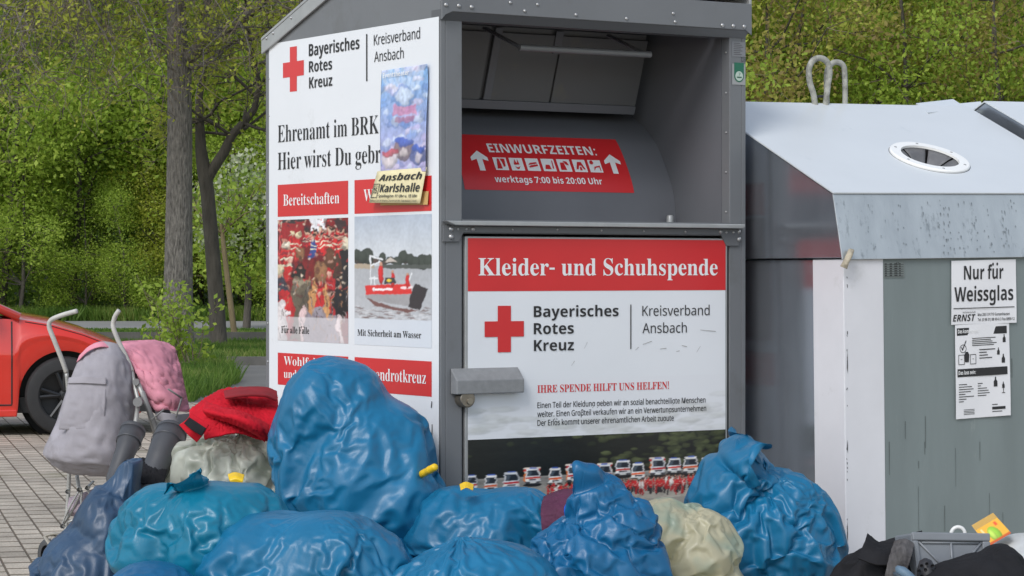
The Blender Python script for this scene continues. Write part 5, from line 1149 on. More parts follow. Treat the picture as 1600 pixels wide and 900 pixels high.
class Sheet:
    """grid of points X[nv,nu,3]; wrap = closed round u"""
    def __init__(s, X, wrap=True): s.X = X; s.wrap = wrap; s.W = np.ones(X.shape[:2]); s.rest()
    def pairs(s):
        nv, nu = s.X.shape[:2]; out = []
        for (dv, du_) in ((0, 1), (1, 0), (1, 1), (1, -1), (0, 2), (2, 0)):
            out.append((dv, du_))
        return out
    def rest(s, gu=1.0, gv=1.0, field=None):
        s.R = {}
        for d in s.pairs():
            A, B = s._ab(d); L = np.sqrt(((B - A) ** 2).sum(-1)); g = gu if d[0] == 0 else gv if d[1] == 0 else (gu + gv) / 2
            if field is not None: g = 1 + (g - 1) * s._fa(field, d)
            s.R[d] = L * g
    def _fa(s, F, d):
        nv, nu = F.shape
        if s.wrap: return F[:nv - d[0]]
        a = max(0, -d[1]); return F[:nv - d[0], a:nu - max(0, d[1])]
    def _ab(s, d):
        X = s.X; nv, nu = X.shape[:2]; A = X[:nv - d[0]]; B = X[d[0]:]
        if s.wrap: return A, np.roll(B, -d[1], 1)
        if d[1] >= 0: return A[:, :nu - d[1]], B[:, d[1]:]
        return A[:, -d[1]:], B[:, :nu + d[1]]
    def solve(s, stiff=1.0, bend=.08):
        """Jacobi pass with averaged corrections"""
        X = s.X; nv, nu = X.shape[:2]; acc = np.zeros_like(X); cnt = np.zeros((nv, nu, 1)) + 1e-9
        for d in s.pairs():
            A, B = s._ab(d); D = B - A; L = np.sqrt((D * D).sum(-1)) + 1e-9; R = s.R[d]
            k = stiff if abs(d[0]) + abs(d[1]) == 1 else (stiff * .5 if abs(d[0]) == 1 and abs(d[1]) == 1 else bend)
            e = (L - R) / L
            if abs(d[0]) + abs(d[1]) == 1: e = np.where(e < 0, e * .55, e)      # thin sheet: strong in tension
            C = D * (e * .5 * k)[..., None]
            if s.wrap:
                acc[:nv - d[0]] += C; acc[d[0]:] -= np.roll(C, d[1], 1); cnt[:nv - d[0]] += k; cnt[d[0]:] += k
            elif d[1] >= 0:
                acc[:nv - d[0], :nu - d[1]] += C; acc[d[0]:, d[1]:] -= C; cnt[:nv - d[0], :nu - d[1]] += k; cnt[d[0]:, d[1]:] += k
            else:
                acc[:nv - d[0], -d[1]:] += C; acc[d[0]:, :nu + d[1]] -= C; cnt[:nv - d[0], -d[1]:] += k; cnt[d[0]:, :nu + d[1]] += k
        s.X = X + s.W[..., None] * acc / np.maximum(cnt, 1.0) * 1.7
    def run(s, steps, body, obst=(), g=9.8, dt=.016, inner=4, damp=.90, fric=.6, bend=.08, floor=0.0, press=0.0, planes=(), thick=.004, anchor=.0):
        V = np.zeros_like(s.X)
        for it in range(steps):
            P0 = s.X.copy(); V *= damp; V[..., 2] -= g * dt * s.W
            if press:
                a = np.gradient(s.X, axis=0); b = (np.roll(s.X, -1, 1) - np.roll(s.X, 1, 1)) * .5 if s.wrap else np.gradient(s.X, axis=1); n = np.cross(b, a); n /= np.sqrt((n * n).sum(-1, keepdims=True)) + 1e-9
                V += n * press * dt * s.W[..., None]
            s.X = s.X + V * dt
            if anchor: s.X = s.X + anchor * (s.X0 - s.X) * s.W[..., None]
            hit = None
            for k in range(inner):
                s.solve(bend=bend)
                sh = s.X.shape; p = s.X.reshape(-1, 3); h = np.zeros(len(p), bool)
                if k == inner - 1 or k % 2 == 1:
                    for b in ([body] if body else []) + list(obst):
                        p, hh = b.push(p, thick if b is not body else 0.0); h |= hh
                    for (o, n) in planes:
                        d = (p - o) @ n; m = d < 0; p = p - np.where(m, d, 0)[:, None] * n; h |= m
                    lo = p[:, 2] < floor; p[lo, 2] = floor; h |= lo; hit = h
                    s.X = np.where(s.W[..., None] > 0, p.reshape(sh), s.X)
            hm = hit.reshape(sh[:2]); s.X[hm] = P0[hm] + (s.X[hm] - P0[hm]) * (1 - fric)
            V = (s.X - P0) / dt; V[hm] *= (1 - fric)
            sp = np.sqrt((V * V).sum(-1, keepdims=True)); V *= np.minimum(1, 2.5 / (sp + 1e-9))
    def refine(s, ru=2, rv=2):
        def up(X, ax, wrap):
            if wrap:
                a, b, c, d = np.roll(X, 1, ax), X, np.roll(X, -1, ax), np.roll(X, -2, ax); M = (-a + 9 * b + 9 * c - d) / 16
                out = np.stack([X, M], ax + 1); sh = list(X.shape); sh[ax] *= 2; return out.reshape(sh)
            Y = np.moveaxis(X, ax, 0); pad = np.concatenate([Y[:1] * 2 - Y[1:2], Y, Y[-1:] * 2 - Y[-2:-1]]); M = (-pad[:-3] + 9 * pad[1:-2] + 9 * pad[2:-1] - pad[3:]) / 16
            out = np.empty((len(Y) * 2 - 1,) + Y.shape[1:]); out[0::2] = Y; out[1::2] = M; return np.moveaxis(out, 0, ax)
        X0 = getattr(s, 'X0', None)
        if ru == 2: s.X = up(s.X, 1, s.wrap); s.X0 = up(s.X0, 1, s.wrap); s.W = up(s.W[..., None], 1, s.wrap)[..., 0]
        if rv == 2: s.X = up(s.X, 0, False); s.X0 = up(s.X0, 0, False); s.W = up(s.W[..., None], 0, False)[..., 0]
        s.W = (s.W > .5).astype(float)
    def restX0(s, gu, gv, field=None):
        X = s.X; s.X = s.X0; s.rest(gu, gv, field); s.X = X
    def mesh(s, name, mat, parent=None, caps=(True, True)):
        nv, nu = s.X.shape[:2]; idx = np.arange(nv * nu).reshape(nv, nu)
        if s.wrap: a = idx[:-1]; b = np.roll(a, -1, 1); d = idx[1:]; c = np.roll(d, -1, 1)
        else: a = idx[:-1, :-1]; b = idx[:-1, 1:]; c = idx[1:, 1:]; d = idx[1:, :-1]
        F = np.stack([a, b, c, d], -1).reshape(-1, 4); V = s.X.reshape(-1, 3)
        if s.wrap:
            ex = []
            for on, r, fl in ((caps[0], 0, True), (caps[1], nv - 1, False)):
                if on:
                    V = np.concatenate([V, s.X[r].mean(0, keepdims=True)]); ci = len(V) - 1; k = idx[r]; k2 = np.roll(k, -1)
                    t = np.stack([k2, k, np.full(nu, ci), np.full(nu, ci)], -1) if fl else np.stack([k, k2, np.full(nu, ci), np.full(nu, ci)], -1); ex.append(t)
            me = bpy.data.meshes.new(name)
            faces = [tuple(f) for f in F] + [tuple(f[:3]) for e in ex for f in e]
            me.from_pydata([tuple(v) for v in V], [], faces); return finish(name, me, mat, parent, smooth=True)
        return npmesh(name, V, F, mat, parent)

def wrap_sheet(body, center, axis, nu, nv, v0=.06, v1=.94, scale=1.02, seed=0, lump=.0):
    """closed sheet round a body: rays from center, poles along axis (start pole = -axis)"""
    ax = Vector(axis).normalized(); e1 = np.array(ax.orthogonal().normalized()); axn = np.array(ax); e2 = np.cross(axn, e1)
    th = np.linspace(v0, v1, nv)[:, None] * math.pi; ph = np.linspace(0, 2 * math.pi, nu, endpoint=False)[None, :]
    d = -np.cos(th)[..., None] * axn + np.sin(th)[..., None] * (np.cos(ph)[..., None] * e1 + np.sin(ph)[..., None] * e2)
    d = d.reshape(-1, 3); lo = np.zeros(len(d)); hi = np.full(len(d), 2.5); c = np.array(center, float)
    for _ in range(26):
        m = (lo + hi) / 2; ins = body.val(c + d * m[:, None]) < 0; lo = np.where(ins, m, lo); hi = np.where(ins, hi, m)
    return (c + d * (hi * scale)[:, None]).reshape(nv, nu, 3)

def plastic(name, col, rough=.3, var=.12, bump=.35, drops=True, sss=0.0, trans=.0, spec=.5, col2=None):
    m = bpy.data.materials.new(name); m.use_nodes = True; t = m.node_tree; b = t.nodes['Principled BSDF']; L = t.links.new
    tc = t.nodes.new('ShaderNodeTexCoord')
    n = t.nodes.new('ShaderNodeTexNoise'); n.inputs['Scale'].default_value = 6; n.inputs['Detail'].default_value = 5; L(tc.outputs['Object'], n.inputs[0])
    r = t.nodes.new('ShaderNodeMapRange'); r.inputs[1].default_value = .3; r.inputs[2].default_value = .7; r.inputs[3].default_value = 1 - var; r.inputs[4].default_value = 1 + var; L(n.outputs[0], r.inputs[0])
    v = t.nodes.new('ShaderNodeVectorMath'); v.operation = 'SCALE'; v.inputs[0].default_value = col; L(r.outputs[0], v.inputs['Scale']); 
    if col2:                                  # contents of another colour showing through the film
        n2 = t.nodes.new('ShaderNodeTexNoise'); n2.inputs['Scale'].default_value = 7; n2.inputs['Detail'].default_value = 2; L(tc.outputs['Object'], n2.inputs[0])
        r2 = t.nodes.new('ShaderNodeMapRange'); r2.inputs[1].default_value = .48; r2.inputs[2].default_value = .62; L(n2.outputs[0], r2.inputs[0])
        m2 = t.nodes.new('ShaderNodeMix'); m2.data_type = 'RGBA'; m2.inputs[7].default_value = (*col2, 1); L(v.outputs[0], m2.inputs[6]); L(r2.outputs[0], m2.inputs[0])
        class _o: outputs = [m2.outputs[2]]
        v = _o
    L(v.outputs[0], b.inputs['Base Color'])
    b.inputs['Roughness'].default_value = rough; b.inputs['Specular IOR Level'].default_value = spec
    if sss: b.inputs['Subsurface Weight'].default_value = sss; b.inputs['Subsurface Radius'].default_value = (.02, .02, .02)
    # fine crinkles: creased noise, plus rain drops
    h = None
    for sc, w in ((26, .6), (70, .35)):
        q = t.nodes.new('ShaderNodeTexNoise'); q.inputs['Scale'].default_value = sc; q.inputs['Detail'].default_value = 2; q.inputs['Distortion'].default_value = .6; L(tc.outputs['Object'], q.inputs[0])
        s1 = t.nodes.new('ShaderNodeMath'); s1.operation = 'SUBTRACT'; s1.inputs[1].default_value = .5; L(q.outputs[0], s1.inputs[0])
        a = t.nodes.new('ShaderNodeMath'); a.operation = 'ABSOLUTE'; L(s1.outputs[0], a.inputs[0])
        mu = t.nodes.new('ShaderNodeMath'); mu.operation = 'MULTIPLY'; mu.inputs[1].default_value = w; L(a.outputs[0], mu.inputs[0])
        if h is None: h = mu.outputs[0]
        else:
            ad = t.nodes.new('ShaderNodeMath'); L(h, ad.inputs[0]); L(mu.outputs[0], ad.inputs[1]); h = ad.outputs[0]
    if drops:
        vo = t.nodes.new('ShaderNodeTexVoronoi'); vo.inputs['Scale'].default_value = 120; L(tc.outputs['Object'], vo.inputs[0])
        mr = t.nodes.new('ShaderNodeMapRange'); mr.inputs[1].default_value = .0; mr.inputs[2].default_value = .38; mr.inputs[3].default_value = .22; mr.inputs[4].default_value = 0; L(vo.outputs['Distance'], mr.inputs[0])
        ad = t.nodes.new('ShaderNodeMath'); L(h, ad.inputs[0]); L(mr.outputs[0], ad.inputs[1]); h = ad.outputs[0]
    bu = t.nodes.new('ShaderNodeBump'); bu.inputs['Strength'].default_value = bump; bu.inputs['Distance'].default_value = .012; L(h, bu.inputs['Height']); L(bu.outputs[0], b.inputs['Normal'])
    if trans:
        tr = t.nodes.new('ShaderNodeBsdfTranslucent'); L(v.outputs[0], tr.inputs[0]); L(bu.outputs[0], tr.inputs['Normal'])
        mx = t.nodes.new('ShaderNodeMixShader'); mx.inputs[0].default_value = trans; L(b.outputs[0], mx.inputs[1]); L(tr.outputs[0], mx.inputs[2]); L(mx.outputs[0], t.nodes['Material Output'].inputs[0])
    return m
# ================================================================== BAGS OF DONATIONS
def gnormals(X, wrap=True):
    a = np.gradient(X, axis=0); b = (np.roll(X, -1, 1) - np.roll(X, 1, 1)) * .5 if wrap else np.gradient(X, axis=1)
    n = np.cross(b, a); return n / (np.sqrt((n * n).sum(-1, keepdims=True)) + 1e-12)
def crumple(P, N, seed, cell, elong=2.5, fold=None, spread=.5, sharp=40.0):
    """ridge field of a creased film: 0 in the hollows, about 1 on the creases. fold(p) gives the run of the creases"""
    rng = np.random.default_rng(seed); n = len(P)
    idx = rng.permutation(n)[:4000]; Q = P[idx]; keep = []; d2 = np.full(len(Q), 9.0); 
    i = 0
    mind = (cell * .75) ** 2
    while True:                                # poisson-like picking of sites
        keep.append(i); d2 = np.minimum(d2, ((Q - Q[i]) ** 2).sum(1)); i = int(np.argmax(d2 * (.4 + .6 * rng.random(len(Q)))))
        if d2[i] < mind or len(keep) > 420: break
    S = Q[keep]; SN = N[idx][keep]
    t = fold(S) if fold is not None else rng.normal(size=S.shape)
    t = t + rng.normal(size=S.shape) * spread; t -= SN * (t * SN).sum(1, keepdims=True); t /= np.sqrt((t * t).sum(1, keepdims=True)) + 1e-9
    b = rng.random(len(S)) * .35; gr = rng.normal(size=S.shape) * .55
    best = np.full(n, 1e9); acc = np.zeros(n)
    for k in range(len(S)):
        d = (P - S[k]) / cell; al = d @ t[k]; q = (d * d).sum(1) - al * al * (1 - 1 / elong ** 2)
        h = q * 1.1 + b[k] + (d @ gr[k]) * .35
        best = np.minimum(best, h); 
    return np.clip(best, -.5, 1.6)
def creased(X, seed, levels, fold=None, wrap=True, mask=None, spread=.5):
    """levels: (cell, amplitude, elongation)"""
    for k, (cell, amp, el) in enumerate(levels):
        N = gnormals(X, wrap); sh = X.shape; h = crumple(X.reshape(-1, 3), N.reshape(-1, 3), seed + k * 13, cell, el, fold, spread).reshape(sh[:2])
        w = amp * (h - .35)
        if mask is not None: w = w * mask
        X = X + N * w[..., None]
    return X
def toward(K):
    K = np.array(K); return lambda p: (K - p) / (np.sqrt(((K - p) ** 2).sum(1, keepdims=True)) + 1e-6)
def sharpen(X, k, wrap=True, n=3):
    B = X.copy()
    for _ in range(n):
        B[1:-1] = (B[1:-1] * 2 + B[:-2] + B[2:]) / 4
        if wrap: B = (B * 2 + np.roll(B, 1, 1) + np.roll(B, -1, 1)) / 4
        else: B[:, 1:-1] = (B[:, 1:-1] * 2 + B[:, :-2] + B[:, 2:]) / 4
    return X + (X - B) * k
def body_grid(b, center, shrink=.0, n=(32, 22)):
    return wrap_sheet(b, center, (0, 0, 1), n[0], n[1], v0=.02, v1=.98, scale=1.0 - shrink)
def film_sim(X, colliders, frames=24, pinrows=0, grow=.12, k=80, bend=.005, mass=.05, quality=8, grav=1.0, noise=.01, seed=0, caps=(True, True), fric=5.0, press=0.0, var=.5):
    """closed film sheet X (too large for its contents by `grow`) settled with the cloth solver: stiff in its plane, nearly free to bend"""
    nv, nu = X.shape[:2]; n0 = nv * nu
    o = Sheet(X, True).mesh('sheet', None, caps=caps); me = o.data
    co = np.empty(len(me.vertices) * 3, np.float32); me.vertices.foreach_get('co', co); co = co.reshape(-1, 3)
    d = co - co.mean(0); nz = vnoise(co.astype(float), seed, 8.0) * noise * 2
    me.vertices.foreach_set('co', (co + d / (np.linalg.norm(d, axis=1)[:, None] + 1e-9) * nz[:, None]).astype(np.float32).ravel())
    vg = o.vertex_groups.new(name='pin'); pl = list(range(pinrows * nu)) + ([n0] if pinrows and caps[0] else [])
    if pl: vg.add(pl, 1.0, 'REPLACE')
    sg = o.vertex_groups.new(name='shr'); w = np.clip(.5 + 1.3 * vnoise(co.astype(float), seed + 5, 3.2), 0, 1)
    for i, a in enumerate(w): sg.add([i], float(a), 'REPLACE')
    m = o.modifiers.new('cloth', 'CLOTH'); st = m.settings
    st.quality = quality; st.mass = mass; st.air_damping = 1.0; st.tension_stiffness = k; st.compression_stiffness = k; st.shear_stiffness = k; st.bending_stiffness = bend
    st.tension_damping = st.compression_damping = st.shear_damping = 5; st.bending_damping = .1
    st.vertex_group_shrink = 'shr'; st.shrink_min = -grow * (1 - var); st.shrink_max = -grow * (1 + var); st.effector_weights.gravity = grav
    if pl: st.vertex_group_mass = 'pin'
    if press: st.use_pressure = True; st.uniform_pressure_force = press
    cs = m.collision_settings; cs.use_collision = True; cs.distance_min = .004; cs.friction = fric; cs.collision_quality = 2; cs.use_self_collision = False
    m.point_cache.frame_start = 1; m.point_cache.frame_end = frames + 1
    for f in range(1, frames + 2): SC.frame_set(f)
    em = o.evaluated_get(bpy.context.evaluated_depsgraph_get()).data
    out = np.empty(len(em.vertices) * 3, np.float32); em.vertices.foreach_get('co', out); out = out.reshape(-1, 3)[:n0].reshape(nv, nu, 3).astype(float)
    bpy.data.objects.remove(o); SC.frame_set(1)
    if not np.isfinite(out).all() or np.abs(out - X).max() > 2.0: print('film fallback', seed); out = X
    return out
def collider(X, outer=.004):
    o = Sheet(X).mesh('collider', None); o.modifiers.new('collision', 'COLLISION'); o.collision.thickness_outer = outer; o.collision.thickness_inner = .03; o.collision.cloth_friction = 20; o.collision.use_culling = False
    return o
def E(b, px, py, D, rx, rz, ry, rot=(0, 0, 0)):     # ellipsoid at a photo position with radii in photo pixels and a depth radius in metres
    k = D / FPX; b.ell(P(px, py, D), (rx * k, ry, rz * k), rot); return b
def film_bag(name, label, mat, ells, center, axis, seed, grow=.12, res=(72, 52), pin=.25, cat='plastic bag', group=None, k=7, frames=24, v1=.95, collar=None, bend=.002, quality=8, levels=2, stiff=80, var=.5, press=0.0, slack=.15, back=0.0):
    """collar = (length, rows, (dx, dy, dz) extra drift): open mouth whose rim starts upright and falls over"""
    b = Body(k)
    for e in ells: E(b, *e)
    c = P(*center); cl = collider(body_grid(b, c, slack)); X = wrap_sheet(b, c, axis, res[0], res[1], v1=v1, scale=1.03)
    n0 = X.shape[0]
    if collar:
        L, rows, dr, fl = collar; ax = np.array(Vector(axis).normalized()); ring = X[-1]; rad = ring - ring.mean(0); rad /= np.linalg.norm(rad, axis=1)[:, None]; st = [X]
        wv = 1 + .35 * np.sin(np.arange(res[0]) / res[0] * 2 * math.pi * 3 + seed)[:, None]
        for j in range(1, rows + 1):
            t = L * j / rows; st.append((ring + (ax * .75 + rad * fl + np.array(dr)) * t * wv)[None])
        X = np.concatenate(st)
    Y = film_sim(X, [cl], frames=frames, pinrows=int(res[1] * pin), grow=grow, seed=seed, bend=bend, quality=quality, caps=(True, not collar), k=stiff, var=var, press=press); bpy.data.objects.remove(cl)
    if collar:                                # the fallen rim lies on the bag, not in it
        q = Y[n0:].reshape(-1, 3); f, g = b.val(q, True); g /= np.linalg.norm(g, axis=1)[:, None] + 1e-9; rr = np.repeat(np.clip(np.arange(1, collar[1] + 1) / 3, 0, 1), res[0]); Y[n0:] = (q + g * (.014 * rr * np.exp(-np.clip(f, 0, 1) * 8))[:, None]).reshape(Y[n0:].shape)
    Y[1:] = sharpen(Y, .55, True, 2)[1:]; Y[..., 2] = np.maximum(Y[..., 2], .004)
    o = Sheet(Y).mesh(name, mat, caps=(True, not collar)); s = o.modifiers.new('smooth', 'SUBSURF'); s.levels = s.render_levels = levels; tag(o, label, cat, group); return o
def ctrl_sheet(rows, nu=40, nv=32):                  # rows of (px, py, D) -> smooth grid of points
    A = np.array([[P(*p) for p in r] for r in rows])
    def interp(A, n, ax):
        A = np.moveaxis(A, ax, 0); m = len(A); t = np.linspace(0, m - 1, n); i = np.clip(t.astype(int), 0, m - 2); f = (t - i).reshape(-1, *([1] * (A.ndim - 1)))
        pad = np.concatenate([A[:1] * 2 - A[1:2], A, A[-1:] * 2 - A[-2:-1]]); a, b, c, d = pad[i], pad[i + 1], pad[i + 2], pad[i + 3]
        return np.moveaxis(.5 * (2 * b + (c - a) * f + (2 * a - 5 * b + 4 * c - d) * f ** 2 + (3 * b - a - 3 * c + d) * f ** 3), 0, ax)
    return interp(interp(A, nv, 0), nu, 1)
def soft_sheet(rows, seed, nu=36, nv=30, co=.5, g1=1.08, fine=((1.02, 1.0), (1.01, 1.0)), steps=(40, 14), nz=.03, edge=True, g=.6, bend=.08, anchor=.02, floorz=0.0, fold=2, sh=1.0, post=None):
    """free hanging fabric or film laid through control rows, crumpled in place"""
    nu = max(7, int(nu * co)); nv = max(6, int(nv * co))
    if not fine: fine = ((1.0, 1.0),)
    X = ctrl_sheet(rows, nu, nv); s = Sheet(X.copy(), wrap=False); s.X0 = X.copy()
    if edge: s.W[0] = 0; s.W[-1] = 0; s.W[:, 0] = 0; s.W[:, -1] = 0
    s.restX0(g1, g1, .4 + 1.2 * (vnoise(X.reshape(-1, 3), seed + 3, 5).reshape(nv, nu) + .5))
    s.X = s.X + gnormals(s.X, False) * (vnoise(X.reshape(-1, 3), seed, 14) * nz).reshape(nv, nu)[..., None] * s.W[..., None]
    s.run(steps[0], None, g=g, bend=bend, anchor=anchor)
    for lv, (a, b) in enumerate(fine):
        s.refine(); s.restX0(g1 ** .3 * a, g1 ** .3 * b); s.X = s.X + gnormals(s.X, False) * (vnoise(s.X.reshape(-1, 3), seed + 9 + lv, 34 * (lv + 1)) * nz * .35 / (lv + 1)).reshape(s.X.shape[:2])[..., None] * s.W[..., None]
        s.run(steps[1], None, g=g, bend=bend, anchor=anchor * .5)
    if post:
        nv, nu = s.X.shape[:2]; e = lambda n: np.clip(np.minimum(np.arange(n), n - 1 - np.arange(n)) / 4, 0, 1)
        s.X = creased(s.X, seed + 40, post, None, wrap=False, mask=e(nv)[:, None] * e(nu)[None, :])
    if sh: s.X = sharpen(s.X, sh, False)
    return s
def sheet_part(name, rows, seed, mat, parent=None, thick=.0, **k):
    o = soft_sheet(rows, seed, **k).mesh(name, mat)
    if thick: m = o.modifiers.new('thick', 'SOLIDIFY'); m.thickness = thick; m.offset = 0
    if parent is not None: adopt(parent, o)
    return o
def film(n, c, r=.37, t=.10, **k): return plastic(n, c, r, trans=t, spec=.5, bump=.10, **k)
M_BLUE = film('blue_bag_film', (.008, .146, .292)); M_BLUE2 = film('deep_blue_bag_film', (.006, .115, .262)); M_TEAL = film('teal_blue_bag_film', (.005, .178, .295), .34, .14)
M_NAVY = film('navy_bag_film', (.030, .066, .125), .40, .06, var=.2)
M_CREAMF = film('cream_bag_film', (.68, .64, .46), .30, .45, drops=False, col2=(.42, .50, .40)); M_CLEAR = film('pale_bag_film', (.74, .76, .68), .22, .55, drops=False, var=.35, col2=(.30, .33, .27)); M_WHITEF = film('white_bag_film', (.68, .70, .70), .38, .3, drops=False)
film_bag('plastic_bag', 'tall bulging blue bag leaning against the white side panel, topmost of the heap', M_BLUE,
         [(560, 705, 8.85, 108, 106, .25, (0, .4, 0)), (512, 612, 8.85, 60, 68, .18, (0, .3, 0)), (552, 606, 8.85, 50, 50, .15), (472, 695, 8.87, 54, 100, .18), (612, 752, 8.8, 72, 66, .22), (630, 690, 8.85, 44, 60, .16)], (545, 700, 8.85), (-.38, -.12, .92), 11, grow=.26, res=(96, 68), frames=28, slack=.10, pin=.2, k=10)
film_bag('plastic_bag', 'blue bag squeezed underneath the tall leaning bag, mostly hidden', M_BLUE2,
         [(570, 900, 8.75, 125, 95, .28), (610, 850, 8.8, 70, 50, .2)], (580, 890, 8.75), (.2, 0, .98), 12, res=(52, 36), frames=18)
film_bag('plastic_bag', 'teal blue bag with open crumpled mouth lying at the left end beside the boots', M_TEAL,
         [(250, 815, 8.25, 68, 66, .20), (330, 812, 8.15, 80, 66, .20), (395, 810, 8.2, 56, 60, .18), (300, 930, 8.25, 120, 80, .24)], (315, 840, 8.2), (-.12, -.2, .97), 13, grow=.30, res=(92, 58), v1=.93, collar=(.10, 5, (.0, .0, -.5), .5), frames=28, slack=.10)
film_bag('plastic_bag', 'blue bag slumped low in front centre left below the tall bag', M_BLUE,
         [(410, 875, 8.05, 100, 78, .22), (520, 862, 8.0, 105, 70, .22), (590, 885, 8.05, 46, 52, .18), (460, 960, 8.0, 150, 70, .25)], (470, 880, 8.0), (.25, -.1, .96), 14, grow=.30, res=(90, 62), frames=30, slack=.10)
film_bag('plastic_bag', 'blue bag cut off by the lower left picture edge under the teal bag', M_BLUE2,
         [(235, 930, 7.85, 80, 60, .2), (250, 990, 7.85, 90, 60, .22)], (240, 940, 7.85), (-.3, 0, .95), 15, res=(56, 40), frames=18)
film_bag('plastic_bag', 'flattened blue bag pushed against the foot of the printed door', M_BLUE,
         [(750, 825, 8.65, 112, 60, .20, (0, -.1, 0)), (812, 788, 8.65, 56, 32, .14), (700, 800, 8.65, 46, 38, .15), (750, 920, 8.65, 130, 80, .22)], (755, 840, 8.65), (.3, 0, .95), 16, grow=.34, res=(84, 58), frames=28, slack=.10)
film_bag('plastic_bag', 'rain wet blue bag at the bottom centre in front of all others', M_BLUE,
         [(760, 915, 7.9, 126, 74, .24), (690, 945, 7.9, 110, 60, .24)], (735, 920, 7.9), (.1, -.1, .99), 17, grow=.30, res=(84, 56), frames=30, slack=.10)
film_bag('plastic_bag', 'blue bag with its twisted neck standing up in front of the ambulance picture', M_BLUE2,
         [(930, 885, 8.15, 112, 84, .22), (975, 825, 8.15, 58, 50, .16), (950, 795, 8.15, 50, 50, .10, (0, -.4, 0)), (936, 754, 8.15, 22, 42, .04, (0, -.25, 0)), (950, 960, 8.15, 125, 80, .24)], (940, 870, 8.15), (-.03, 0, 1), 18, grow=.34, k=10, v1=.965, res=(92, 62), frames=28, slack=.12)
film_bag('plastic_bag', 'large open blue bag with floppy flaps wedged between clothing container and glass bin', M_BLUE,
         [(1195, 850, 8.95, 122, 116, .25), (1130, 775, 8.95, 56, 76, .17, (0, .4, 0)), (1225, 790, 8.95, 56, 54, .16), (1200, 950, 8.95, 120, 80, .25), (1150, 722, 8.95, 34, 46, .10)], (1190, 840, 8.95), (-.14, -.10, 1), 19, grow=.28, res=(92, 58), v1=.86, collar=(.17, 7, (.34, -.12, -.10), .36), frames=24, k=8, slack=.09)
film_bag('plastic_bag', 'navy blue bag with knotted crumpled neck standing by the pushchair', M_NAVY,
         [(150, 900, 9.0, 92, 92, .24), (178, 812, 9.0, 50, 64, .16), (195, 755, 9.0, 22, 36, .07), (203, 722, 9.0, 20, 16, .06)], (155, 880, 9.0), (.18, 0, 1), 20, grow=.30, k=10, v1=.965, res=(90, 62), slack=.12, frames=26)
film_bag('plastic_bag', 'cream translucent bag full of pale clothes between two blue bags', M_CREAMF,
         [(1085, 860, 8.5, 64, 70, .18), (1035, 815, 8.5, 44, 40, .15, (0, .5, 0)), (1100, 940, 8.5, 75, 70, .2)], (1080, 860, 8.5), (-.4, 0, .9), 21, grow=.3, res=(76, 52), frames=28)
film_bag('plastic_bag', 'pale see-through bag of clothes under the red jacket', M_CLEAR,
         [(350, 735, 9.25, 90, 56, .2), (400, 740, 9.25, 50, 58, .18), (330, 850, 9.25, 110, 90, .24)], (350, 760, 9.25), (.1, 0, 1), 22, grow=.50, res=(96, 50), frames=26, slack=.12)
film_bag('plastic_bag', 'white bag at the right picture edge behind the black clothes', M_WHITEF,
         [(1610, 885, 8.45, 74, 58, .2), (1600, 960, 8.45, 90, 70, .22)], (1605, 890, 8.45), (-.2, 0, 1), 23, grow=.2, res=(52, 36), frames=18)
# ================================================================== SMALL THINGS IN THE HEAP
def PV(px, py, D): return Vector(P(px, py, D))
M_REDCL = pmat('red_cloth', (.50, .010, .022), .85, var=.18, vscale=14, bump=.35, bscale=420, bdist=.003, spec=.2)
M_DKRED = pmat('dark_red_cloth', (.22, .008, .014), .85, var=.2, vscale=14)
M_BLKCL = pmat('black_cloth', (.012, .012, .014), .85, var=.3, vscale=10, bump=.3, bscale=260, bdist=.003, spec=.25)
M_BOOT = pmat('grey_rubber_boot', (.058, .060, .066), .5, var=.15, vscale=10, bump=.1, bscale=90, bdist=.003)
M_BOOTIN = pmat('boot_lining', (.24, .245, .25), .8, var=.15, vscale=20)
# red jacket
j = thing('jacket', 'crumpled bright red jacket thrown over the pale see-through bag', 'jacket', tuple(P(350, 690, 9.2)))
sheet_part('back', [[(296, 642, 9.25), (322, 622, 9.3), (352, 608, 9.35), (392, 606, 9.4), (432, 612, 9.4)], [(300, 656, 9.12), (325, 640, 9.14), (360, 630, 9.18), (395, 632, 9.2), (434, 640, 9.2)], [(318, 668, 9.04), (345, 655, 9.05), (370, 652, 9.08), (400, 660, 9.1), (430, 668, 9.1)], [(320, 686, 9.0), (345, 680, 8.98), (372, 676, 9.0), (400, 684, 9.03), (426, 690, 9.05)]], 51, M_REDCL, j, thick=.006, post=((.13, .018, 5),), sh=1.2, nu=36, nv=26, g1=1.15, nz=.07, edge=False, anchor=.08, g=.2)
sheet_part('sleeve', [[(322, 628, 9.16), (345, 636, 9.08), (372, 642, 9.04), (398, 652, 9.04), (420, 664, 9.06)], [(318, 640, 9.06), (344, 646, 8.98), (372, 652, 8.95), (398, 664, 8.96), (418, 678, 9.0)], [(324, 650, 9.08), (346, 656, 9.0), (370, 664, 8.98), (396, 676, 8.99), (414, 690, 9.02)]], 52, M_REDCL, j, thick=.006, post=((.11, .012, 5),), sh=1.2, nu=30, nv=18, g1=1.12, nz=.04, edge=False, anchor=.1, g=.2)
sheet_part('cuff', [[(300, 646, 8.96), (312, 655, 8.94), (326, 664, 8.93)], [(292, 656, 8.94), (304, 668, 8.92), (318, 678, 8.92)], [(281, 664, 8.95), (294, 678, 8.93), (308, 690, 8.94)]], 53, M_REDCL, j, thick=.008, nu=16, nv=16, g1=1.05, nz=.02, edge=False, anchor=.15, g=.1)
sheet_part('velcro_patch', [[(296, 652, 8.925), (308, 660, 8.915), (322, 669, 8.905)], [(288, 662, 8.925), (300, 672, 8.905), (315, 681, 8.905)]], 54, M_BLKCL, j, thick=.006, nu=14, nv=10, g1=1.02, nz=.01, edge=False, anchor=.3, g=.05)
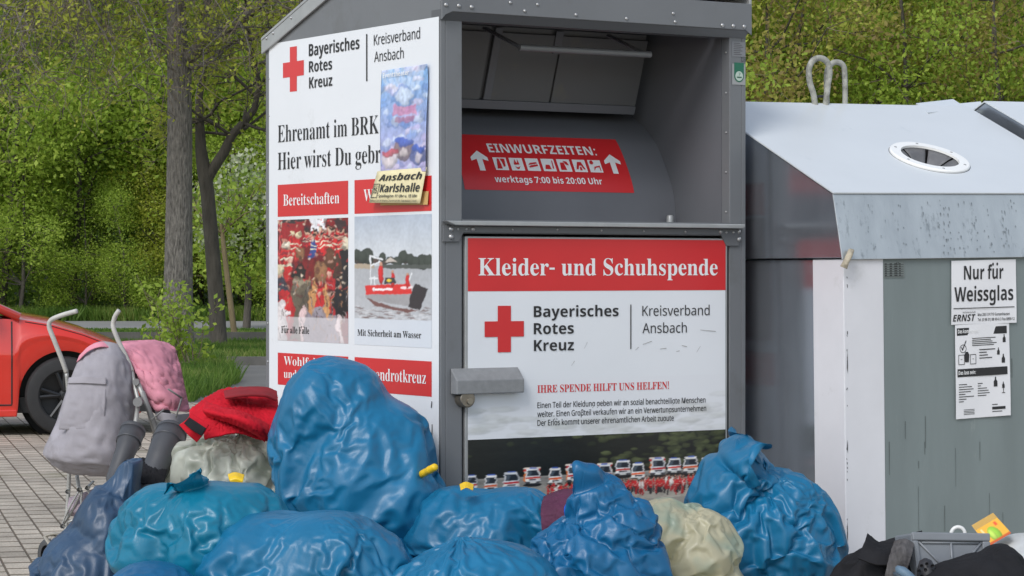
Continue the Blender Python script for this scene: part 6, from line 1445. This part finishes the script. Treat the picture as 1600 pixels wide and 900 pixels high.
sheet_part('collar', [[(350, 612, 9.2), (380, 606, 9.22), (414, 606, 9.24), (432, 612, 9.24)], [(352, 622, 9.12), (384, 618, 9.12), (414, 619, 9.14), (432, 626, 9.16)]], 55, M_DKRED, j, thick=.008, nu=22, nv=12, g1=1.08, nz=.02, edge=False, anchor=.2, g=.1)
# rubber boots: shaft open at the top, foot hidden lower in the heap
def boot(label, top, mid, low, r0, r1, r2, toe):
    t = thing('rubber_boot', label, 'boot', tuple(P(*low)), group=None)
    a, b, c = PV(*top), PV(*mid), PV(*low); e = PV(*toe)
    path = [a, a.lerp(b, .5), b, b.lerp(c, .5), c, c.lerp(e, .35) + Vector((0, 0, -.012)), c.lerp(e, .75), e]
    mb = MB(); mb.tube(path, [r0, r0 * .99, r1, (r1 + r2) / 2, r2, r2 * 1.02, r2 * .85, r2 * .3], 24, cap=False)
    o = mb.build('shaft', M_BOOT, None, smooth=True); so = o.modifiers.new('thick', 'SOLIDIFY'); so.thickness = .004
    d = (b - a).normalized(); mb = MB(); mb.lathe([(r0 - .006, .004), (r0 - .007, .10), (r0 * .6, .14), (0, .145)], a, d, 24); li = mb.build('lining', M_BOOTIN, None, smooth=True)
    mb = MB(); mb.lathe([(r0 + .001, -.003), (r0 + .0022, .0), (r0 + .0022, .010), (r0 + .001, .013)], a, d, 24); mb.lathe([(r0 - .006, -.001), (r0 + .001, -.003)], a, d, 24); ri = mb.build('top_band', M_BOOT, None, smooth=True)
    mb = MB(); q = a.lerp(b, .55); mb.lathe([(r0 * 1.0 + .0005, 0), (r0 + .0025, .002), (r0 + .0025, .006), (r0 + .0005, .008)], q, d, 24); st = mb.build('strap', pmat('boot_strap', (.055, .058, .066), .45), None, smooth=True)
    adopt(t, o, li, ri, st); return t
boot('grey rubber boot leaning left with its shaft against the pushchair frame', (208, 672, 9.5), (196, 705, 9.42), (180, 748, 9.36), .046, .038, .034, (196, 792, 9.2))
boot('grey rubber boot tilted right with pale open top next to the red jacket', (268, 676, 9.35), (255, 704, 9.26), (240, 742, 9.2), .056, .052, .046, (222, 790, 9.05))
# dark cloth strip between the boots
o = sheet_part('dark_scarf', [[(192, 722, 9.22), (215, 716, 9.24), (238, 718, 9.24), (262, 728, 9.22)], [(190, 738, 9.12), (214, 736, 9.12), (238, 738, 9.13), (258, 745, 9.14)], [(194, 752, 9.1), (215, 754, 9.08), (236, 756, 9.1), (254, 760, 9.12)]], 56, M_BLKCL, None, thick=.004, nu=24, nv=18, g1=1.15, nz=.04, edge=False, anchor=.1, g=.2)
tag(o, 'black cloth bunched between the two grey boots', 'cloth')
# yellow bits
M_YEL = pmat('yellow_plastic', (.78, .50, .012), .4, var=.08, vscale=20)
t = thing('yellow_stick', 'short yellow plastic stick poking out beside the tall blue bag', 'stick', tuple(P(672, 735, 8.62)))
mb = MB(); a, b = PV(655, 743, 8.66), PV(681, 729, 8.58); d = (b - a).normalized(); L_ = (b - a).length
mb.lathe([(0, 0), (.010, 0), (.0125, .004), (.0125, L_ * .42), (.0115, L_ * .46), (.0125, L_ * .5), (.0125, L_ - .006), (.010, L_ - .001), (0, L_)], a, d, 14); adopt(t, mb.build('grip', M_YEL, None, smooth=True))
mb = MB(); mb.lathe([(.0128, L_ * .62), (.0136, L_ * .63), (.0136, L_ * .68), (.0128, L_ * .69)], a, d, 14); adopt(t, mb.build('grip_ring', M_YEL, None, smooth=True))
o = sheet_part('yellow_packaging', [[(356, 741, 8.5), (368, 738, 8.5), (382, 742, 8.5)], [(358, 749, 8.46), (369, 746, 8.46), (380, 750, 8.46)], [(362, 758, 8.46), (370, 756, 8.46), (378, 758, 8.46)]], 57, M_YEL, None, thick=.002, nu=12, nv=12, g1=1.03, nz=.01, edge=False, anchor=.3, g=.1); tag(o, 'scrap of yellow packaging behind the teal blue bag', 'packaging')
o = sheet_part('yellow_packaging', [[(718, 757, 8.52), (728, 753, 8.52), (740, 757, 8.52)], [(720, 766, 8.47), (729, 762, 8.47), (739, 766, 8.47)]], 58, M_YEL, None, thick=.002, nu=12, nv=10, g1=1.03, nz=.01, edge=False, anchor=.3, g=.1); tag(o, 'tiny yellow scrap on the flattened blue bag at the door', 'packaging')
# black umbrella behind the tall bag
t = thing('folded_umbrella', 'black folded umbrella squeezed between tall blue bag and container corner', 'umbrella', tuple(P(668, 720, 8.93)))
mb = MB(); mb.tube([PV(658, 655, 8.98), PV(662, 664, 8.97), PV(667, 690, 8.95), PV(672, 730, 8.93), PV(676, 790, 8.92)], [.006, .014, .019, .022, .024], 10); adopt(t, mb.build('canopy', M_BLKCL, None, smooth=True))
mb = MB(); mb.tube([PV(657, 652, 8.98), PV(660, 659, 8.975)], .005, 8); adopt(t, mb.build('tip', pmat('tip_plastic', (.25, .25, .25), .4), None, smooth=True))
# purple garment and bright blue pouch behind the necked bag
M_PUR = pmat('plum_cloth', (.085, .018, .05), .8, var=.25, vscale=16)
o = sheet_part('plum_garment', [[(850, 776, 8.6), (875, 766, 8.6), (900, 764, 8.58), (925, 768, 8.56)], [(846, 792, 8.48), (875, 786, 8.46), (900, 784, 8.45), (925, 786, 8.46)], [(846, 812, 8.44), (870, 808, 8.42), (896, 804, 8.41), (920, 806, 8.42)], [(850, 850, 8.44), (870, 850, 8.42), (896, 850, 8.41), (920, 850, 8.42)]], 59, M_PUR, None, thick=.004, nu=24, nv=24, g1=1.15, nz=.04, edge=False, anchor=.1, g=.2); tag(o, 'dark plum garment tucked behind the necked blue bag', 'garment')
M_BRB = pmat('bright_blue_fabric', (.006, .10, .62), .45, var=.15, vscale=14)
o = sheet_part('bright_blue_bundle', [[(888, 782, 8.4), (905, 772, 8.4), (922, 772, 8.4)], [(882, 795, 8.33), (902, 788, 8.31), (922, 786, 8.32)], [(884, 815, 8.33), (902, 812, 8.31), (920, 812, 8.32)]], 60, M_BRB, None, thick=.004, nu=18, nv=18, g1=1.06, nz=.02, edge=False, anchor=.2, g=.1); tag(o, 'small bright blue bundle peeking from behind the necked bag', 'bundle')

# ---- right hand heap: black clothes, grey lid, shoes
def garment(name, label, cat, mat, ells, center, axis, seed, grow=.2, k=8): return film_bag(name, label, mat, ells, center, axis, seed, grow=grow, res=(56, 40), cat=cat, k=k, bend=.05, stiff=20, quality=5)
gj = garment('black_jacket', 'black jacket with stand-up collar heaped left of the grey plastic box', 'jacket', M_BLKCL, [(1390, 895, 8.2, 72, 52, .2), (1350, 930, 8.2, 60, 56, .18), (1425, 865, 8.25, 52, 34, .16), (1390, 980, 8.2, 100, 70, .22)], (1390, 910, 8.2), (-.3, 0, .95), 61)
sheet_part('collar', [[(1355, 834, 8.12), (1375, 848, 8.08), (1400, 846, 8.1), (1425, 834, 8.16), (1440, 830, 8.2)], [(1350, 850, 8.04), (1374, 862, 8.0), (1400, 860, 8.02), (1425, 850, 8.08), (1442, 842, 8.14)], [(1340, 872, 8.0), (1370, 882, 7.97), (1400, 880, 7.98), (1425, 870, 8.04), (1440, 860, 8.12)]], 62, M_BLKCL, gj, thick=.006, nu=26, nv=20, g1=1.08, nz=.03, edge=False, anchor=.1, g=.2)
M_GRYF = pmat('grey_striped_fabric', (.075, .07, .07), .75, var=.5, vscale=30, stretch=(3, 1, .4))
o = sheet_part('striped_scarf', [[(1398, 845, 8.02), (1415, 842, 8.0), (1428, 850, 8.0)], [(1390, 870, 7.96), (1408, 864, 7.93), (1424, 868, 7.94)], [(1384, 895, 7.94), (1402, 892, 7.92), (1416, 894, 7.93)], [(1378, 930, 7.95), (1396, 930, 7.93), (1412, 930, 7.94)]], 63, M_GRYF, None, thick=.004, nu=20, nv=26, g1=1.12, nz=.03, edge=False, anchor=.1, g=.2); tag(o, 'dark grey striped scarf hanging over the black jacket', 'scarf')
garment('black_garment', 'soft black garment bunched in front of the grey plastic box at lower right', 'garment', M_BLKCL, [(1535, 905, 7.85, 62, 44, .18), (1570, 880, 7.9, 30, 36, .15), (1480, 915, 7.85, 48, 40, .16), (1530, 980, 7.85, 100, 70, .22)], (1530, 915, 7.85), (.2, 0, .98), 64)
# grey plastic box lid with ribs, standing on edge
M_PLG = pmat('grey_plastic', (.20, .215, .235), .42, var=.08, vscale=8, bump=.1, bscale=200, bdist=.002)
t = thing('plastic_box', 'grey ribbed plastic box lying on its side among black clothes', 'box', tuple(P(1485, 880, 8.05)))
c = [PV(1423, 833, 8.02), PV(1545, 835, 8.08), PV(1547, 905, 8.06), PV(1432, 905, 8.0)]
nrm = (c[1] - c[0]).cross(c[3] - c[0]).normalized()
if nrm.y > 0: nrm = -nrm
def bx(fx, fy, h=0.0):
    q = (c[0] * (1 - fx) + c[1] * fx) * (1 - fy) + (c[3] * (1 - fx) + c[2] * fx) * fy; return q + nrm * h
def slab(mb, x0, x1, y0, y1, h0, h1):
    vs = [bx(x, y, h) for h in (h0, h1) for y in (y0, y1) for x in (x0, x1)]; mb.add(vs, [(0, 2, 3, 1), (4, 5, 7, 6), (0, 1, 5, 4), (2, 6, 7, 3), (0, 4, 6, 2), (1, 3, 7, 5)])
mb = MB(); slab(mb, 0, 1, 0, 1, -.14, 0); body = mb.build('tub', M_PLG, None, bevel=.006)
obs = [body]
for a in ((0, 1, -.02, .16), (0, .07, .16, 1), (.90, 1, .16, 1)): mb = MB(); slab(mb, a[0], a[1], a[2], a[3], .0005, .012); obs.append(mb.build('rim', M_PLG, None, bevel=.004))
for (x0, y0, x1, y1) in ((.08, .18, .5, .95), (.90, .18, .5, .95), (.5, .18, .5, .95), (.12, .2, .88, .2)):
    mb = MB(); mb.tube([bx(x0, y0, .002), bx(x1, y1, .002)], .0042, 6); obs.append(mb.build('rib', M_PLG, None, smooth=True))
adopt(t, *obs)
# shoes
t = thing('slipper', 'pale blue slipper lying at the bottom edge below the black jacket', 'slipper', tuple(P(1412, 895, 7.8)))
M_SLIP = pmat('dusty_blue_rubber', (.12, .19, .26), .6, var=.15, vscale=20)
a, b = PV(1402, 886, 7.78), PV(1440, 925, 7.8); mid = a.lerp(b, .5)
mb = MB(); mb.tube([a, a.lerp(b, .15), a.lerp(b, .4), a.lerp(b, .7), b], [.012, .030, .036, .032, .02], 16, flat=.55); o1 = mb.build('upper', M_SLIP, None, smooth=True)
mb = MB(); off = Vector((-.008, 0, -.018)); mb.tube([a + off, a.lerp(b, .15) + off, a.lerp(b, .4) + off, b + off], [.013, .031, .037, .03], 16, flat=.3); o2 = mb.build('sole', pmat('slipper_sole', (.05, .07, .09), .7), None, smooth=True); adopt(t, o1, o2)
t = thing('clog', 'black perforated rubber clog propped against the grey plastic box', 'clog', tuple(P(1448, 885, 7.85)))
M_CLOG = pmat('black_clog_rubber', (.022, .022, .025), .5, var=.2, vscale=20)
a, b = PV(1446, 876, 7.84), PV(1452, 930, 7.84); mb = MB(); mb.tube([a + Vector((0, 0, .008)), a, a.lerp(b, .25), a.lerp(b, .6), b], [.006, .026, .042, .044, .03], 18, flat=.7); o1 = mb.build('upper', M_CLOG, None, smooth=True)
hs_ = []
for k, (dx, dy) in enumerate(((-8, 8), (0, 5), (9, 8), (-12, 16), (-2, 14), (8, 16), (-8, 24), (4, 24))):
    mb = MB(); q = PV(1448 + dx, 876 + dy, 7.795 + .001 * abs(dx)); mb.lathe([(.0055, -.001), (.0042, .004), (0, .004)], q, (0, 1, .3), 10); hs_.append(mb.build('vent_hole', M_DARK if 'M_DARK' in globals() else M_BLKCL, None))
adopt(t, o1, *hs_)
# carton, ring, in and beside the white bag
t = thing('drink_carton', 'orange and green drink carton sticking out of the white bag', 'carton', tuple(P(1550, 830, 8.4)))
M_CART = attr_mat('carton_print', .4, .5)
c4 = [PV(1524, 829, 8.36), PV(1558, 809, 8.38), PV(1580, 833, 8.36), PV(1546, 853, 8.34)]
cv = Canvas(40, 30, 2, (236, 176, 58)); cv.ell(.5, .62, .22, .42, (150, 200, 60)); cv.ell(.42, .6, .1, .3, (190, 220, 90)); cv.rect(.0, .86, 1, 1, (200, 90, 40)); cv.rect(.72, .1, .84, .3, (230, 90, 50)); cv.rect(.15, .12, .22, .5, (240, 220, 150))
def toC(fx, fy): return tuple((c4[0] * (1 - fx) + c4[1] * fx) * (1 - fy) + (c4[3] * (1 - fx) + c4[2] * fx) * fy)
pf = picture('front_print', cv, toC, None, M_CART)
mb = MB(); bk = Vector((0, .07, .01)); v = [tuple(p + Vector((0, .001, 0))) for p in c4] + [tuple(p + bk) for p in c4]; mb.add(v, [(0, 1, 2, 3), (4, 7, 6, 5), (0, 4, 5, 1), (1, 5, 6, 2), (2, 6, 7, 3), (3, 7, 4, 0)]); cb_ = mb.build('carton_body', pmat('carton_board', (.66, .40, .10), .5), None)
adopt(t, pf, cb_)
t = thing('plastic_ring', 'white plastic ring handle standing behind the grey box', 'ring', tuple(P(1497, 830, 8.2)))
ringp = [PV(1497 + 10.5 * math.cos(a), 834 - 10.5 * math.sin(a), 8.2) for a in np.linspace(-.4, math.pi + .4, 18)]
mb = MB(); mb.tube(ringp, .0062, 8); adopt(t, mb.build('ring', pmat('white_plastic', (.68, .68, .66), .4), None, smooth=True))

# ================================================================== PUSHCHAIR
SD = 10.6
M_FAB = pmat('grey_pushchair_fabric', (.33, .315, .345), .8, var=.14, vscale=9, bump=.25, bscale=300, bdist=.002, dirt=(.22, .205, .21), dscale=5, dlo=.58, dhi=.8, spec=.25)
M_PINK = pmat('pink_hood_fabric', (.66, .27, .34), .75, var=.06, vscale=7, bump=.2, bscale=300, bdist=.002, spec=.25)
M_ALU = pmat('grey_painted_tube', (.40, .40, .385), .42, metal=.3, var=.1, vscale=20)
M_FOAM = pmat('pale_foam_grip', (.50, .49, .46), .6, var=.1, vscale=30)
M_DGR = pmat('dark_grey_plastic', (.06, .062, .066), .5, var=.15, vscale=20)
M_GRP = pmat('mid_grey_plastic', (.20, .20, .20), .5, var=.1, vscale=20)
pc = thing('pushchair', 'folding pushchair with grey back and pink hood beside the heap of bags', 'pushchair', tuple(P(150, 900, SD)))
def tb(name, pts, r, mat, n=10): 
    mb = MB(); mb.tube([PV(*p) for p in pts], r, n); o = mb.build(name, mat, None, smooth=True); adopt(pc, o); return o
def arcp(pts, k=5):                                # rounds a polyline of photo points
    A = [Vector(p) for p in pts]; out = []
    for i in range(len(A) - 1):
        a0_, a1_, a2_, a3_ = A[max(0, i - 1)], A[i], A[i + 1], A[min(len(A) - 1, i + 2)]
        for j in range(k):
            t_ = j / k; out.append(.5 * (2 * a1_ + (a2_ - a0_) * t_ + (2 * a0_ - 5 * a1_ + 4 * a2_ - a3_) * t_ ** 2 + (3 * a1_ - a0_ - 3 * a2_ + a3_) * t_ ** 3))
    return [tuple(p) for p in out] + [tuple(A[-1])]
sheet_part('seat_back', [[(146, 537, SD - .10), (158, 534, SD - .13), (174, 535, SD - .13), (188, 540, SD - .10), (196, 548, SD - .02)],
                         [(122, 566, SD - .12), (145, 560, SD - .18), (172, 560, SD - .19), (198, 570, SD - .14), (209, 580, SD - .03)],
                         [(104, 612, SD - .12), (135, 606, SD - .22), (170, 606, SD - .23), (202, 620, SD - .15), (214, 630, SD - .03)],
                         [(88, 660, SD - .12), (122, 658, SD - .23), (165, 658, SD - .24), (198, 672, SD - .15), (209, 680, SD - .03)],
                         [(69, 702, SD - .12), (110, 708, SD - .23), (160, 712, SD - .23), (195, 712, SD - .14), (203, 712, SD - .03)],
                         [(72, 714, SD - .10), (112, 724, SD - .19), (160, 728, SD - .19), (190, 726, SD - .12), (198, 722, SD - .02)],
                         [(90, 730, SD - .06), (118, 738, SD - .12), (158, 741, SD - .12), (182, 738, SD - .08), (192, 732, SD + .02)]], 71, M_FAB, pc, thick=.004, post=((.22, .020, 6), (.09, .005, 6)), nu=40, nv=56, g1=1.05, nz=.035, edge=True, anchor=.02, g=.3, fine=((1.01, 1.01),))
sheet_part('back_pocket', [[(108, 592, SD - .205), (136, 590, SD - .235), (166, 592, SD - .235)], [(100, 630, SD - .215), (132, 630, SD - .255), (165, 630, SD - .25)], [(92, 671, SD - .205), (126, 672, SD - .245), (162, 672, SD - .24)]], 72, M_FAB, pc, thick=.003, nu=24, nv=24, g1=1.03, nz=.012, edge=True, anchor=.04, g=.2, fine=())
sheet_part('pocket_hem', [[(108, 590, SD - .212), (136, 588, SD - .243), (166, 590, SD - .243)], [(106, 599, SD - .215), (135, 599, SD - .248), (166, 601, SD - .247)]], 73, M_FAB, pc, thick=.006, nu=20, nv=8, g1=1.03, nz=.01, edge=True, anchor=.1, g=.1, fine=())
sheet_part('hood', [[(176, 540, SD - .02), (190, 534, SD + .10), (215, 532, SD + .22), (242, 531, SD + .32)],
                    [(196, 552, SD - .07), (216, 540, SD + .0), (245, 535, SD + .12), (268, 540, SD + .26)],
                    [(212, 582, SD - .08), (232, 572, SD - .06), (258, 566, SD + .02), (280, 566, SD + .16)],
                    [(228, 614, SD - .08), (246, 606, SD - .09), (268, 602, SD - .03), (288, 602, SD + .10)],
                    [(244, 642, SD - .07), (258, 640, SD - .09), (278, 642, SD - .06), (297, 644, SD + .06)]], 74, M_PINK, pc, thick=.003, post=((.24, .018, 7),), nu=36, nv=40, g1=1.05, nz=.04, edge=True, anchor=.015, g=.4, fine=((1.015, 1.01),))
sheet_part('hood_rim', [[(124, 556, SD - .12), (140, 541, SD - .14), (158, 535, SD - .14), (178, 537, SD - .10)], [(120, 566, SD - .13), (138, 549, SD - .16), (158, 542, SD - .17), (180, 545, SD - .13)]], 78, M_PINK, pc, thick=.004, nu=20, nv=6, g1=1.03, nz=.01, edge=False, anchor=.2, g=.1, fine=())
sheet_part('hood_hem', [[(242, 642, SD - .075), (258, 645, SD - .10), (278, 647, SD - .07), (298, 646, SD + .05)], [(246, 655, SD - .07), (260, 660, SD - .10), (278, 661, SD - .07), (294, 657, SD + .05)]], 75, M_FAB, pc, thick=.004, nu=24, nv=10, g1=1.06, nz=.02, edge=False, anchor=.15, g=.1, fine=())
sheet_part('inner_lining', [[(196, 560, SD + .02), (216, 560, SD + .1), (236, 570, SD + .2)], [(214, 600, SD + .0), (236, 610, SD + .06), (256, 620, SD + .16)], [(232, 640, SD + .0), (250, 650, SD + .06), (272, 658, SD + .14)]], 76, pmat('dark_lining', (.07, .06, .065), .9), pc, thick=.003, nu=16, nv=16, g1=1.02, nz=.01, edge=True, anchor=.1, g=.1, fine=())
for nm, pts in (('push_handle', [(104, 582, SD - .02), (96, 560, SD - .04), (84, 530, SD - .06), (77, 511, SD - .07), (79, 501, SD - .08), (90, 495, SD - .10), (105, 490, SD - .12), (120, 486, SD - .14)]),
                ('push_handle', [(206, 580, SD - .10), (198, 560, SD - .10), (186, 535, SD - .11), (178, 515, SD - .12), (177, 505, SD - .12), (180, 494, SD - .13), (186, 485, SD - .14)])):
    h = tb(nm, arcp(pts), .0098, M_FOAM)
    mb = MB(); a, b = PV(*pts[-1]), PV(*pts[-2]); mb.ball(a, .0105, 10); o = mb.build('end_cap', M_FOAM, None, smooth=True); o.parent = h; o.matrix_parent_inverse = h.matrix_parent_inverse
tb('back_tube', arcp([(206, 580, SD - .10), (212, 610, SD - .14), (217, 628, SD - .16)]), .0085, M_ALU)
tb('back_tube', arcp([(104, 582, SD - .02), (108, 640, SD + .0), (108, 740, SD + .04), (103, 830, SD + .04), (101, 846, SD + .03)]), .0085, M_ALU)
mb = MB(); q = PV(216, 628, SD - .19); mb.lathe([(0, -.03), (.016, -.03), (.019, -.024), (.019, .02), (0, .02)], q, (0, -1, 0), 16); adopt(pc, mb.build('fold_joint', M_GRP, None, auto=.6))
mb = MB(); q = PV(213, 597, SD - .14); mb.lathe([(0, -.022), (.012, -.022), (.014, -.016), (.014, .016), (0, .016)], q, (0, -1, 0), 14); adopt(pc, mb.build('fold_joint', M_GRP, None, auto=.6))
tb('side_tube', [(216, 632, SD - .16), (207, 690, SD - .18), (180, 748, SD - .18)], .0095, M_ALU)
tb('side_tube', [(222, 612, SD - .13), (240, 660, SD - .10), (252, 696, SD - .08), (262, 760, SD - .05)], .011, M_GRP)
tb('side_tube', [(216, 600, SD - .14), (232, 640, SD - .11), (246, 690, SD - .06)], .010, M_ALU)
for pts in ([(263, 608, SD - .14), (284, 622, SD - .10)], [(284, 622, SD - .10), (275, 652, SD - .12)], [(236, 656, SD - .16), (256, 640, SD - .16)]):
    mb = MB(); mb.tube([PV(*p) for p in pts], .009, 8, flat=.4); adopt(pc, mb.build('hood_bracket', M_GRP, None, smooth=True))
# lower frame: crossing links
links = [[(120, 742, SD), (124, 768, SD - .03)], [(124, 766, SD - .05), (110, 790, SD - .05), (100, 812, SD - .04), (96, 824, SD - .03)], [(128, 768, SD - .05), (112, 800, SD - .03), (100, 818, SD + .0)], [(128, 766, SD - .06), (127, 790, SD - .06), (130, 802, SD - .05), (106, 816, SD - .05)], [(136, 764, SD - .05), (142, 775, SD - .05), (148, 784, SD - .04)], [(146, 752, SD - .02), (134, 764, SD - .05)]]
for pts in links:
    mb = MB(); mb.tube([PV(*p) for p in arcp(pts, 4)], .0085, 8, flat=.5); adopt(pc, mb.build('link', M_ALU, None, smooth=True))
for x, y in ((124, 765), (137, 762), (98, 822), (106, 768)):
    mb = MB(); mb.lathe([(0, -.02), (.007, -.02), (.0095, -.014), (.0095, .01)], PV(x, y, SD - .07), (0, -1, 0), 12); adopt(pc, mb.build('rivet', M_BOLT, None, auto=.6))
o = sheet_part('shopping_basket', [[(108, 778, SD + .02), (130, 770, SD + .0), (150, 762, SD + .02)], [(106, 795, SD - .02), (128, 792, SD - .04), (150, 786, SD - .02)], [(112, 806, SD + .0), (130, 806, SD - .02), (148, 800, SD + .0)]], 77, pmat('pale_lilac_net', (.33, .27, .31), .8, var=.2, vscale=20), pc, thick=.003, nu=20, nv=18, g1=1.08, nz=.03, edge=True, anchor=.05, g=.3, fine=())
# wheels with beige fender
def wheel(x, y, D, r):
    mb = MB(); c_ = PV(x, y, D); ax = (.75, .66, 0); mb.lathe([(r * .62, -.012), (r * .92, -.014), (r, -.006), (r, .006), (r * .92, .014), (r * .62, .012)], c_, ax, 24); w = mb.build('wheel', M_DGR, None, smooth=True)
    mb = MB(); mb.lathe([(0, -.015), (r * .25, -.015), (r * .3, -.008), (r * .62, -.006), (r * .62, .006), (r * .3, .008), (r * .25, .015), (0, .015)], c_, ax, 20); h = mb.build('hub', M_GRP, None, auto=.6); adopt(pc, w, h); h.parent = w; h.matrix_parent_inverse = w.matrix_parent_inverse
wheel(76, 868, SD, .070); wheel(104, 870, SD + .02, .070)
for pts in ([(70, 838, SD - .05), (84, 834, SD - .06), (98, 836, SD - .05), (116, 836, SD - .03)], [(70, 838, SD - .05), (78, 850, SD - .08), (86, 860, SD - .08)], [(84, 836, SD - .05), (83, 846, SD - .07), (80, 862, SD - .08)]):
    mb = MB(); mb.tube([PV(*p) for p in arcp(pts, 4)], .010, 8, flat=.6); adopt(pc, mb.build('fender', pmat('beige_plastic', (.30, .28, .24), .55), None, smooth=True))
bpy.context.view_layer.update()
